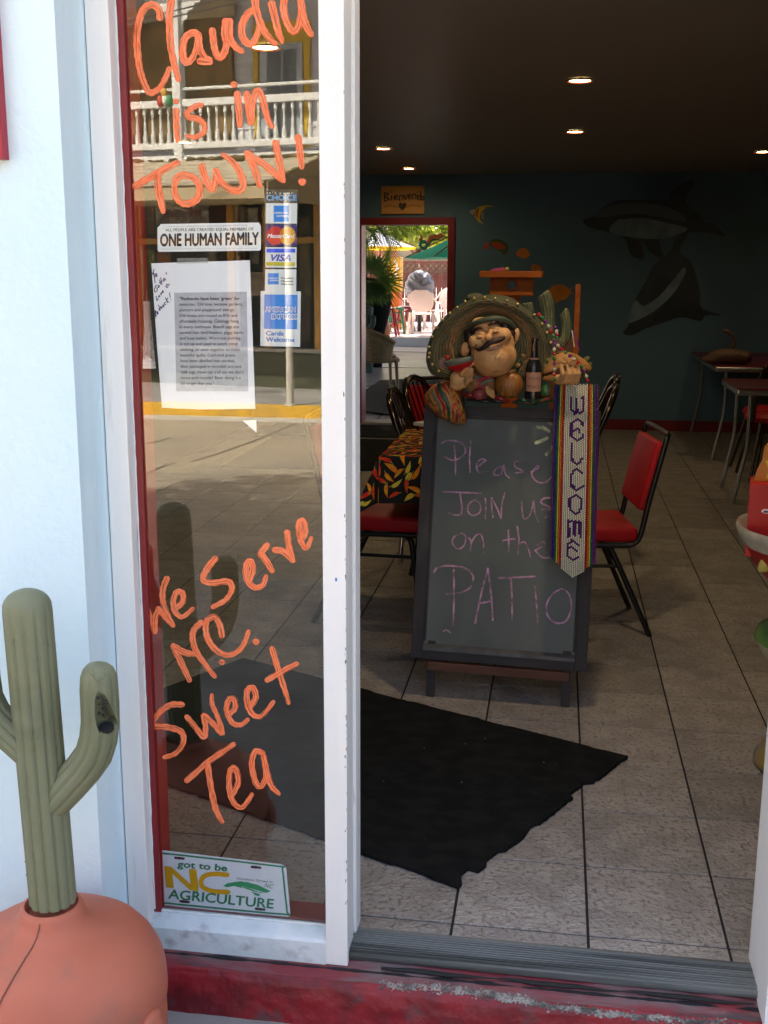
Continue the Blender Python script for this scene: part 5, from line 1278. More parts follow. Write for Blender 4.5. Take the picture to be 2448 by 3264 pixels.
def straw_mat():
    m = bpy.data.materials.new('painted_straw'); m.use_nodes = True; n, l = m.node_tree.nodes, m.node_tree.links
    b = n['Principled BSDF']; b.inputs['Roughness'].default_value = .6
    tc_ = n.new('ShaderNodeTexCoord'); sp_ = n.new('ShaderNodeSeparateXYZ'); l.new(tc_.outputs['UV'], sp_.inputs[0])
    mp = n.new('ShaderNodeMapping'); mp.inputs['Scale'].default_value = (14, 55, 1); l.new(tc_.outputs['UV'], mp.inputs[0])
    t = n.new('ShaderNodeTexNoise'); t.inputs['Scale'].default_value = 1; t.inputs['Detail'].default_value = 5; l.new(mp.outputs[0], t.inputs['Vector'])
    r0 = n.new('ShaderNodeMapRange'); r0.inputs[1].default_value = .35; r0.inputs[2].default_value = .7
    l.new(t.outputs['Fac'], r0.inputs[0])
    m1 = n.new('ShaderNodeMix'); m1.data_type = 'RGBA'; m1.inputs[6].default_value = (.056, .060, .034, 1); m1.inputs[7].default_value = (.125, .12, .066, 1); l.new(r0.outputs[0], m1.inputs[0])
    cr = n.new('ShaderNodeValToRGB'); e = cr.color_ramp.elements
    e[0].position = .0; e[0].color = (.0, .0, .0, 1); e[1].position = 1; e[1].color = (0, 0, 0, 1)
    for p_, w_ in ((.30, .0), (.42, .8), (.55, .75), (.66, .1), (.80, .25), (.90, 0)):
        q_ = e.new(p_); q_.color = (w_, w_, w_, 1)
    l.new(sp_.outputs['Y'], cr.inputs[0])
    mul = n.new('ShaderNodeMath'); mul.operation = 'MULTIPLY'; l.new(cr.outputs[0], mul.inputs[0])
    t2 = n.new('ShaderNodeTexNoise'); t2.inputs['Scale'].default_value = 1; mp2 = n.new('ShaderNodeMapping'); mp2.inputs['Scale'].default_value = (30, 100, 1); l.new(tc_.outputs['UV'], mp2.inputs[0]); l.new(mp2.outputs[0], t2.inputs['Vector'])
    r2 = n.new('ShaderNodeMapRange'); r2.inputs[1].default_value = .44; r2.inputs[2].default_value = .60; l.new(t2.outputs['Fac'], r2.inputs[0]); l.new(r2.outputs[0], mul.inputs[1])
    m2 = n.new('ShaderNodeMix'); m2.data_type = 'RGBA'; l.new(mul.outputs[0], m2.inputs[0]); l.new(m1.outputs[2], m2.inputs[6]); m2.inputs[7].default_value = (.40, .16, .045, 1); l.new(m2.outputs[2], b.inputs['Base Color'])
    return m
M_straw = straw_mat(); M_straw.node_tree.nodes['Principled BSDF'].inputs['Specular IOR Level'].default_value = .2
b = B(); b.grid(brim, 150, 60, wrap=True)
me = b.mesh('brim', 80, fix=True); o = bpy.data.objects.new('tmp', me); COL.objects.link(o); md = o.modifiers.new('s', 'SOLIDIFY'); md.thickness = .008; md.offset = 0
br_ = evaluated(o); bpy.data.objects.remove(o); link('hat_brim', br_, M_straw, fig)
b = lump([(545, 130, -.03, 75, 44, 60, 0), (690, 250, -.055, 260, 150, 90, 0)]); link('hat_crown', fuse(b, .004, 4), M_straw, fig)
tubeF([(470, 395, .045), (525, 345, .075), (600, 315, .100), (690, 296, .105), (770, 300, .095), (840, 335, .070), (895, 400, .035)], [14, 22, 26, 26, 24, 20, 12], flat=.9).obj('hat_band', mat('green_band', (.07, .085, .05), .6), fig, smooth=60)
for (x, y) in ((170, 610), (172, 525), (198, 440), (232, 365), (286, 305), (342, 250), (402, 205), (466, 155), (540, 128), (626, 122), (712, 132), (806, 150), (895, 178), (1030, 265), (1092, 338), (1132, 410), (1165, 490), (200, 668), (250, 722), (175, 575)):
    b = B(); b.ball(F(x, y, .016), 12 * KP, 10, 8); b.obj('brass_stud', mat('brass', (.75, .55, .20), .3, metal=.7), fig, smooth=80)
# striped sleeve
def puff(outline, depth, thick, rings=9, sub=5, edge=.0):
    P = [Vector((p.x, p.y)) for p in spline([(x, y, 0) for x, y in outline], sub, closed=True)]; c = sum(P, Vector((0, 0))) / len(P)
    b = B(); rows = []
    for r in range(rings + 1):
        f_ = r / rings; h = math.sqrt(max(0, 1 - (1 - f_) ** 2.2))
        if r == rings: rows.append([b.bm.verts.new(F(c.x, c.y, depth + thick))]); break
        rows.append([b.bm.verts.new(F(*(p.lerp(c, f_)), depth + thick * h + .004 * math.sin(i * .9) * f_ * (1 - f_))) for i, p in enumerate(P)])
    back = [b.bm.verts.new(F(p.x, p.y, depth - .012)) for p in P]
    n_ = len(P)
    for i in range(n_):
        k_ = (i + 1) % n_
        b.bm.faces.new((back[i], back[k_], rows[0][k_], rows[0][i]))
        for A, C in zip(rows, rows[1:-1]): b.bm.faces.new((A[i], A[k_], C[k_], C[i]))
        b.bm.faces.new((rows[-2][i], rows[-2][k_], rows[-1][0]))
    b.bm.faces.new(list(reversed(back)))
    return b
SL = [(335, 800), (250, 815), (180, 862), (135, 925), (150, 990), (240, 1085), (350, 1140), (430, 1158), (478, 1130), (482, 1080), (455, 1000), (425, 920), (385, 850)]
M_sleeve = mat('sleeve_ochre', (.56, .24, .04), .5, var=(.46, .045, .02), vscale=55, vdetail=3, vlo=.50, vhi=.56, dirt=(.18, .14, .06), dscale=30, dlo=.6, dhi=.75)
puff(SL, .020, .055).obj('sleeve', M_sleeve, fig, smooth=70)
def sleeve_pt(x, y, lift):                       # rough height of the puffed sleeve under (x, y)
    P = [Vector(p) for p in SL]; c = sum(P, Vector((0, 0))) / len(P); best = 1
    d_ = min(segd(Vector((x, y)), P[i], P[(i + 1) % len(P)]) for i in range(len(P))); f_ = min(1, d_ / 150)
    return F(x, y, .020 + .055 * math.sqrt(max(0, 1 - (1 - f_) ** 2.2)) + .0025 + lift)
for key, c, w_, ss in (('green', (.015, .085, .040), 34, [(255, 830), (262, 880), (300, 940), (330, 1010), (330, 1120)]), ('grey', (.13, .15, .10), 24, [(195, 880), (215, 930), (250, 990), (270, 1080)]), ('plum', (.18, .03, .045), 24, [(330, 835), (372, 920), (398, 1010), (400, 1130)]), ('red', (.36, .012, .016), 18, [(225, 850), (250, 930), (290, 990), (300, 1100)]), ('olive', (.10, .105, .03), 14, [(165, 910), (190, 970), (235, 1050)]), ('crimson', (.33, .02, .02), 14, [(290, 830), (330, 900), (365, 980), (368, 1100)])):
    b = B(); stroke(b, ss, w_, sleeve_pt, .0, .0008, sub=8, wob=.12); b.obj('sleeve_stripe', mat('stripe_' + key, c, .45), fig, fix=False)
fr_ = [(345, 835), (375, 880), (405, 925), (425, 975), (438, 1030), (440, 1090), (432, 1145)]
b = B()
for i, p in enumerate(spline([(x, y, 0) for x, y in fr_], 6)): b.ball(F(p.x, p.y, .055 + .003 * math.sin(i * 2.1)), (9 * KP, 9 * KP, 8 * KP), 8, 6)
b.obj('gold_fringe', mat('gold_paint', (.50, .32, .08), .25, metal=.8), fig, smooth=70)
puff([(430, 930), (455, 985), (484, 1080), (478, 1130), (440, 1150), (432, 1060)], .012, .035).obj('sleeve_lining', mat('sleeve_brown', (.085, .055, .03), .6), fig, smooth=70)
# shirt front
puff([(440, 760), (520, 720), (640, 740), (720, 770), (730, 860), (700, 950), (600, 965), (470, 940), (430, 850)], .0, .035).obj('poncho', mat('poncho_cloth', (.30, .12, .035), .6, var=(.10, .12, .07), vscale=30, vlo=.47, vhi=.55, dirt=(.36, .02, .025), dscale=20, dlo=.58, dhi=.64), fig, smooth=70)
for c, ss in (((.40, .015, .02), [(575, 800), (640, 775), (690, 780)]), ((.14, .17, .11), [(600, 830), (650, 800), (690, 790)])):
    b = B(); stroke(b, ss, 24, lambda x, y, l: F(x, y, .037 + l), 0, .003); b.obj('poncho_fold', mat('fold_%d' % int(c[0] * 100), c, .5), fig, fix=False)
# left hand round the bowl: palm and fingers in one skin
b = lump([(425, 790, .052, 85, 72, 46, 20), (470, 740, .052, 60, 52, 42, 30), (400, 830, .045, 62, 50, 40, 0)])
def finger(b, pts, r):
    P = [F(*p) for p in pts]
    for i in range(len(P) - 1):
        for j in range(6):
            f_ = j / 5; b.ball(P[i].lerp(P[i + 1], f_), (r[i] * (1 - f_) + r[i + 1] * f_) * KP, 10, 8)
finger(b, [(460, 740, .070), (490, 690, .082), (530, 657, .085)], [24, 20, 14])
finger(b, [(480, 750, .085), (510, 710, .098), (520, 712, .094)], [22, 20, 17])
finger(b, [(480, 785, .085), (515, 745, .100), (525, 752, .094)], [22, 20, 17])
finger(b, [(475, 818, .080), (508, 785, .095), (520, 790, .090)], [20, 18, 15])
finger(b, [(440, 745, .075), (455, 700, .088), (480, 685, .09)], [24, 20, 15])
link('hand', fuse(b, .0022, 3), M_skin, fig)
# bowl with rim, straw, lime and cherry
bw_c = F(430, 650, .075)
b = B(); b.lathe([(.0, -.030), (.022, -.030), (.045, -.012), (.050, -.002)], (0, 0, 0), 28, cap=False); bmesh.ops.transform(b.bm, matrix=Matrix.Translation(bw_c) @ Matrix.Rotation(math.radians(-14), 4, 'Y') @ Matrix.Diagonal((1, .7, 1, 1)), verts=b.bm.verts); b.obj('bowl', mat('bowl_red', (.50, .008, .010), .3), fig, smooth=60)
b = B(); b.lathe([(.047, -.004), (.053, .0), (.055, .008), (.050, .010), (.046, .004)], (0, 0, 0), 28, cap=False); bmesh.ops.transform(b.bm, matrix=Matrix.Translation(bw_c) @ Matrix.Rotation(math.radians(-14), 4, 'Y') @ Matrix.Diagonal((1, .7, 1.5, 1)), verts=b.bm.verts); b.obj('bowl_rim', mat('rim_grey_green', (.13, .135, .095), .5), fig, smooth=60)
tubeF([(375, 620, .075), (346, 495, .072)], 5, 8).obj('straw', mat('resin_tan', (.33, .16, .06), .5), fig, smooth=60)
b = B(); b.cyl(F(295, 655, .055), F(297, 655, .070), 44 * KP, 44 * KP, 24); b.obj('lime_slice', mat('lime_paint', (.10, .085, .03), .5, var=(.16, .05, .035), vscale=60), fig, smooth=40)
b = B(); b.ball(F(325, 612, .08), 17 * KP, 12, 9); b.ball(F(312, 604, .078), 12 * KP, 12, 9); b.obj('cherry', mat('cherry_red', (.45, .02, .01), .25), fig, smooth=70)
# gourd flask
b = B(); b.ball(F(828, 835, .055), (112 * KP, 80 * KP, 108 * KP), 32, 20); gm = b.mesh('gourd', 70)
link('gourd', gm, mat('gourd_orange', (.36, .145, .025), .4, var=(.22, .075, .012), vscale=60, vlo=.45, vhi=.55, stretch=(4, 1, .35), bump=.5, bscale=60, bdist=.004), fig)
tubeF([(830, 735, .050), (872, 700, .044), (915, 640, .036)], [52, 34, 24], 14).obj('flask_neck', mat('bottle_green', (.022, .060, .022), .25), fig, smooth=60)
b = B(); b.lathe([(52 * KP, 0), (56 * KP, .006), (50 * KP, .011)], (0, 0, 0), 24, cap=False); bmesh.ops.transform(b.bm, matrix=Matrix.Translation(F(833, 730, .050)), verts=b.bm.verts); b.obj('flask_collar', MATS['gourd_orange'], fig, smooth=60)
tubeF([(888, 680, .06), (902, 668, .066)], [18, 17], 10).obj('flask_cork', MATS['resin_tan'], fig, smooth=60)
tubeF([(935, 600, .045), (945, 588, .047)], [17, 15], 10).obj('flask_cork', MATS['resin_tan'], fig, smooth=60)
# tall bottle
b = B(); bc = F(1018, 945, .050)
b.lathe([(.0, 0), (64 * KP, 0), (66 * KP, .006), (66 * KP, 235 * KP), (60 * KP, 270 * KP), (40 * KP, 310 * KP), (30 * KP, 340 * KP), (23 * KP, 440 * KP), (23 * KP, 452 * KP), (29 * KP, 455 * KP), (29 * KP, 474 * KP), (0, 474 * KP)], bc, 32); b.obj('bottle', mat('bottle_black', (.014, .013, .011), .22, spec=.6), fig, smooth=50)
def curved(name, z0, z1, a0, a1, r, m):
    bb_ = B(); bb_.grid(lambda u, v: Vector((bc.x + r * math.sin(math.radians(a0 + (a1 - a0) * u)), bc.y - r * math.cos(math.radians(a0 + (a1 - a0) * u)), bc.z + z0 + (z1 - z0) * v)), 16, 2); return bb_.obj(name, m, fig, smooth=70)
M_blab = mat('bottle_label', (.48, .24, .15), .6, var=(.42, .20, .12), vscale=40)
curved('bottle_label', 62 * KP, 212 * KP, -58, 62, 67.5 * KP, M_blab); curved('bottle_collar', 296 * KP, 324 * KP, -60, 60, 40 * KP, M_blab)
b = B()
def cyl_place(x, y, lift): a = math.radians(x); return Vector((bc.x + (69 * KP + lift) * math.sin(a), bc.y - (69 * KP + lift) * math.cos(a), bc.z + y * KP))
put_text(b, 'TEQUILA', (-50, 178), (54, 178), (-50, 152), cyl_place, .0004); put_text(b, 'MEXICO', (-42, 110), (46, 110), (-42, 88), cyl_place, .0004); b.obj('bottle_lettering', mat('label_ink', (.08, .04, .03), .6), fig, fix=False)
tubeF([(1020, 555, .070), (1024, 520, .068), (1028, 485, .067)], [5, 7, 4], 8).obj('bottle_highlight_paint', MATS['resin_tan'], fig, smooth=60)
# produce and peppers along the foot
b = B(); b.ball(F(578, 912, .055), (56 * KP, 48 * KP, 46 * KP), 20, 14); b.obj('onion', mat('onion_red', (.24, .018, .04), .35, var=(.30, .08, .06), vscale=20), fig, smooth=70)
for i, (x, y) in enumerate(((645, 870), (668, 885), (690, 900))):
    b = B(); finger(b, [(x, y - 10, .050), (x + 6, y + 22, .058), (x + 14, y + 40, .052)], [17, 18, 14]); link('finger', fuse(b, .002, 2), M_skin, fig)
b = B(); b.ball(F(1125, 880, .045), (50 * KP, 40 * KP, 55 * KP), 20, 14); b.obj('tomato', mat('tomato_paint', (.32, .07, .02), .35, var=(.04, .13, .04), vscale=22, vlo=.46, vhi=.56), fig, smooth=70)
GP, RP, DP = mat('pepper_green', (.02, .06, .02), .3), mat('pepper_red', (.25, .015, .012), .3), mat('pepper_dark', (.020, .016, .012), .35)
for pts, r, m in (([(450, 925, .04), (500, 915, .055), (550, 935, .05)], [6, 18, 14], RP), ([(700, 935, .05), (760, 945, .062), (830, 975, .055)], [20, 22, 5], RP), ([(640, 950, .045), (720, 965, .055), (800, 975, .05)], [12, 18, 12], DP), ([(1040, 1000, .05), (1070, 970, .06), (1130, 955, .06), (1185, 958, .05)], [5, 15, 18, 14], GP), ([(1075, 975, .066), (1130, 950, .068), (1160, 948, .066)], [3, 9, 6], RP), ([(880, 965, .045), (940, 960, .055), (1010, 975, .05)], [10, 16, 8], GP), ([(470, 955, .03), (600, 965, .04), (700, 970, .04)], [8, 14, 14], DP), ([(850, 975, .03), (960, 980, .035), (1060, 985, .03)], [12, 14, 12], DP), ([(1085, 925, .035), (1140, 945, .045), (1190, 945, .04)], [12, 16, 10], RP)):
    tubeF(pts, r, 10).obj('chili_pepper', m, fig, smooth=60)
# taco in the right hand
tp_ = [(1100, 745), (1130, 670), (1190, 600), (1265, 568), (1340, 575), (1420, 615), (1480, 670), (1498, 710), (1470, 725), (1400, 690), (1300, 670), (1210, 690), (1150, 730)]
puff(tp_, .025, .030).obj('taco_shell', mat('taco_shell_paint', (.50, .25, .075), .5, var=(.42, .18, .05), vscale=25, bump=.3, bscale=70), fig, smooth=70)
puff([(1105, 770), (1180, 750), (1290, 770), (1390, 790), (1370, 828), (1270, 815), (1170, 812), (1110, 800)], .030, .035).obj('taco_base', MATS['taco_shell_paint'], fig, smooth=70)
for sp_ in ([(1150, 640, .012, 40, 26, 30, 30), (1120, 690, .012, 30, 30, 30, 0), (1110, 720, .014, 24, 26, 24, 0), (1190, 610, .008, 40, 24, 24, 20), (1240, 575, .008, 36, 18, 24, 0)], [(1450, 630, .010, 40, 24, 30, -30), (1480, 680, .01, 26, 34, 24, 0)], [(1410, 760, .03, 30, 40, 26, 0), (1430, 730, .03, 22, 30, 24, 0)]): link('lettuce', fuse(lump(sp_), .0035, 1), mat('lettuce_paint', (.10, .10, .03), .6, bump=.8, bscale=90, bdist=.004), fig)
b = lump([(1290, 790, .060, 95, 40, 36, 5), (1230, 790, .050, 50, 40, 34, 0)])
for (x0, x1, x2) in ((1240, 1262, 1246), (1290, 1312, 1300), (1335, 1352, 1342), (1375, 1392, 1388)):
    dy = (x0 - 1240) * .08
    finger(b, [(x0, 795 + dy, .078), (x1, 745 - dy * .3, .092), (x2, 675 - dy * .4, .086)], [21, 21, 15])
link('hand', fuse(b, .0022, 2), M_skin, fig)
# cacti behind the hat
M_fc = mat('figure_cactus', (.085, .10, .045), .5, var=(.19, .17, .07), vscale=30, vlo=.5, vhi=.62, stretch=(5, 5, .5))
def rib_tube(pts, r):
    P = spline([F(*p) for p in pts], 5); n_ = len(P); rr = [r * KP * (1 if i < n_ - 4 else math.sqrt(max(.02, 1 - ((i - n_ + 5) / 4.2) ** 2))) for i in range(n_)]
    return ribbed(P, rr, 9, [.16] * n_, 54)
rib_tube([(1140, 480, -.04), (1140, 300, -.04), (1130, 180, -.035), (1110, 110, -.03), (1098, 90, -.03)], 56).obj('cactus_column', M_fc, fig, smooth=60)
rib_tube([(1225, 505, -.02), (1270, 470, -.02), (1292, 400, -.02), (1285, 310, -.02), (1272, 250, -.02), (1262, 238, -.02)], 40).obj('cactus_column', M_fc, fig, smooth=60)
rib_tube([(985, 300, -.05), (980, 230, -.05), (972, 180, -.05), (970, 165, -.05)], 44).obj('cactus_column', M_fc, fig, smooth=60)

# bead necklaces hung on the figure ---------------------------------------------
c4b, c3c = crop(1520, 850, 1900, 1130, 1659), crop(1600, 1080, 1900, 1320, 1659)
SA = [c4b(*p) for p in ((865, 665), (915, 710), (960, 762), (998, 830), (1030, 900), (1068, 965), (1095, 1030))] + [c3c(*p) for p in ((930, 95), (922, 185), (920, 260), (920, 350), (925, 440), (925, 535), (918, 625), (930, 720))]
SB_ = [c4b(*p) for p in ((1092, 852), (1112, 900), (1118, 945), (1120, 1000))] + [c3c(*p) for p in ((985, 118), (1055, 185), (1125, 240), (1197, 302), (1275, 360), (1340, 420), (1405, 490), (1455, 565), (1490, 660), (1515, 740))]
BC = {'r': mat('bead_cherry', (.50, .008, .035), .15), 'g': mat('bead_leaf', (.03, .19, .035), .15), 'p': mat('bead_grape', (.20, .02, .24), .15), 'w': mat('bead_clear', (.62, .60, .45), .12)}
M_seed = mat('gold_seed_bead', (.75, .60, .32), .2, metal=.8)
for pts, seq, lab in ((SA, 'rgpwrgppwrgpwrg', 'bead necklace strand draped from sombrero brim down to banner left edge'), (SB_, 'pwrgwrgpwrgpwr', 'bead necklace strand crossing the taco to the banner right edge')):
    nk = thing('bead_necklace', lab, 'necklace', aty(*pts[0], 3.72), 0, 'bead necklaces on the figure')
    dpt = [3.705 for p in pts]
    for i, (p, c) in enumerate(zip(pts, seq)):
        B().ball(aty(*p, dpt[i]), .0062, 12, 8).obj('bead', BC[c], nk, smooth=80)
        if i < len(pts) - 1:
            m_ = ((p[0] + pts[i + 1][0]) / 2, (p[1] + pts[i + 1][1]) / 2); B().ball(aty(*m_, dpt[i]), .0026, 8, 6).obj('seed_bead', M_seed, nk, smooth=80)
    b = B(); b.tube([aty(*p, 3.706) for p in pts], .0008, 5); b.obj('thread', M_seed, nk)
for pts, m, lab in ([[c4b(1325, 895), c4b(1338, 990), c4b(1355, 1110)], BC['w'], 'thin strand of white pearls beside the wooden upright'], [[c4b(1355, 900), c4b(1390, 1030), c4b(1425, 1160)], BC['p'], 'thin strand of purple beads beside the white pearls']):
    nk = thing('bead_strand', lab, 'necklace', aty(*pts[0], 3.74), 0, 'thin bead strands')
    P = spline([aty(*p, 3.74) for p in pts], 6)
    for p in P: B().ball(p, .0026, 8, 6).obj('bead', m, nk, smooth=80)
# ================================================================= STAND, MURAL, RIGHT-HAND FURNITURE
M_owood = mat('orange_stained_wood', (.55, .145, .020), .5, spec=.15, var=(.42, .10, .014), vscale=7, stretch=(.4, 1, 3), bump=.1, bscale=30)
c4b = crop(1520, 850, 1900, 1130, 1659); SYd = 4.9
def S(x, y, d=0.0): return aty(*c4b(x, y), SYd - d)
st = thing('wooden_stand', 'orange stained wooden stand with tray and round knob behind the figure', 'stand', (S(500, 800).x, SYd, 0))
a, c = S(70, 60, .0), S(918, 150, .0); plain('tray', [((a.x, SYd - .15, c.z), (c.x, SYd + .25, a.z))], M_owood, st, bevel=.004)
a2, c2_ = S(185, 140, .05), S(788, 410, .05); b = B(); b.box((a2.x, SYd - .06, c2_.z), (c2_.x, SYd - .03, c.z - .001)); b.obj('front_panel', M_owood, st, bevel=.008, bseg=3)
b = B(); q = S(485, 258, .06); b.cyl(q + Vector((0, -.001, 0)), q + Vector((0, -.018, 0)), 62 * .000316, 56 * .000316, 24); b.obj('knob', mat('grey_knob', (.055, .06, .055), .4), st, smooth=40)
plain('column', [((S(380, 400).x, SYd - .02, .0), (S(600, 400).x, SYd + .06, c2_.z + .02))], M_owood, st)
plain('base_board', [((S(300, 400).x, SYd - .14, 0), (S(1455, 400).x, SYd + .22, .03))], M_owood, st)
u0, u1 = S(1372, 245), S(1448, 245); plain('upright', [((u0.x, SYd - .01, .03), (u1.x, SYd + .02, u0.z))], M_owood, st, bevel=.003)
plain('side_panel', [((S(1050, 400).x, SYd + .021, .03), (u1.x - .004, SYd + .035, S(1300, 1000).z))], mat('brown_panel', (.20, .075, .025), .5), st)
plain('link_rail', [((S(380, 400).x, SYd + .036, S(0, 1060).z - .06), (u1.x, SYd + .05, S(0, 1060).z))], M_owood, st)
b = B(); q0, q1 = S(180, 40, .02), S(380, 5, .02); b.poly([(q0.x, SYd, a.z), (q1.x, SYd, a.z), (q1.x - .002, SYd, a.z + .016), (q0.x + .012, SYd, a.z + .009)], (0, .06, 0)); tag(b.obj('pink_eraser', mat('pink_plastic', (.70, .10, .28), .4), bevel=.002), 'bright pink wedge lying on the wooden stand tray', 'eraser')
b = B(); b.ball((S(415, 40, .02).x, SYd, a.z + .0085), (.0105, .0105, .0085), 14, 10); tag(b.obj('yellow_ball', mat('yellow_plastic', (.60, .55, .10), .4), smooth=70), 'small yellow ball beside the pink wedge on the tray', 'ball')

# painted mural on the far wall: dolphins and fish ---------------------------------
cm = crop(1450, 500, 2448, 1150, 1659)
def MU(x, y, l): return aty(*cm(x, y), BACKY - .002 - l)
def mural(name, label, cat, layers):
    t = None
    for i, (m, P, sm_) in enumerate(layers):
        b = B(); Q = [(p.x, p.y) for p in spline([(x, y, 0) for x, y in P], 5, closed=True)] if sm_ else P
        b.poly([MU(x, y, .0010 + .0012 * i) for x, y in Q], (0, .0008, 0))
        o = b.obj(name if i == 0 else 'painted_patch', m, t)
        if i == 0: t = tag(o, label, cat)
    return t
D_body = mat('dolphin_slate', (.012, .020, .026), .5, var=(.028, .044, .055), vscale=3); D_belly = mat('dolphin_belly', (.20, .30, .36), .5, var=(.11, .17, .21), vscale=5); D_fin = mat('dolphin_fin', (.012, .018, .024), .5); D_mid = mat('dolphin_flank', (.07, .11, .135), .5)
mural('painted_dolphin', 'upper painted dolphin with tall fin on the dark far wall', 'mural', [
    (D_body, [(680, 335), (740, 310), (800, 255), (880, 228), (1000, 228), (1120, 228), (1150, 180), (1210, 135), (1272, 130), (1235, 190), (1228, 245), (1290, 300), (1325, 345), (1380, 360), (1432, 420), (1370, 405), (1310, 400), (1240, 402), (1160, 425), (1085, 436), (1105, 540), (1040, 510), (990, 450), (998, 540), (930, 515), (898, 430), (800, 395), (710, 372)], True),
    (D_belly, [(820, 395), (860, 335), (900, 330), (1000, 325), (1120, 350), (1230, 380), (1160, 420), (1060, 435), (930, 425)], True), (D_mid, [(735, 318), (810, 265), (900, 245), (1050, 250), (1180, 290), (1220, 340), (1100, 320), (950, 300), (860, 310)], True),
    (D_fin, [(905, 432), (985, 450), (998, 538), (935, 512)], False), (D_fin, [(990, 440), (1080, 440), (1103, 535), (1042, 508)], False)])
mural('painted_dolphin', 'lower painted dolphin diving left below the first on the far wall', 'mural', [
    (D_body, [(890, 935), (920, 890), (925, 830), (960, 750), (1010, 660), (1060, 570), (1140, 500), (1165, 440), (1205, 408), (1238, 402), (1200, 470), (1195, 510), (1245, 550), (1275, 620), (1300, 720), (1308, 800), (1410, 838), (1330, 840), (1300, 870), (1200, 850), (1100, 880), (1000, 915), (940, 945)], True),
    (D_belly, [(920, 880), (930, 820), (960, 760), (1000, 790), (1080, 740), (1150, 660), (1210, 590), (1220, 620), (1160, 720), (1080, 800), (1000, 850)], True), (D_fin, [(1065, 830), (1190, 800), (1300, 860), (1180, 850), (1060, 875)], True)])
O1, O2, O3, Y1, W1 = mat('mural_orange', (.72, .24, .018), .5, var=(.50, .15, .012), vscale=8), mat('mural_rust', (.50, .06, .02), .5), mat('mural_green', (.05, .09, .015), .5), mat('mural_yellow', (.70, .46, .03), .5), mat('mural_white', (.5, .48, .42), .5)
mural('painted_fish', 'yellow striped angelfish painted beside the welcome board', 'mural', [(Y1, [(125, 265), (165, 255), (215, 262), (170, 266), (140, 290), (130, 320), (140, 345), (160, 360), (125, 345), (105, 315), (105, 285)], False), (O2, [(110, 285), (130, 268), (122, 300), (122, 325), (108, 312)], False), (W1, [(75, 288), (105, 275), (100, 300), (92, 308)], False), (Y1, [(143, 300), (150, 290), (150, 320), (158, 325), (146, 328)], False)])
mural('painted_fish', 'red and green fish painted above the wooden stand tray', 'mural', [(O3, [(185, 450), (220, 435), (270, 455), (285, 490), (260, 520), (235, 495), (200, 480)], True), (O2, [(195, 452), (240, 455), (268, 480), (240, 490), (205, 478)], True), (O2, [(148, 488), (165, 450), (182, 462), (172, 490)], False)])
mural('painted_fish', 'round orange fish painted right of the red and green fish', 'mural', [(O1, [(330, 505), (350, 485), (375, 485), (396, 510), (390, 530), (360, 538), (338, 525)], True), (O1, [(322, 515), (336, 490), (338, 530)], False)])
mural('painted_fish', 'small orange fish painted just above the right end of the tray', 'mural', [(O1, [(402, 590), (412, 570), (440, 572), (456, 590), (445, 606), (415, 606)], True), (O1, [(450, 590), (462, 578), (460, 602)], False)])
mural('painted_fish', 'large orange fish painted between the figure cactus and wooden upright', 'mural', [(O1, [(498, 715), (520, 685), (560, 675), (595, 690), (606, 720), (595, 750), (550, 765), (535, 780), (525, 750)], True), (O1, [(600, 705), (622, 690), (612, 715), (625, 725), (602, 725)], False)])
# welcome board over the patio door
cw = crop(1130, 550, 1900, 1350, 1659)
def WB(x, y, l): return aty(*cw(x, y), BACKY - .022 - l)
b = B(); b.poly([WB(x, y, 0) for x, y in ((183, 92), (478, 90), (478, 283), (184, 286))], (0, .02, 0)); wb = tag(b.obj('welcome_board', mat('pine_board', (.55, .26, .06), .6, var=(.45, .21, .05), vscale=5, stretch=(.3, 1, 3)), bevel=.003), 'small wooden board reading Bienvenido above the patio doorway', 'sign')
b = B()
for s_ in ([(205, 140), (208, 200)], [(205, 140), (235, 145), (210, 168), (240, 180), (208, 198)], [(255, 160), (255, 190)], [(255, 132), (256, 136)], [(275, 175), (295, 165), (280, 158), (272, 180), (298, 185)], [(310, 190), (310, 160), (330, 160), (332, 188)], [(340, 155), (350, 185), (362, 150)], [(372, 170), (388, 160), (375, 150), (370, 178), (392, 180)], [(402, 182), (400, 150), (418, 150), (420, 182)], [(430, 155), (432, 185)], [(430, 135), (431, 139)], [(455, 130), (452, 185), (436, 180), (440, 160), (452, 165)], [(463, 165), (460, 182), (472, 188), (476, 170), (463, 163)]): stroke(b, s_, 9, WB, .003, .001, sub=5)
put_poly(b, [(302, 215), (316, 206), (330, 214), (344, 206), (358, 216), (352, 240), (330, 262), (306, 240)], WB, .003)
for s_ in ([(205, 238), (240, 228), (300, 240)], [(360, 238), (400, 225), (460, 236)]): stroke(b, s_, 4, WB, .003, .0005, sub=5)
b.obj('board_lettering', mat('burnt_lettering', (.055, .028, .014), .7), wb, fix=False)

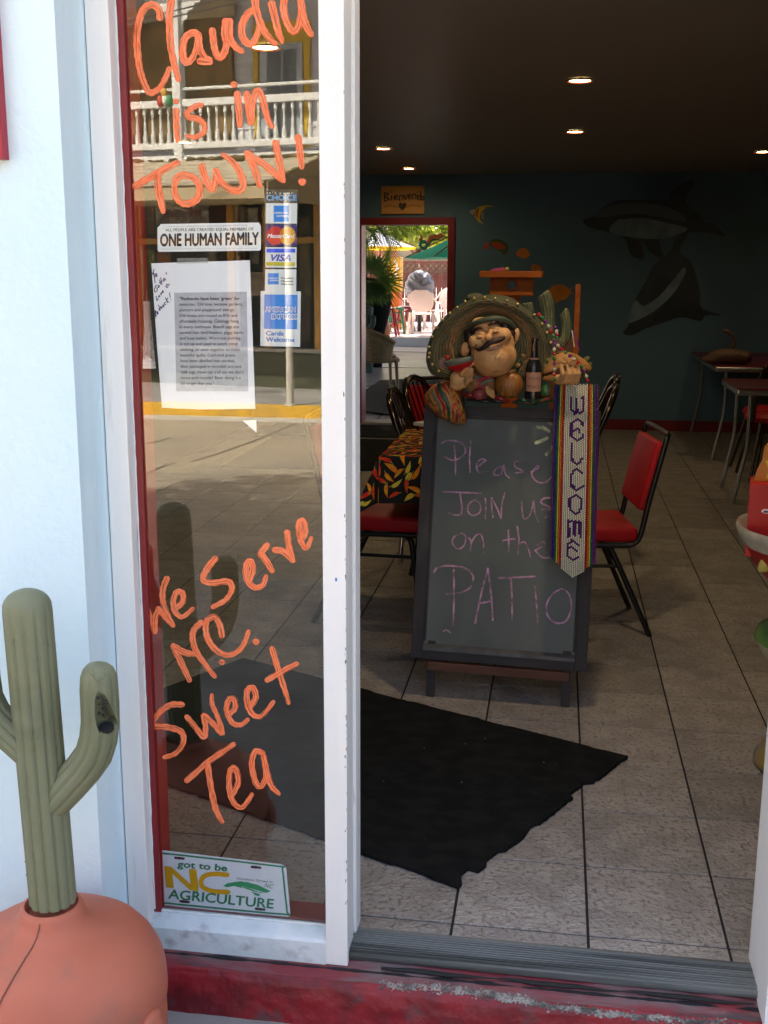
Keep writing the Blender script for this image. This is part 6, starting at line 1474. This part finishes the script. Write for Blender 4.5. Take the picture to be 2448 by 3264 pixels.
# tables at the right -----------------------------------------------------------------
M_dsteel = mat('dull_steel', (.38, .38, .36), .3, metal=1.0)
def steel_table(x0, y0, x1, y1, label, grp):
    t = thing('diner_table', label, 'table', ((x0 + x1) / 2, (y0 + y1) / 2, 0), 0, grp)
    b = B(); b.box((x0 + .004, y0 + .004, .742), (x1 - .004, y1 - .004, .752)); b.obj('table_top', mat('maroon_laminate', (.16, .010, .022), .3), t)
    b = B(); b.box((x0, y0, .705), (x1, y1, .744)); b.obj('steel_edge', M_dsteel, t, bevel=.012, bseg=3)
    for sx, sy in ((0, 0), (1, 0), (0, 1), (1, 1)):
        px, py = x0 + .10 + (x1 - x0 - .20) * sx, y0 + .08 + (y1 - y0 - .16) * sy; ox = -.07 if sx == 0 else .07
        b = B(); b.tube(spline([(px, py, .71), (px, py, .40), (px + ox * .3, py, .25), (px + ox, py - .02, 0)], 5), [.013] * 15 + [.010], 8); b.obj('leg', M_dsteel, t, smooth=50)
    return t
q = atz(1545, 798, .725); steel_table(q.x, q.y, q.x + 1.1, 10.76, 'steel edged table against the far wall with a wrapped bundle on it', 'steel edged diner tables')
bp = Vector((atz(1590, 795, .752).x, q.y + .22, .752))
bn_ = thing('wrapped_bundle', 'dim brown wrapped bundle with a stalk lying on the far table', 'bundle', bp)
b = B(); b.ball(bp + Vector((0, 0, .06)), (.17, .10, .065), 16, 10); b.ball(bp + Vector((.10, 0, .055)), (.08, .09, .06), 14, 10); b.ball(bp + Vector((-.12, 0, .035)), (.10, .08, .035), 14, 10); link('bundle_body', fuse(b, .01, 2), mat('bundle_brown', (.10, .055, .03), .6, var=(.16, .07, .04), vscale=12), bn_)
b = B(); b.tube(spline([bp + Vector((.02, 0, .12)), bp + Vector((.03, 0, .19)), bp + Vector((-.01, 0, .25)), bp + Vector((-.06, 0, .265))], 5), [.014] * 15 + [.006], 8); b.obj('stalk', MATS['bundle_brown'], bn_, smooth=60)
q2 = atz(1592, 848, .725); steel_table(q2.x, q2.y, q2.x + .9, q2.y + .7, 'nearer steel edged table cut by the right picture edge', 'steel edged diner tables')
sq = atz(1622, 886, .45)
hs = copy_tree(hc1); hs.location = (sq.x + .2, sq.y, 0); hs.rotation_euler = (0, 0, math.radians(200)); tag(hs, 'hoop back chair with round seat under the right hand table', 'chair', 'hoop back chairs')
hs2 = copy_tree(hc1); e_ = atz(1640, 765, .90); hs2.location = (e_.x + .15, min(e_.y, 10.3), 0); hs2.rotation_euler = (0, 0, math.radians(95)); tag(hs2, 'farthest hoop back chair standing against the far right table', 'chair', 'hoop back chairs')

# goblet pedestal with the bottle carton ----------------------------------------------
fl = atz(1629, 1640, .02); GC = Vector((fl.x + .165, fl.y, 0))
gob = thing('goblet_planter', 'giant painted cocktail glass pedestal cut off by the right picture edge', 'pedestal', GC)
M_gw = mat('goblet_cream', (.50, .48, .38), .5, var=(.42, .38, .28), vscale=30, bump=.5, bscale=120, bdist=.004)
def gl(name, prof, m): B().lathe(prof, GC, 48, cap=False).obj(name, m, gob, smooth=50)
gl('foot', [(.0, .0), (.150, .0), (.165, .012), (.166, .03), (.150, .052), (.09, .085), (.045, .12), (.035, .16), (.033, .30)], mat('goblet_foot_gold', (.32, .22, .05), .4, var=(.20, .19, .15), vscale=10))
gl('bulb_shade', [(.033, .30), (.10, .315), (.165, .355), (.190, .400)], MATS['goblet_cream']); gl('bulb_crown', [(.190, .400), (.182, .430), (.14, .455), (.06, .47), (.035, .50)], mat('goblet_green', (.06, .17, .04), .4, var=(.12, .22, .06), vscale=12))
gl('bowl', [(.035, .50), (.09, .53), (.16, .575), (.215, .635), (.245, .690)], mat('goblet_red', (.40, .012, .014), .35))
gl('rim', [(.245, .690), (.258, .715), (.265, .738), (.261, .747), (.250, .742), (.232, .70), (.17, .64), (.0, .635)], M_gw)
b = B(); lx = aty(1640, 1210, GC.y - .10); b.ball(lx + Vector((.03, 0, 0)), (.045, .015, .022), 14, 8, Matrix.Rotation(math.radians(-50), 3, 'Y')); b.obj('leaf_relief', mat('goblet_leaf_yellow', (.55, .45, .10), .5), gob, smooth=60)
cr_ = crop(2300, 1350, 2448, 2500, 285); cy_ = GC.y - .04
kx, kz1, kz0 = aty(1617, 1090, cy_).x, aty(1620, 1046, cy_).z, .66
car = thing('bottle_carton', 'red bottle carton with orange handle standing in the giant glass', 'carton', (kx, cy_, .66))
M_cr = mat('carton_red', (.52, .006, .010), .4); M_co = mat('carton_orange', (.56, .19, .012), .4)
plain('box', [((kx, cy_, kz0), (kx + .20, cy_ + .13, kz1))], M_cr, car, bevel=.0015)
hz = aty(1650, 952, cy_ + .06).z; hx0 = aty(1638, 1000, cy_ + .06).x
hp_ = [(kx + .002, kz1), (kx + .012, kz1 + .012), (hx0 - .012, kz1 + .035), (hx0, kz1 + .06), (hx0 + .002, hz - .02), (hx0 + .014, hz), (kx + .17, hz), (kx + .188, kz1 + .03), (kx + .198, kz1)]
b = B(); b.poly([(x, cy_ + .06, z) for x, z in hp_], (0, .004, 0)); b.obj('handle', M_co, car)
b = B(); z_ = aty(1650, 1010, cy_ + .05).z; b.poly([(hx0 + .008, cy_ + .0575, z_ + .02), (hx0 + .07, cy_ + .0575, z_ + .02), (hx0 + .07, cy_ + .0575, z_ - .035), (hx0 + .012, cy_ + .0575, z_ - .032), (hx0 + .022, cy_ + .0575, z_ - .005)], (0, .001, 0)); b.obj('yellow_flash', mat('carton_yellow', (.72, .55, .02), .4), car)
def CP(x, y, l): return aty(x, y, cy_ - l)
b = B(); put_text(b, 'T', (1643, 1098), (1690, 1098), (1652, 1142), CP, .0006, fat=.05, shear=.2); b.obj('lettering_outline', K_white, car, fix=False)
b = B(); put_text(b, 'T', (1648, 1102), (1686, 1102), (1656, 1138), CP, .0010, shear=.2); b.obj('lettering', mat('carton_purple', (.18, .01, .17), .4), car, fix=False)
car.rotation_euler = (0, 0, -.165)
# ================================================================= PATIO BEHIND THE BUILDING
cq = crop(1150, 680, 1450, 1150, 1412)
def Q(x, y, Y): return aty(*cq(x, y), Y)
PZ = 0.0; DK = .17                                # raised deck at the far end
pf = struct(plain('patio_floor', [((-14, 11.0, -.4), (8, 60, PZ - .03))], mat('patio_bed', (.16, .15, .15), .9)))
M_slab = mat('patio_slab', (.23, .245, .27), .35, spec=.5, var=(.17, .18, .20), vscale=2.2, bump=.25, bscale=14, bdist=.006, dirt=(.12, .125, .14), dscale=1.0, dlo=.5, dhi=.7)
M_pink = mat('pink_patio_slab', (.42, .34, .33), .7, var=(.34, .28, .28), vscale=2, bump=.3, bscale=30)
ys = [11.02, 12.1, 13.3, 14.6, 16.0, 17.6, 19.4, 21.2, 22.78]
for k_, (ya, yb) in enumerate(zip(ys, ys[1:])):
    for xa in (-7.2, -5.4, -3.6, -1.8, 0):
        b = B(); b.box((xa + .01, ya + .01, PZ - .04), (xa + 1.79, yb - .01, PZ - .008 + .004 * math.sin(k_ * 3.1 + xa * 2))); b.obj('slab', M_slab, pf)
dk = struct(plain('raised_deck', [((-14, 22.84, -.2), (8, 60, DK))], MATS['pink_patio_slab']))
plain('deck_riser', [((-14, 22.80, -.1), (8, 22.838, DK + .004))], mat('riser_white', (.80, .80, .78), .6), dk)
# dark sheet outside the door, set at an angle
ragged_mat('patio_dark_sheet', [(-1.45, 11.25, .004), (-2.35, 12.0, .004), (-2.4, 15.2, .004), (-1.5, 16.0, .004)], [0, .01, 0, 0], 'dark flat sheet lying on the patio just outside the doorway')
# unseen roof added to keep sun off the near part of the patio
pr_ = thing('added_shade_roof', 'unseen plank roof added to shade the near part of the patio', 'added_shade_roof', (-2.5, 16, 3))
plain('roof_deck', [((-9, 11.0, 3.0), (4, 25.4, 3.08))], M_brown, pr_)
for x in (-5.2, 1.2):
    plain('roof_post', [((x - .06, 25.1, -.01), (x + .06, 25.22, 3.0))], M_brown, pr_)
# fence ----------------------------------------------------------------------------
fn = thing('board_fence', 'reddish brown board fence with lattice top at the back of the patio', 'fence', (-2.6, 31, 0))
M_fb = mat('fence_stain', (.20, .062, .038), .75, var=(.14, .042, .026), vscale=4, stretch=(2, 1, .3), bump=.3, bscale=20)
ft = Q(900, 735, 31).z; fx0, fx1 = Q(-500, 900, 31).x, Q(1600, 900, 31).x; nb = int((fx1 - fx0) / .145)
for i in range(nb):
    x = fx0 + i * .145; b = B(); b.box((x, 31 + .004 * (i % 2), DK), (x + .135, 31.02 + .004 * (i % 2), ft - .35 + .015 * math.sin(i * 2.3))); b.obj('board', M_fb, fn)
b = B(); b.box((fx0, 30.96, ft - .38), (fx1, 30.999, ft - .32)); b.obj('rail', M_fb, fn); b = B(); b.box((fx0, 30.97, ft - .03), (fx1, 31.02, ft + .03)); b.obj('rail', M_fb, fn)
for i in range(int((fx1 - fx0) / .16)):
    x = fx0 + i * .16
    for s_ in (-1, 1):
        b = B(); b.bar((x, 31.0 + .008 * s_, ft - .33), (x + .30 * s_, 31.0 + .008 * s_, ft - .03), .034, .008, (0, 1, 0)); b.obj('lattice_slat', M_fb, fn)
# big backlit tree behind the fence, a second, unseen, added for its shade on the deck ---------------------------------
def tree(name, label, base, h, crown, seed, m=None, size=.10, n_=900):
    t = thing(name, label, 'tree', base); base = Vector(base); rnd = random.Random(seed)
    b = B(); b.tube([base, base + Vector((.1, 0, h * .5)), base + Vector((-.05, .1, h))], [.20, .15, .10], 10)
    for c, R in crown: b.tube([base + Vector((0, 0, h * .7)), (base + Vector((0, 0, h))).lerp(Vector(c), .6), Vector(c)], [.09, .06, .03], 7)
    b.obj('trunk', M_bark, t, smooth=60)
    b = B()
    for i, (c, R) in enumerate(crown): leaf_cloud(b, c, R, n_, size, seed * 10 + i)
    b.obj('crown', m or M_leaf, t, fix=False); return t
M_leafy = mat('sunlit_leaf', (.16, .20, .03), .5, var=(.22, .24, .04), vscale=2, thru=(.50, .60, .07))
g = Q(880, 600, 34)
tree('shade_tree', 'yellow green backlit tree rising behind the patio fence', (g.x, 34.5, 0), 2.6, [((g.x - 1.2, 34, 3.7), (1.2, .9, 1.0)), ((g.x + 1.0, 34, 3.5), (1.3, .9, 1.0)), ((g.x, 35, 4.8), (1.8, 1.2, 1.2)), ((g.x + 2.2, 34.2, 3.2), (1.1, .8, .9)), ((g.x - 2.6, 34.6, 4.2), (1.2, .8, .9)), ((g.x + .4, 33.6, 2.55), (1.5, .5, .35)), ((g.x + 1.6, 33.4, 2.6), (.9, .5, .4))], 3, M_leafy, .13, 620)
tree('shade_tree', 'unseen darker tree crown added to shade the middle of the patio', (-7.2, 31, 0), 3.4, [((-4.6, 30.5, 5.2), (2.0, 1.8, .9)), ((-2.4, 31.4, 5.6), (2.0, 2.0, .9)), ((-6.4, 30.6, 5.0), (1.4, 1.5, .9)), ((-.6, 31.6, 5.4), (1.6, 1.8, .7)), ((-3.4, 33.2, 6.0), (2.2, 1.5, .8))], 5, M_leaf, .16, 700)
# palms -----------------------------------------------------------------------------------
M_palm = mat('palm_frond', (.035, .085, .022), .4, spec=.5, var=(.06, .12, .03), vscale=5, thru=(.16, .28, .04))
def feather(b, pts, L, n_=26, droop=.5):
    P = spline(pts, 7); m_ = len(P)
    for i in range(2, m_ - 1):
        t = (P[i + 1] - P[i - 1]).normalized(); f_ = i / m_; l_ = L * math.sin(math.pi * min(1, .15 + f_ * .85)) ** .7
        side = t.cross(Vector((0, 1, 0))).normalized()
        for s_ in (-1, 1):
            d = (side * s_ * .8 + t * .75 + Vector((0, 0, -droop))).normalized(); w_ = Vector((0, 1, 0)).cross(d).normalized() * .008
            a, e = P[i], P[i] + d * l_
            b.bm.faces.new([b.bm.verts.new(a - w_), b.bm.verts.new(a + w_), b.bm.verts.new(a.lerp(e, .6) + w_ * .9 + Vector((0, 0, -.02))), b.bm.verts.new(e), b.bm.verts.new(a.lerp(e, .6) - w_ * .9 + Vector((0, 0, -.02)))])
    b.tube(P, [.014 * (1 - .8 * i / m_) for i in range(m_)], 5)
cp_ = thing('coconut_palm', 'feathery palm fronds hanging into the top left of the doorway view', 'palm', (Q(-300, 900, 19).x, 19, 0))
base = Vector((Q(-300, 900, 19).x, 19, 0)); b = B(); b.tube(spline([base, base + Vector((.05, 0, 1.2)), base + Vector((.15, 0, 2.3))], 5), [.11] * 6 + [.09] * 5, 10); b.obj('trunk', M_bark, cp_, smooth=60)
for k_, ps in enumerate(([(-100, 60), (150, 120), (330, 300), (440, 520), (420, 720)], [(-100, 100), (100, 250), (200, 300), (-40, 600)], [(-50, -60), (300, 40), (520, 140), (640, 330)], [(-50, -50), (420, -20), (660, 60), (850, 220)], [(-100, 150), (50, 330), (90, 520), (60, 700)], [(-80, -20), (230, 40), (420, 200), (560, 480)])):
    b = B(); feather(b, [Q(x, y, 18.6 + .25 * k_) for x, y in ps], .34, droop=.35); b.obj('frond', M_palm, cp_, fix=False)
fp = thing('fan_palm', 'dark green fan palm in a black pot by the left side of the doorway', 'palm', Q(60, 1500, 17.5))
fc = Q(70, 950, 17.5); rnd = random.Random(9)
b = B(); zt_ = Q(200, 1180, 17.5).z; ctr = Q(210, 1400, 17.6)
b.lathe([(.0, PZ - ctr.z), (.12, PZ - ctr.z), (.15, -.45), (.24, -.10), (.27, .08), (.25, .20), (.0, .22)], ctr, 24); b.obj('pot', mat('black_pot', (.006, .006, .006), .7, spec=.1), fp, smooth=50)
for k_ in range(13):
    ang = math.radians(-70 + k_ * 20 + rnd.uniform(-8, 8)); L = rnd.uniform(.35, .62); o_ = fc + Vector((rnd.uniform(-.05, .10), rnd.uniform(-.2, .2), rnd.uniform(-.12, .10)))
    b = B(); d0 = Vector((math.sin(ang) * .9 + .15, rnd.uniform(-.3, .2), math.cos(ang) * .8)); hub = o_ + d0 * L * .35
    b.tube([o_ + Vector((0, 0, -.2)), hub], .008, 5)
    for j in range(17):
        a2 = ang + math.radians(-80 + j * 10); dd = Vector((math.sin(a2), rnd.uniform(-.25, .25), math.cos(a2))).normalized(); w_ = dd.cross(Vector((0, 1, 0))).normalized() * .013
        e = hub + dd * L * rnd.uniform(.7, .95) + Vector((0, 0, -.06)); m_ = hub.lerp(e, .55) + Vector((0, 0, .02))
        b.bm.faces.new([b.bm.verts.new(hub), b.bm.verts.new(m_ + w_), b.bm.verts.new(e), b.bm.verts.new(m_ - w_)])
    b.obj('frond', M_palm, fp, fix=False)
for k_ in range(9):                                 # hanging older fronds over the pot
    x0 = 20 + k_ * 45; b = B(); hub = Q(x0 * .6 + 60, 1020, 17.2)
    b.tube([Q(90, 960, 17.4), hub], .008, 5)
    for j in range(12):
        e = Q(x0 - 60 + j * 17 + rnd.uniform(-8, 8), 1220 + 180 * math.sin(j * .28 + .2) + rnd.uniform(-30, 30), 17.1); m_ = hub.lerp(e, .5) + Vector((0, 0, .02)); w_ = Vector((.012, 0, 0))
        b.bm.faces.new([b.bm.verts.new(hub), b.bm.verts.new(m_ + w_), b.bm.verts.new(e), b.bm.verts.new(m_ - w_)])
    b.obj('frond', M_palm, fp, fix=False)
# umbrellas ------------------------------------------------------------------------------
M_teal = mat('teal_canvas', (.015, .20, .13), .7, thru=(.03, .40, .27)); M_stripe = mat('pale_blue_canvas', (.48, .54, .66), .8, thru=(.55, .62, .74)); M_yc = mat('yellow_canvas', (.62, .36, .02), .7, thru=(.8, .45, .02))
def umbrella(name, label, c, R, hgt, drop, m, nside=8, rot=0.0, valance=None):
    t = thing(name, label, 'umbrella', (c[0], c[1], 0)); top = Vector((c[0], c[1], hgt))
    rimp = [Vector((c[0] + R * math.cos(rot + 2 * math.pi * i / nside), c[1] + R * math.sin(rot + 2 * math.pi * i / nside), hgt - drop)) for i in range(nside)]
    for i in range(nside):
        b = B(); a, e = rimp[i], rimp[(i + 1) % nside]
        b.grid(lambda u, v: top.lerp(a.lerp(e, u), v) + Vector((0, 0, -.10 * math.sin(math.pi * v) * .6 - .03 * math.sin(math.pi * u) * v)), 6, 6); b.obj('canopy_panel', m, t, smooth=80, fix=False)
        b = B(); b.tube([top, a], .012, 5); b.obj('rib', M_brown, t)
        if valance:
            b = B(); b.poly([a, e, e + Vector((0, 0, -.06)), a + Vector((0, 0, -.06))]); b.obj('valance', valance, t)
    b = B(); b.cyl((c[0], c[1], 0), top + Vector((0, 0, .05)), .025, .025, 10); b.obj('pole', M_brown, t, smooth=40); return t
uc = Q(1330, 500, 22.5); tipq = Q(665, 665, 22.5); umbrella('patio_umbrella', 'teal green patio umbrella at the right of the doorway view', (uc.x + .55, 22.5), uc.x + .55 - tipq.x, Q(1300, 330, 22.5).z + .25, Q(1300, 330, 22.5).z + .25 - tipq.z, M_teal, 6, math.pi)
wc = Q(420, 400, 26); umbrella('patio_umbrella', 'pale blue patio umbrella with yellow edging behind the palm fronds', (wc.x - .2, 26), Q(820, 500, 26).x - wc.x + .2, Q(420, 240, 26).z, Q(420, 240, 26).z - Q(820, 505, 26).z, M_stripe, 8, 0, M_yc)
# yellow cabinet post, tree trunk board, gecko ornament --------------------------------------
y0, y1 = Q(350, 655, 27), Q(590, 1180, 27)
yb_ = thing('yellow_booth', 'yellow painted wooden booth with orange base beyond the palm', 'booth', (y0.x + .2, 27, 0))
plain('panel', [((y0.x, 27, y1.z), (y1.x, 27.5, y0.z))], mat('booth_yellow', (.62, .34, .01), .6, var=(.52, .28, .02), vscale=4), yb_, bevel=.01)
plain('base', [((y0.x + .1, 26.98, 0), (y1.x - .02, 27.5, y1.z - .002))], mat('booth_orange', (.60, .13, .01), .6), yb_)
plain('cap_board', [((y0.x - .4, 26.95, y0.z), (Q(525, 600, 27).x, 27.5, Q(500, 545, 27).z))], mat('salmon_board', (.42, .17, .10), .7), yb_)
b = B()
for i, (x, y) in enumerate(((512, 712), (545, 760), (540, 800), (560, 830), (530, 850), (528, 900), (535, 960), (380, 870))): b.ball(Q(x, y, 26.97), (.025, .01, .04), 8, 6)
b.obj('shell_trim', mat('shell_white', (.6, .58, .52), .6), yb_, smooth=60)
gk = thing('gecko_ornament', 'red green curly gecko ornament above the teal umbrella', 'ornament', Q(1000, 450, 22))
for pts, r, c in (([(885, 500), (900, 440), (960, 430), (990, 480), (940, 530), (890, 500)], .035, (.03, .22, .14)), ([(1010, 450), (1040, 380), (1100, 350), (1160, 360), (1230, 310)], .045, (.50, .12, .02)), ([(1010, 470), (1060, 400), (1120, 385), (1180, 380)], .030, (.04, .10, .03)), ([(880, 410), (910, 370), (900, 330)], .03, (.42, .12, .04))):
    b = B(); b.tube(spline([Q(x, y, 22) for x, y in pts], 6), r, 8); b.obj('coil', mat('gecko_%d' % int(c[0] * 100), c, .4), gk, smooth=60)
# covered round object on a stand ------------------------------------------------------------
cv = thing('covered_disc', 'round object wrapped in grey tarpaulin in front of the fence', 'covered object', Q(890, 1400, 25.5))
cc = Q(885, 1105, 25.5); rx, rz_ = (Q(1105, 1105, 25.5).x - Q(665, 1105, 25.5).x) / 2, (Q(885, 860, 25.5).z - Q(885, 1370, 25.5).z) / 2
def tarp(u, v):
    a = 2 * math.pi * u; r = v
    fold = .04 * math.sin(5 * (r * math.cos(a - .9) * 2.2) + 1.5 * r * math.sin(a)) * (1 - r * .5) + .02 * math.sin(a * 9) * r
    return cc + Vector((rx * r * math.cos(a), -.22 * math.sqrt(max(0, 1 - r ** 2.6)) - fold, rz_ * r * math.sin(a) * (1.0 if math.sin(a) > 0 else 1.06)))
b = B(); b.grid(tarp, 72, 22, wrap=True); b.grid(lambda u, v: Vector((tarp(u, v).x, 2 * cc.y - tarp(u, v).y, tarp(u, v).z)), 72, 12, wrap=True); b.obj('tarpaulin', mat('grey_tarp', (.14, .15, .17), .38, bump=.5, bscale=9, bdist=.03, stretch=(3, 1, 1)), cv, smooth=70)
b = B(); b.cyl((cc.x, cc.y, 0), (cc.x, cc.y, cc.z - rz_ * .8), .05, .05, 10); b.obj('stand_pole', M_black, cv)
# plastic garden chairs --------------------------------------------------------------------------
M_wpl = mat('white_plastic', (.80, .72, .68), .35, thru=(.80, .70, .64)); M_wpl2 = mat('white_plastic_shade', (.66, .66, .68), .35)
def garden_chair():
    t = thing('garden_chair', None, 'chair')
    b = B()
    def bk(u, v):
        a = math.radians(-90 + 0) ; x = (u * 2 - 1); z = v
        hw = .245 * (math.sqrt(max(.0, 1 - (abs(z - .52) / .52) ** 2.6)) * .95 + .05)
        return Vector((x * hw, -.20 - .12 * z - .05 * (1 - x * x) * math.sin(math.pi * z), .44 + .44 * z))
    b.grid(bk, 16, 16); me_ = b.mesh('back', 60); o = bpy.data.objects.new('tmp', me_); COL.objects.link(o); md = o.modifiers.new('s', 'SOLIDIFY'); md.thickness = .012; m2 = evaluated(o); bpy.data.objects.remove(o)
    ob = link('backrest', m2, M_wpl); ob.parent = t
    lobj(B().box((-.24, -.21, .40), (.24, .23, .425)), 'seat', M_wpl, t, bevel=.012, bseg=3, smooth=50)
    for s_ in (-1, 1):
        lobj(B().tube(spline([(.235 * s_, -.30, .80), (.28 * s_, -.20, .66), (.285 * s_, .05, .64), (.28 * s_, .22, .62)], 5), [.022] * 16, 8, flat=.6), 'armrest', M_wpl, t, smooth=60)
        for (x0, yy0, z0_, x1, yy1) in ((.235, .20, .62, .275, .26), (.225, -.20, .44, .265, -.32)):
            lobj(B().bar((x0 * s_, yy0, z0_), (x1 * s_, yy1, 0), .055, .022, (0, 1, 0)), 'leg', M_wpl, t, bevel=.005)
    return t
gp = Q(880, 2030, 24.5); gch = garden_chair(); gch.location = (Q(940, 1750, 24).x, 24, DK); gch.rotation_euler = (0, 0, math.radians(-4)); gch.scale = (1.08,) * 3
tag(gch, 'pale plastic garden chair seen from behind on the patio', 'chair', 'plastic garden chairs')
g2 = copy_tree(gch); g2.location = (Q(1190, 1600, 26).x, 26.2, DK); g2.rotation_euler = (0, 0, math.radians(150)); tag(g2, 'white plastic garden chair at right edge of the doorway behind the other', 'chair', 'plastic garden chairs')
g3 = copy_tree(gch); g3.location = (Q(740, 1500, 27).x, 27.4, DK); g3.rotation_euler = (0, 0, math.radians(100)); tag(g3, 'plastic garden chair half hidden left of the nearest garden chair', 'chair', 'plastic garden chairs')
# painted stools and small table -----------------------------------------------------------------
COLR = {'red': (.48, .015, .02), 'green': (.012, .17, .07), 'yellow': (.60, .35, .015), 'orange': (.52, .17, .05), 'crimson': (.26, .012, .03)}
def stool(x, Y, h, cols, label):
    p = Q(x, 1900, Y); t = thing('painted_stool', label, 'stool', (p.x, Y, 0), 0, 'painted bar stools')
    b = B(); b.lathe([(.0, h - .05), (.15, h - .05), (.17, h - .025), (.15, h), (.0, h)], (p.x, Y, 0), 20); b.obj('seat', mat('paint_' + cols[0], COLR[cols[0]], .4), t, smooth=50)
    for i, (sx, sy) in enumerate(((-1, -1), (1, -1), (1, 1), (-1, 1))):
        b = B(); b.cyl((p.x + .10 * sx, Y + .10 * sy, h - .04), (p.x + .20 * sx, Y + .20 * sy, DK), .028, .024, 10); b.obj('leg', mat('paint_' + cols[i % len(cols)], COLR[cols[i % len(cols)]], .4), t, smooth=50)
    for z in (.42, .62):
        k_ = .20 - .10 * z / h
        for sy in (-1, 1):
            b = B(); b.cyl((p.x - k_, Y + k_ * sy, z), (p.x + k_, Y + k_ * sy, z), .012, .012, 8); b.obj('rung', mat('paint_' + cols[0], COLR[cols[0]], .4), t, smooth=50)
hst = Q(470, 1420, 23.4).z
stool(410, 23.4, hst, ['red', 'red', 'crimson', 'yellow'], 'red painted bar stool left of the garden chair'); stool(540, 24.4, hst * .98, ['green', 'green', 'orange', 'green'], 'green legged bar stool right of the red stool'); stool(660, 25.4, hst * .97, ['crimson', 'crimson', 'green', 'orange'], 'crimson and green bar stool beside the grey covered disc'); stool(300, 25.0, hst * .97, ['yellow', 'orange', 'yellow', 'red'], 'yellow and orange bar stool under the fan palm fronds')
tq = Q(650, 1415, 26.0); tt = thing('bar_table', 'small white topped table among the painted stools', 'table', (tq.x, 26.1, DK))
plain('table_top', [((tq.x - .13, 25.9, tq.z), (tq.x + .13, 26.3, tq.z + .03))], mat('white_top', (.72, .72, .68), .5), tt, bevel=.004)
for dx, key in ((-.10, 'yellow'), (.10, 'crimson')):
    b = B(); b.cyl((tq.x + dx, 26.1, DK), (tq.x + dx * .9, 26.1, tq.z), .03, .03, 10); b.obj('leg', mat('paint_' + key, COLR[key], .4), tt, smooth=50)
# statue cactus and orange crate -------------------------------------------------------------------
sc_ = thing('cactus_statue', 'dusty green cactus statue just inside the left door edge', 'statue', (Q(90, 1700, 16.5).x, 16.5, 0))
M_sc = mat('statue_green', (.05, .085, .055), .6)
b = B(); P = [Vector((Q(110, 1700, 16.5).x, 16.5, 0)), Q(110, 1700, 16.5), Q(110, 1500, 16.5), Q(112, 1410, 16.5), Q(112, 1385, 16.5)]; ribbed(spline(P, 4), [.075] * 13 + [.068, .055, .03, .01], 9, [.12] * 17, 54).obj('column', M_sc, sc_, smooth=60)
P = [Q(110, 1720, 16.5), Q(150, 1700, 16.45), Q(178, 1650, 16.45), Q(182, 1560, 16.45), Q(182, 1530, 16.45)]; ribbed(spline(P, 4), [.045] * 13 + [.042, .036, .02, .008], 9, [.12] * 17, 54).obj('arm', M_sc, sc_, smooth=60)
P = [Q(110, 1620, 16.5), Q(60, 1600, 16.45), Q(36, 1540, 16.45), Q(34, 1450, 16.45), Q(34, 1430, 16.45)]; ribbed(spline(P, 4), [.040] * 13 + [.038, .03, .018, .008], 9, [.12] * 17, 54).obj('arm', M_sc, sc_, smooth=60)
q0, q1 = Q(150, 1600, 21), Q(250, 1830, 21); oc = thing('orange_barrel', 'orange painted barrel behind the fan palm pot', 'barrel', ((q0.x + q1.x) / 2, 21, 0))
b = B(); b.lathe([(.0, 0), (.26, 0), (.30, .25), (.31, .45), (.28, q0.z), (.0, q0.z)], ((q0.x + q1.x) / 2, 21, 0), 24); b.obj('staves', mat('barrel_orange', (.62, .14, .01), .5), oc, smooth=40)
b = B(); b.lathe([(.285, .12), (.30, .12), (.305, .17), (.29, .17)], ((q0.x + q1.x) / 2, 21, 0), 24, cap=False); b.obj('hoop', mat('paint_crimson', COLR['crimson'], .4), oc, smooth=40)
# wicker armchair ---------------------------------------------------------------------------------
wk = thing('wicker_chair', 'tan wicker armchair standing outside the left of the doorway', 'chair'); wp = atz(812, 842, 0); wk.location = (wp.x, wp.y, 0); wk.rotation_euler = (0, 0, math.radians(-72))
M_wick = mat('wicker', (.42, .27, .11), .6, var=(.28, .17, .07), vscale=60, vlo=.45, vhi=.55, bump=.9, bscale=110, bdist=.006)
def shell(u, v):                                     # curved back running into the arms
    a = math.radians(-125 + 250 * u); z = .37 + (.44 - .20 * abs(u * 2 - 1) ** 2.2) * v
    r = .30 + .06 * v; return Vector((r * math.sin(a), -r * math.cos(a) * .9, z))
b = B(); b.grid(shell, 40, 14); me_ = b.mesh('shell', 70); o = bpy.data.objects.new('tmp', me_); COL.objects.link(o); md = o.modifiers.new('s', 'SOLIDIFY'); md.thickness = .035; m2 = evaluated(o); bpy.data.objects.remove(o); ob = link('back_and_arms', m2, M_wick); ob.parent = wk
b = B(); b.tube([shell(i / 40, 1) for i in range(41)], .026, 8); lobj(b, 'rolled_edge', M_wick, wk, smooth=70)
lobj(B().lathe([(.0, .36), (.30, .36), (.31, .39), (.28, .41), (.0, .42)], (0, 0, 0), 30), 'seat', M_wick, wk, smooth=50)
lobj(B().lathe([(.0, .41), (.24, .412), (.26, .435), (.22, .46), (.0, .465)], (0, 0, 0), 26), 'cushion', mat('pink_cushion', (.40, .20, .20), .8), wk, smooth=50)
for sx, sy in ((-.22, -.2), (.22, -.2), (-.24, .22), (.24, .22)): lobj(B().cyl((sx, sy, .38), (sx * 1.08, sy * 1.08, 0), .024, .018, 10), 'leg', M_wick, wk, smooth=50)
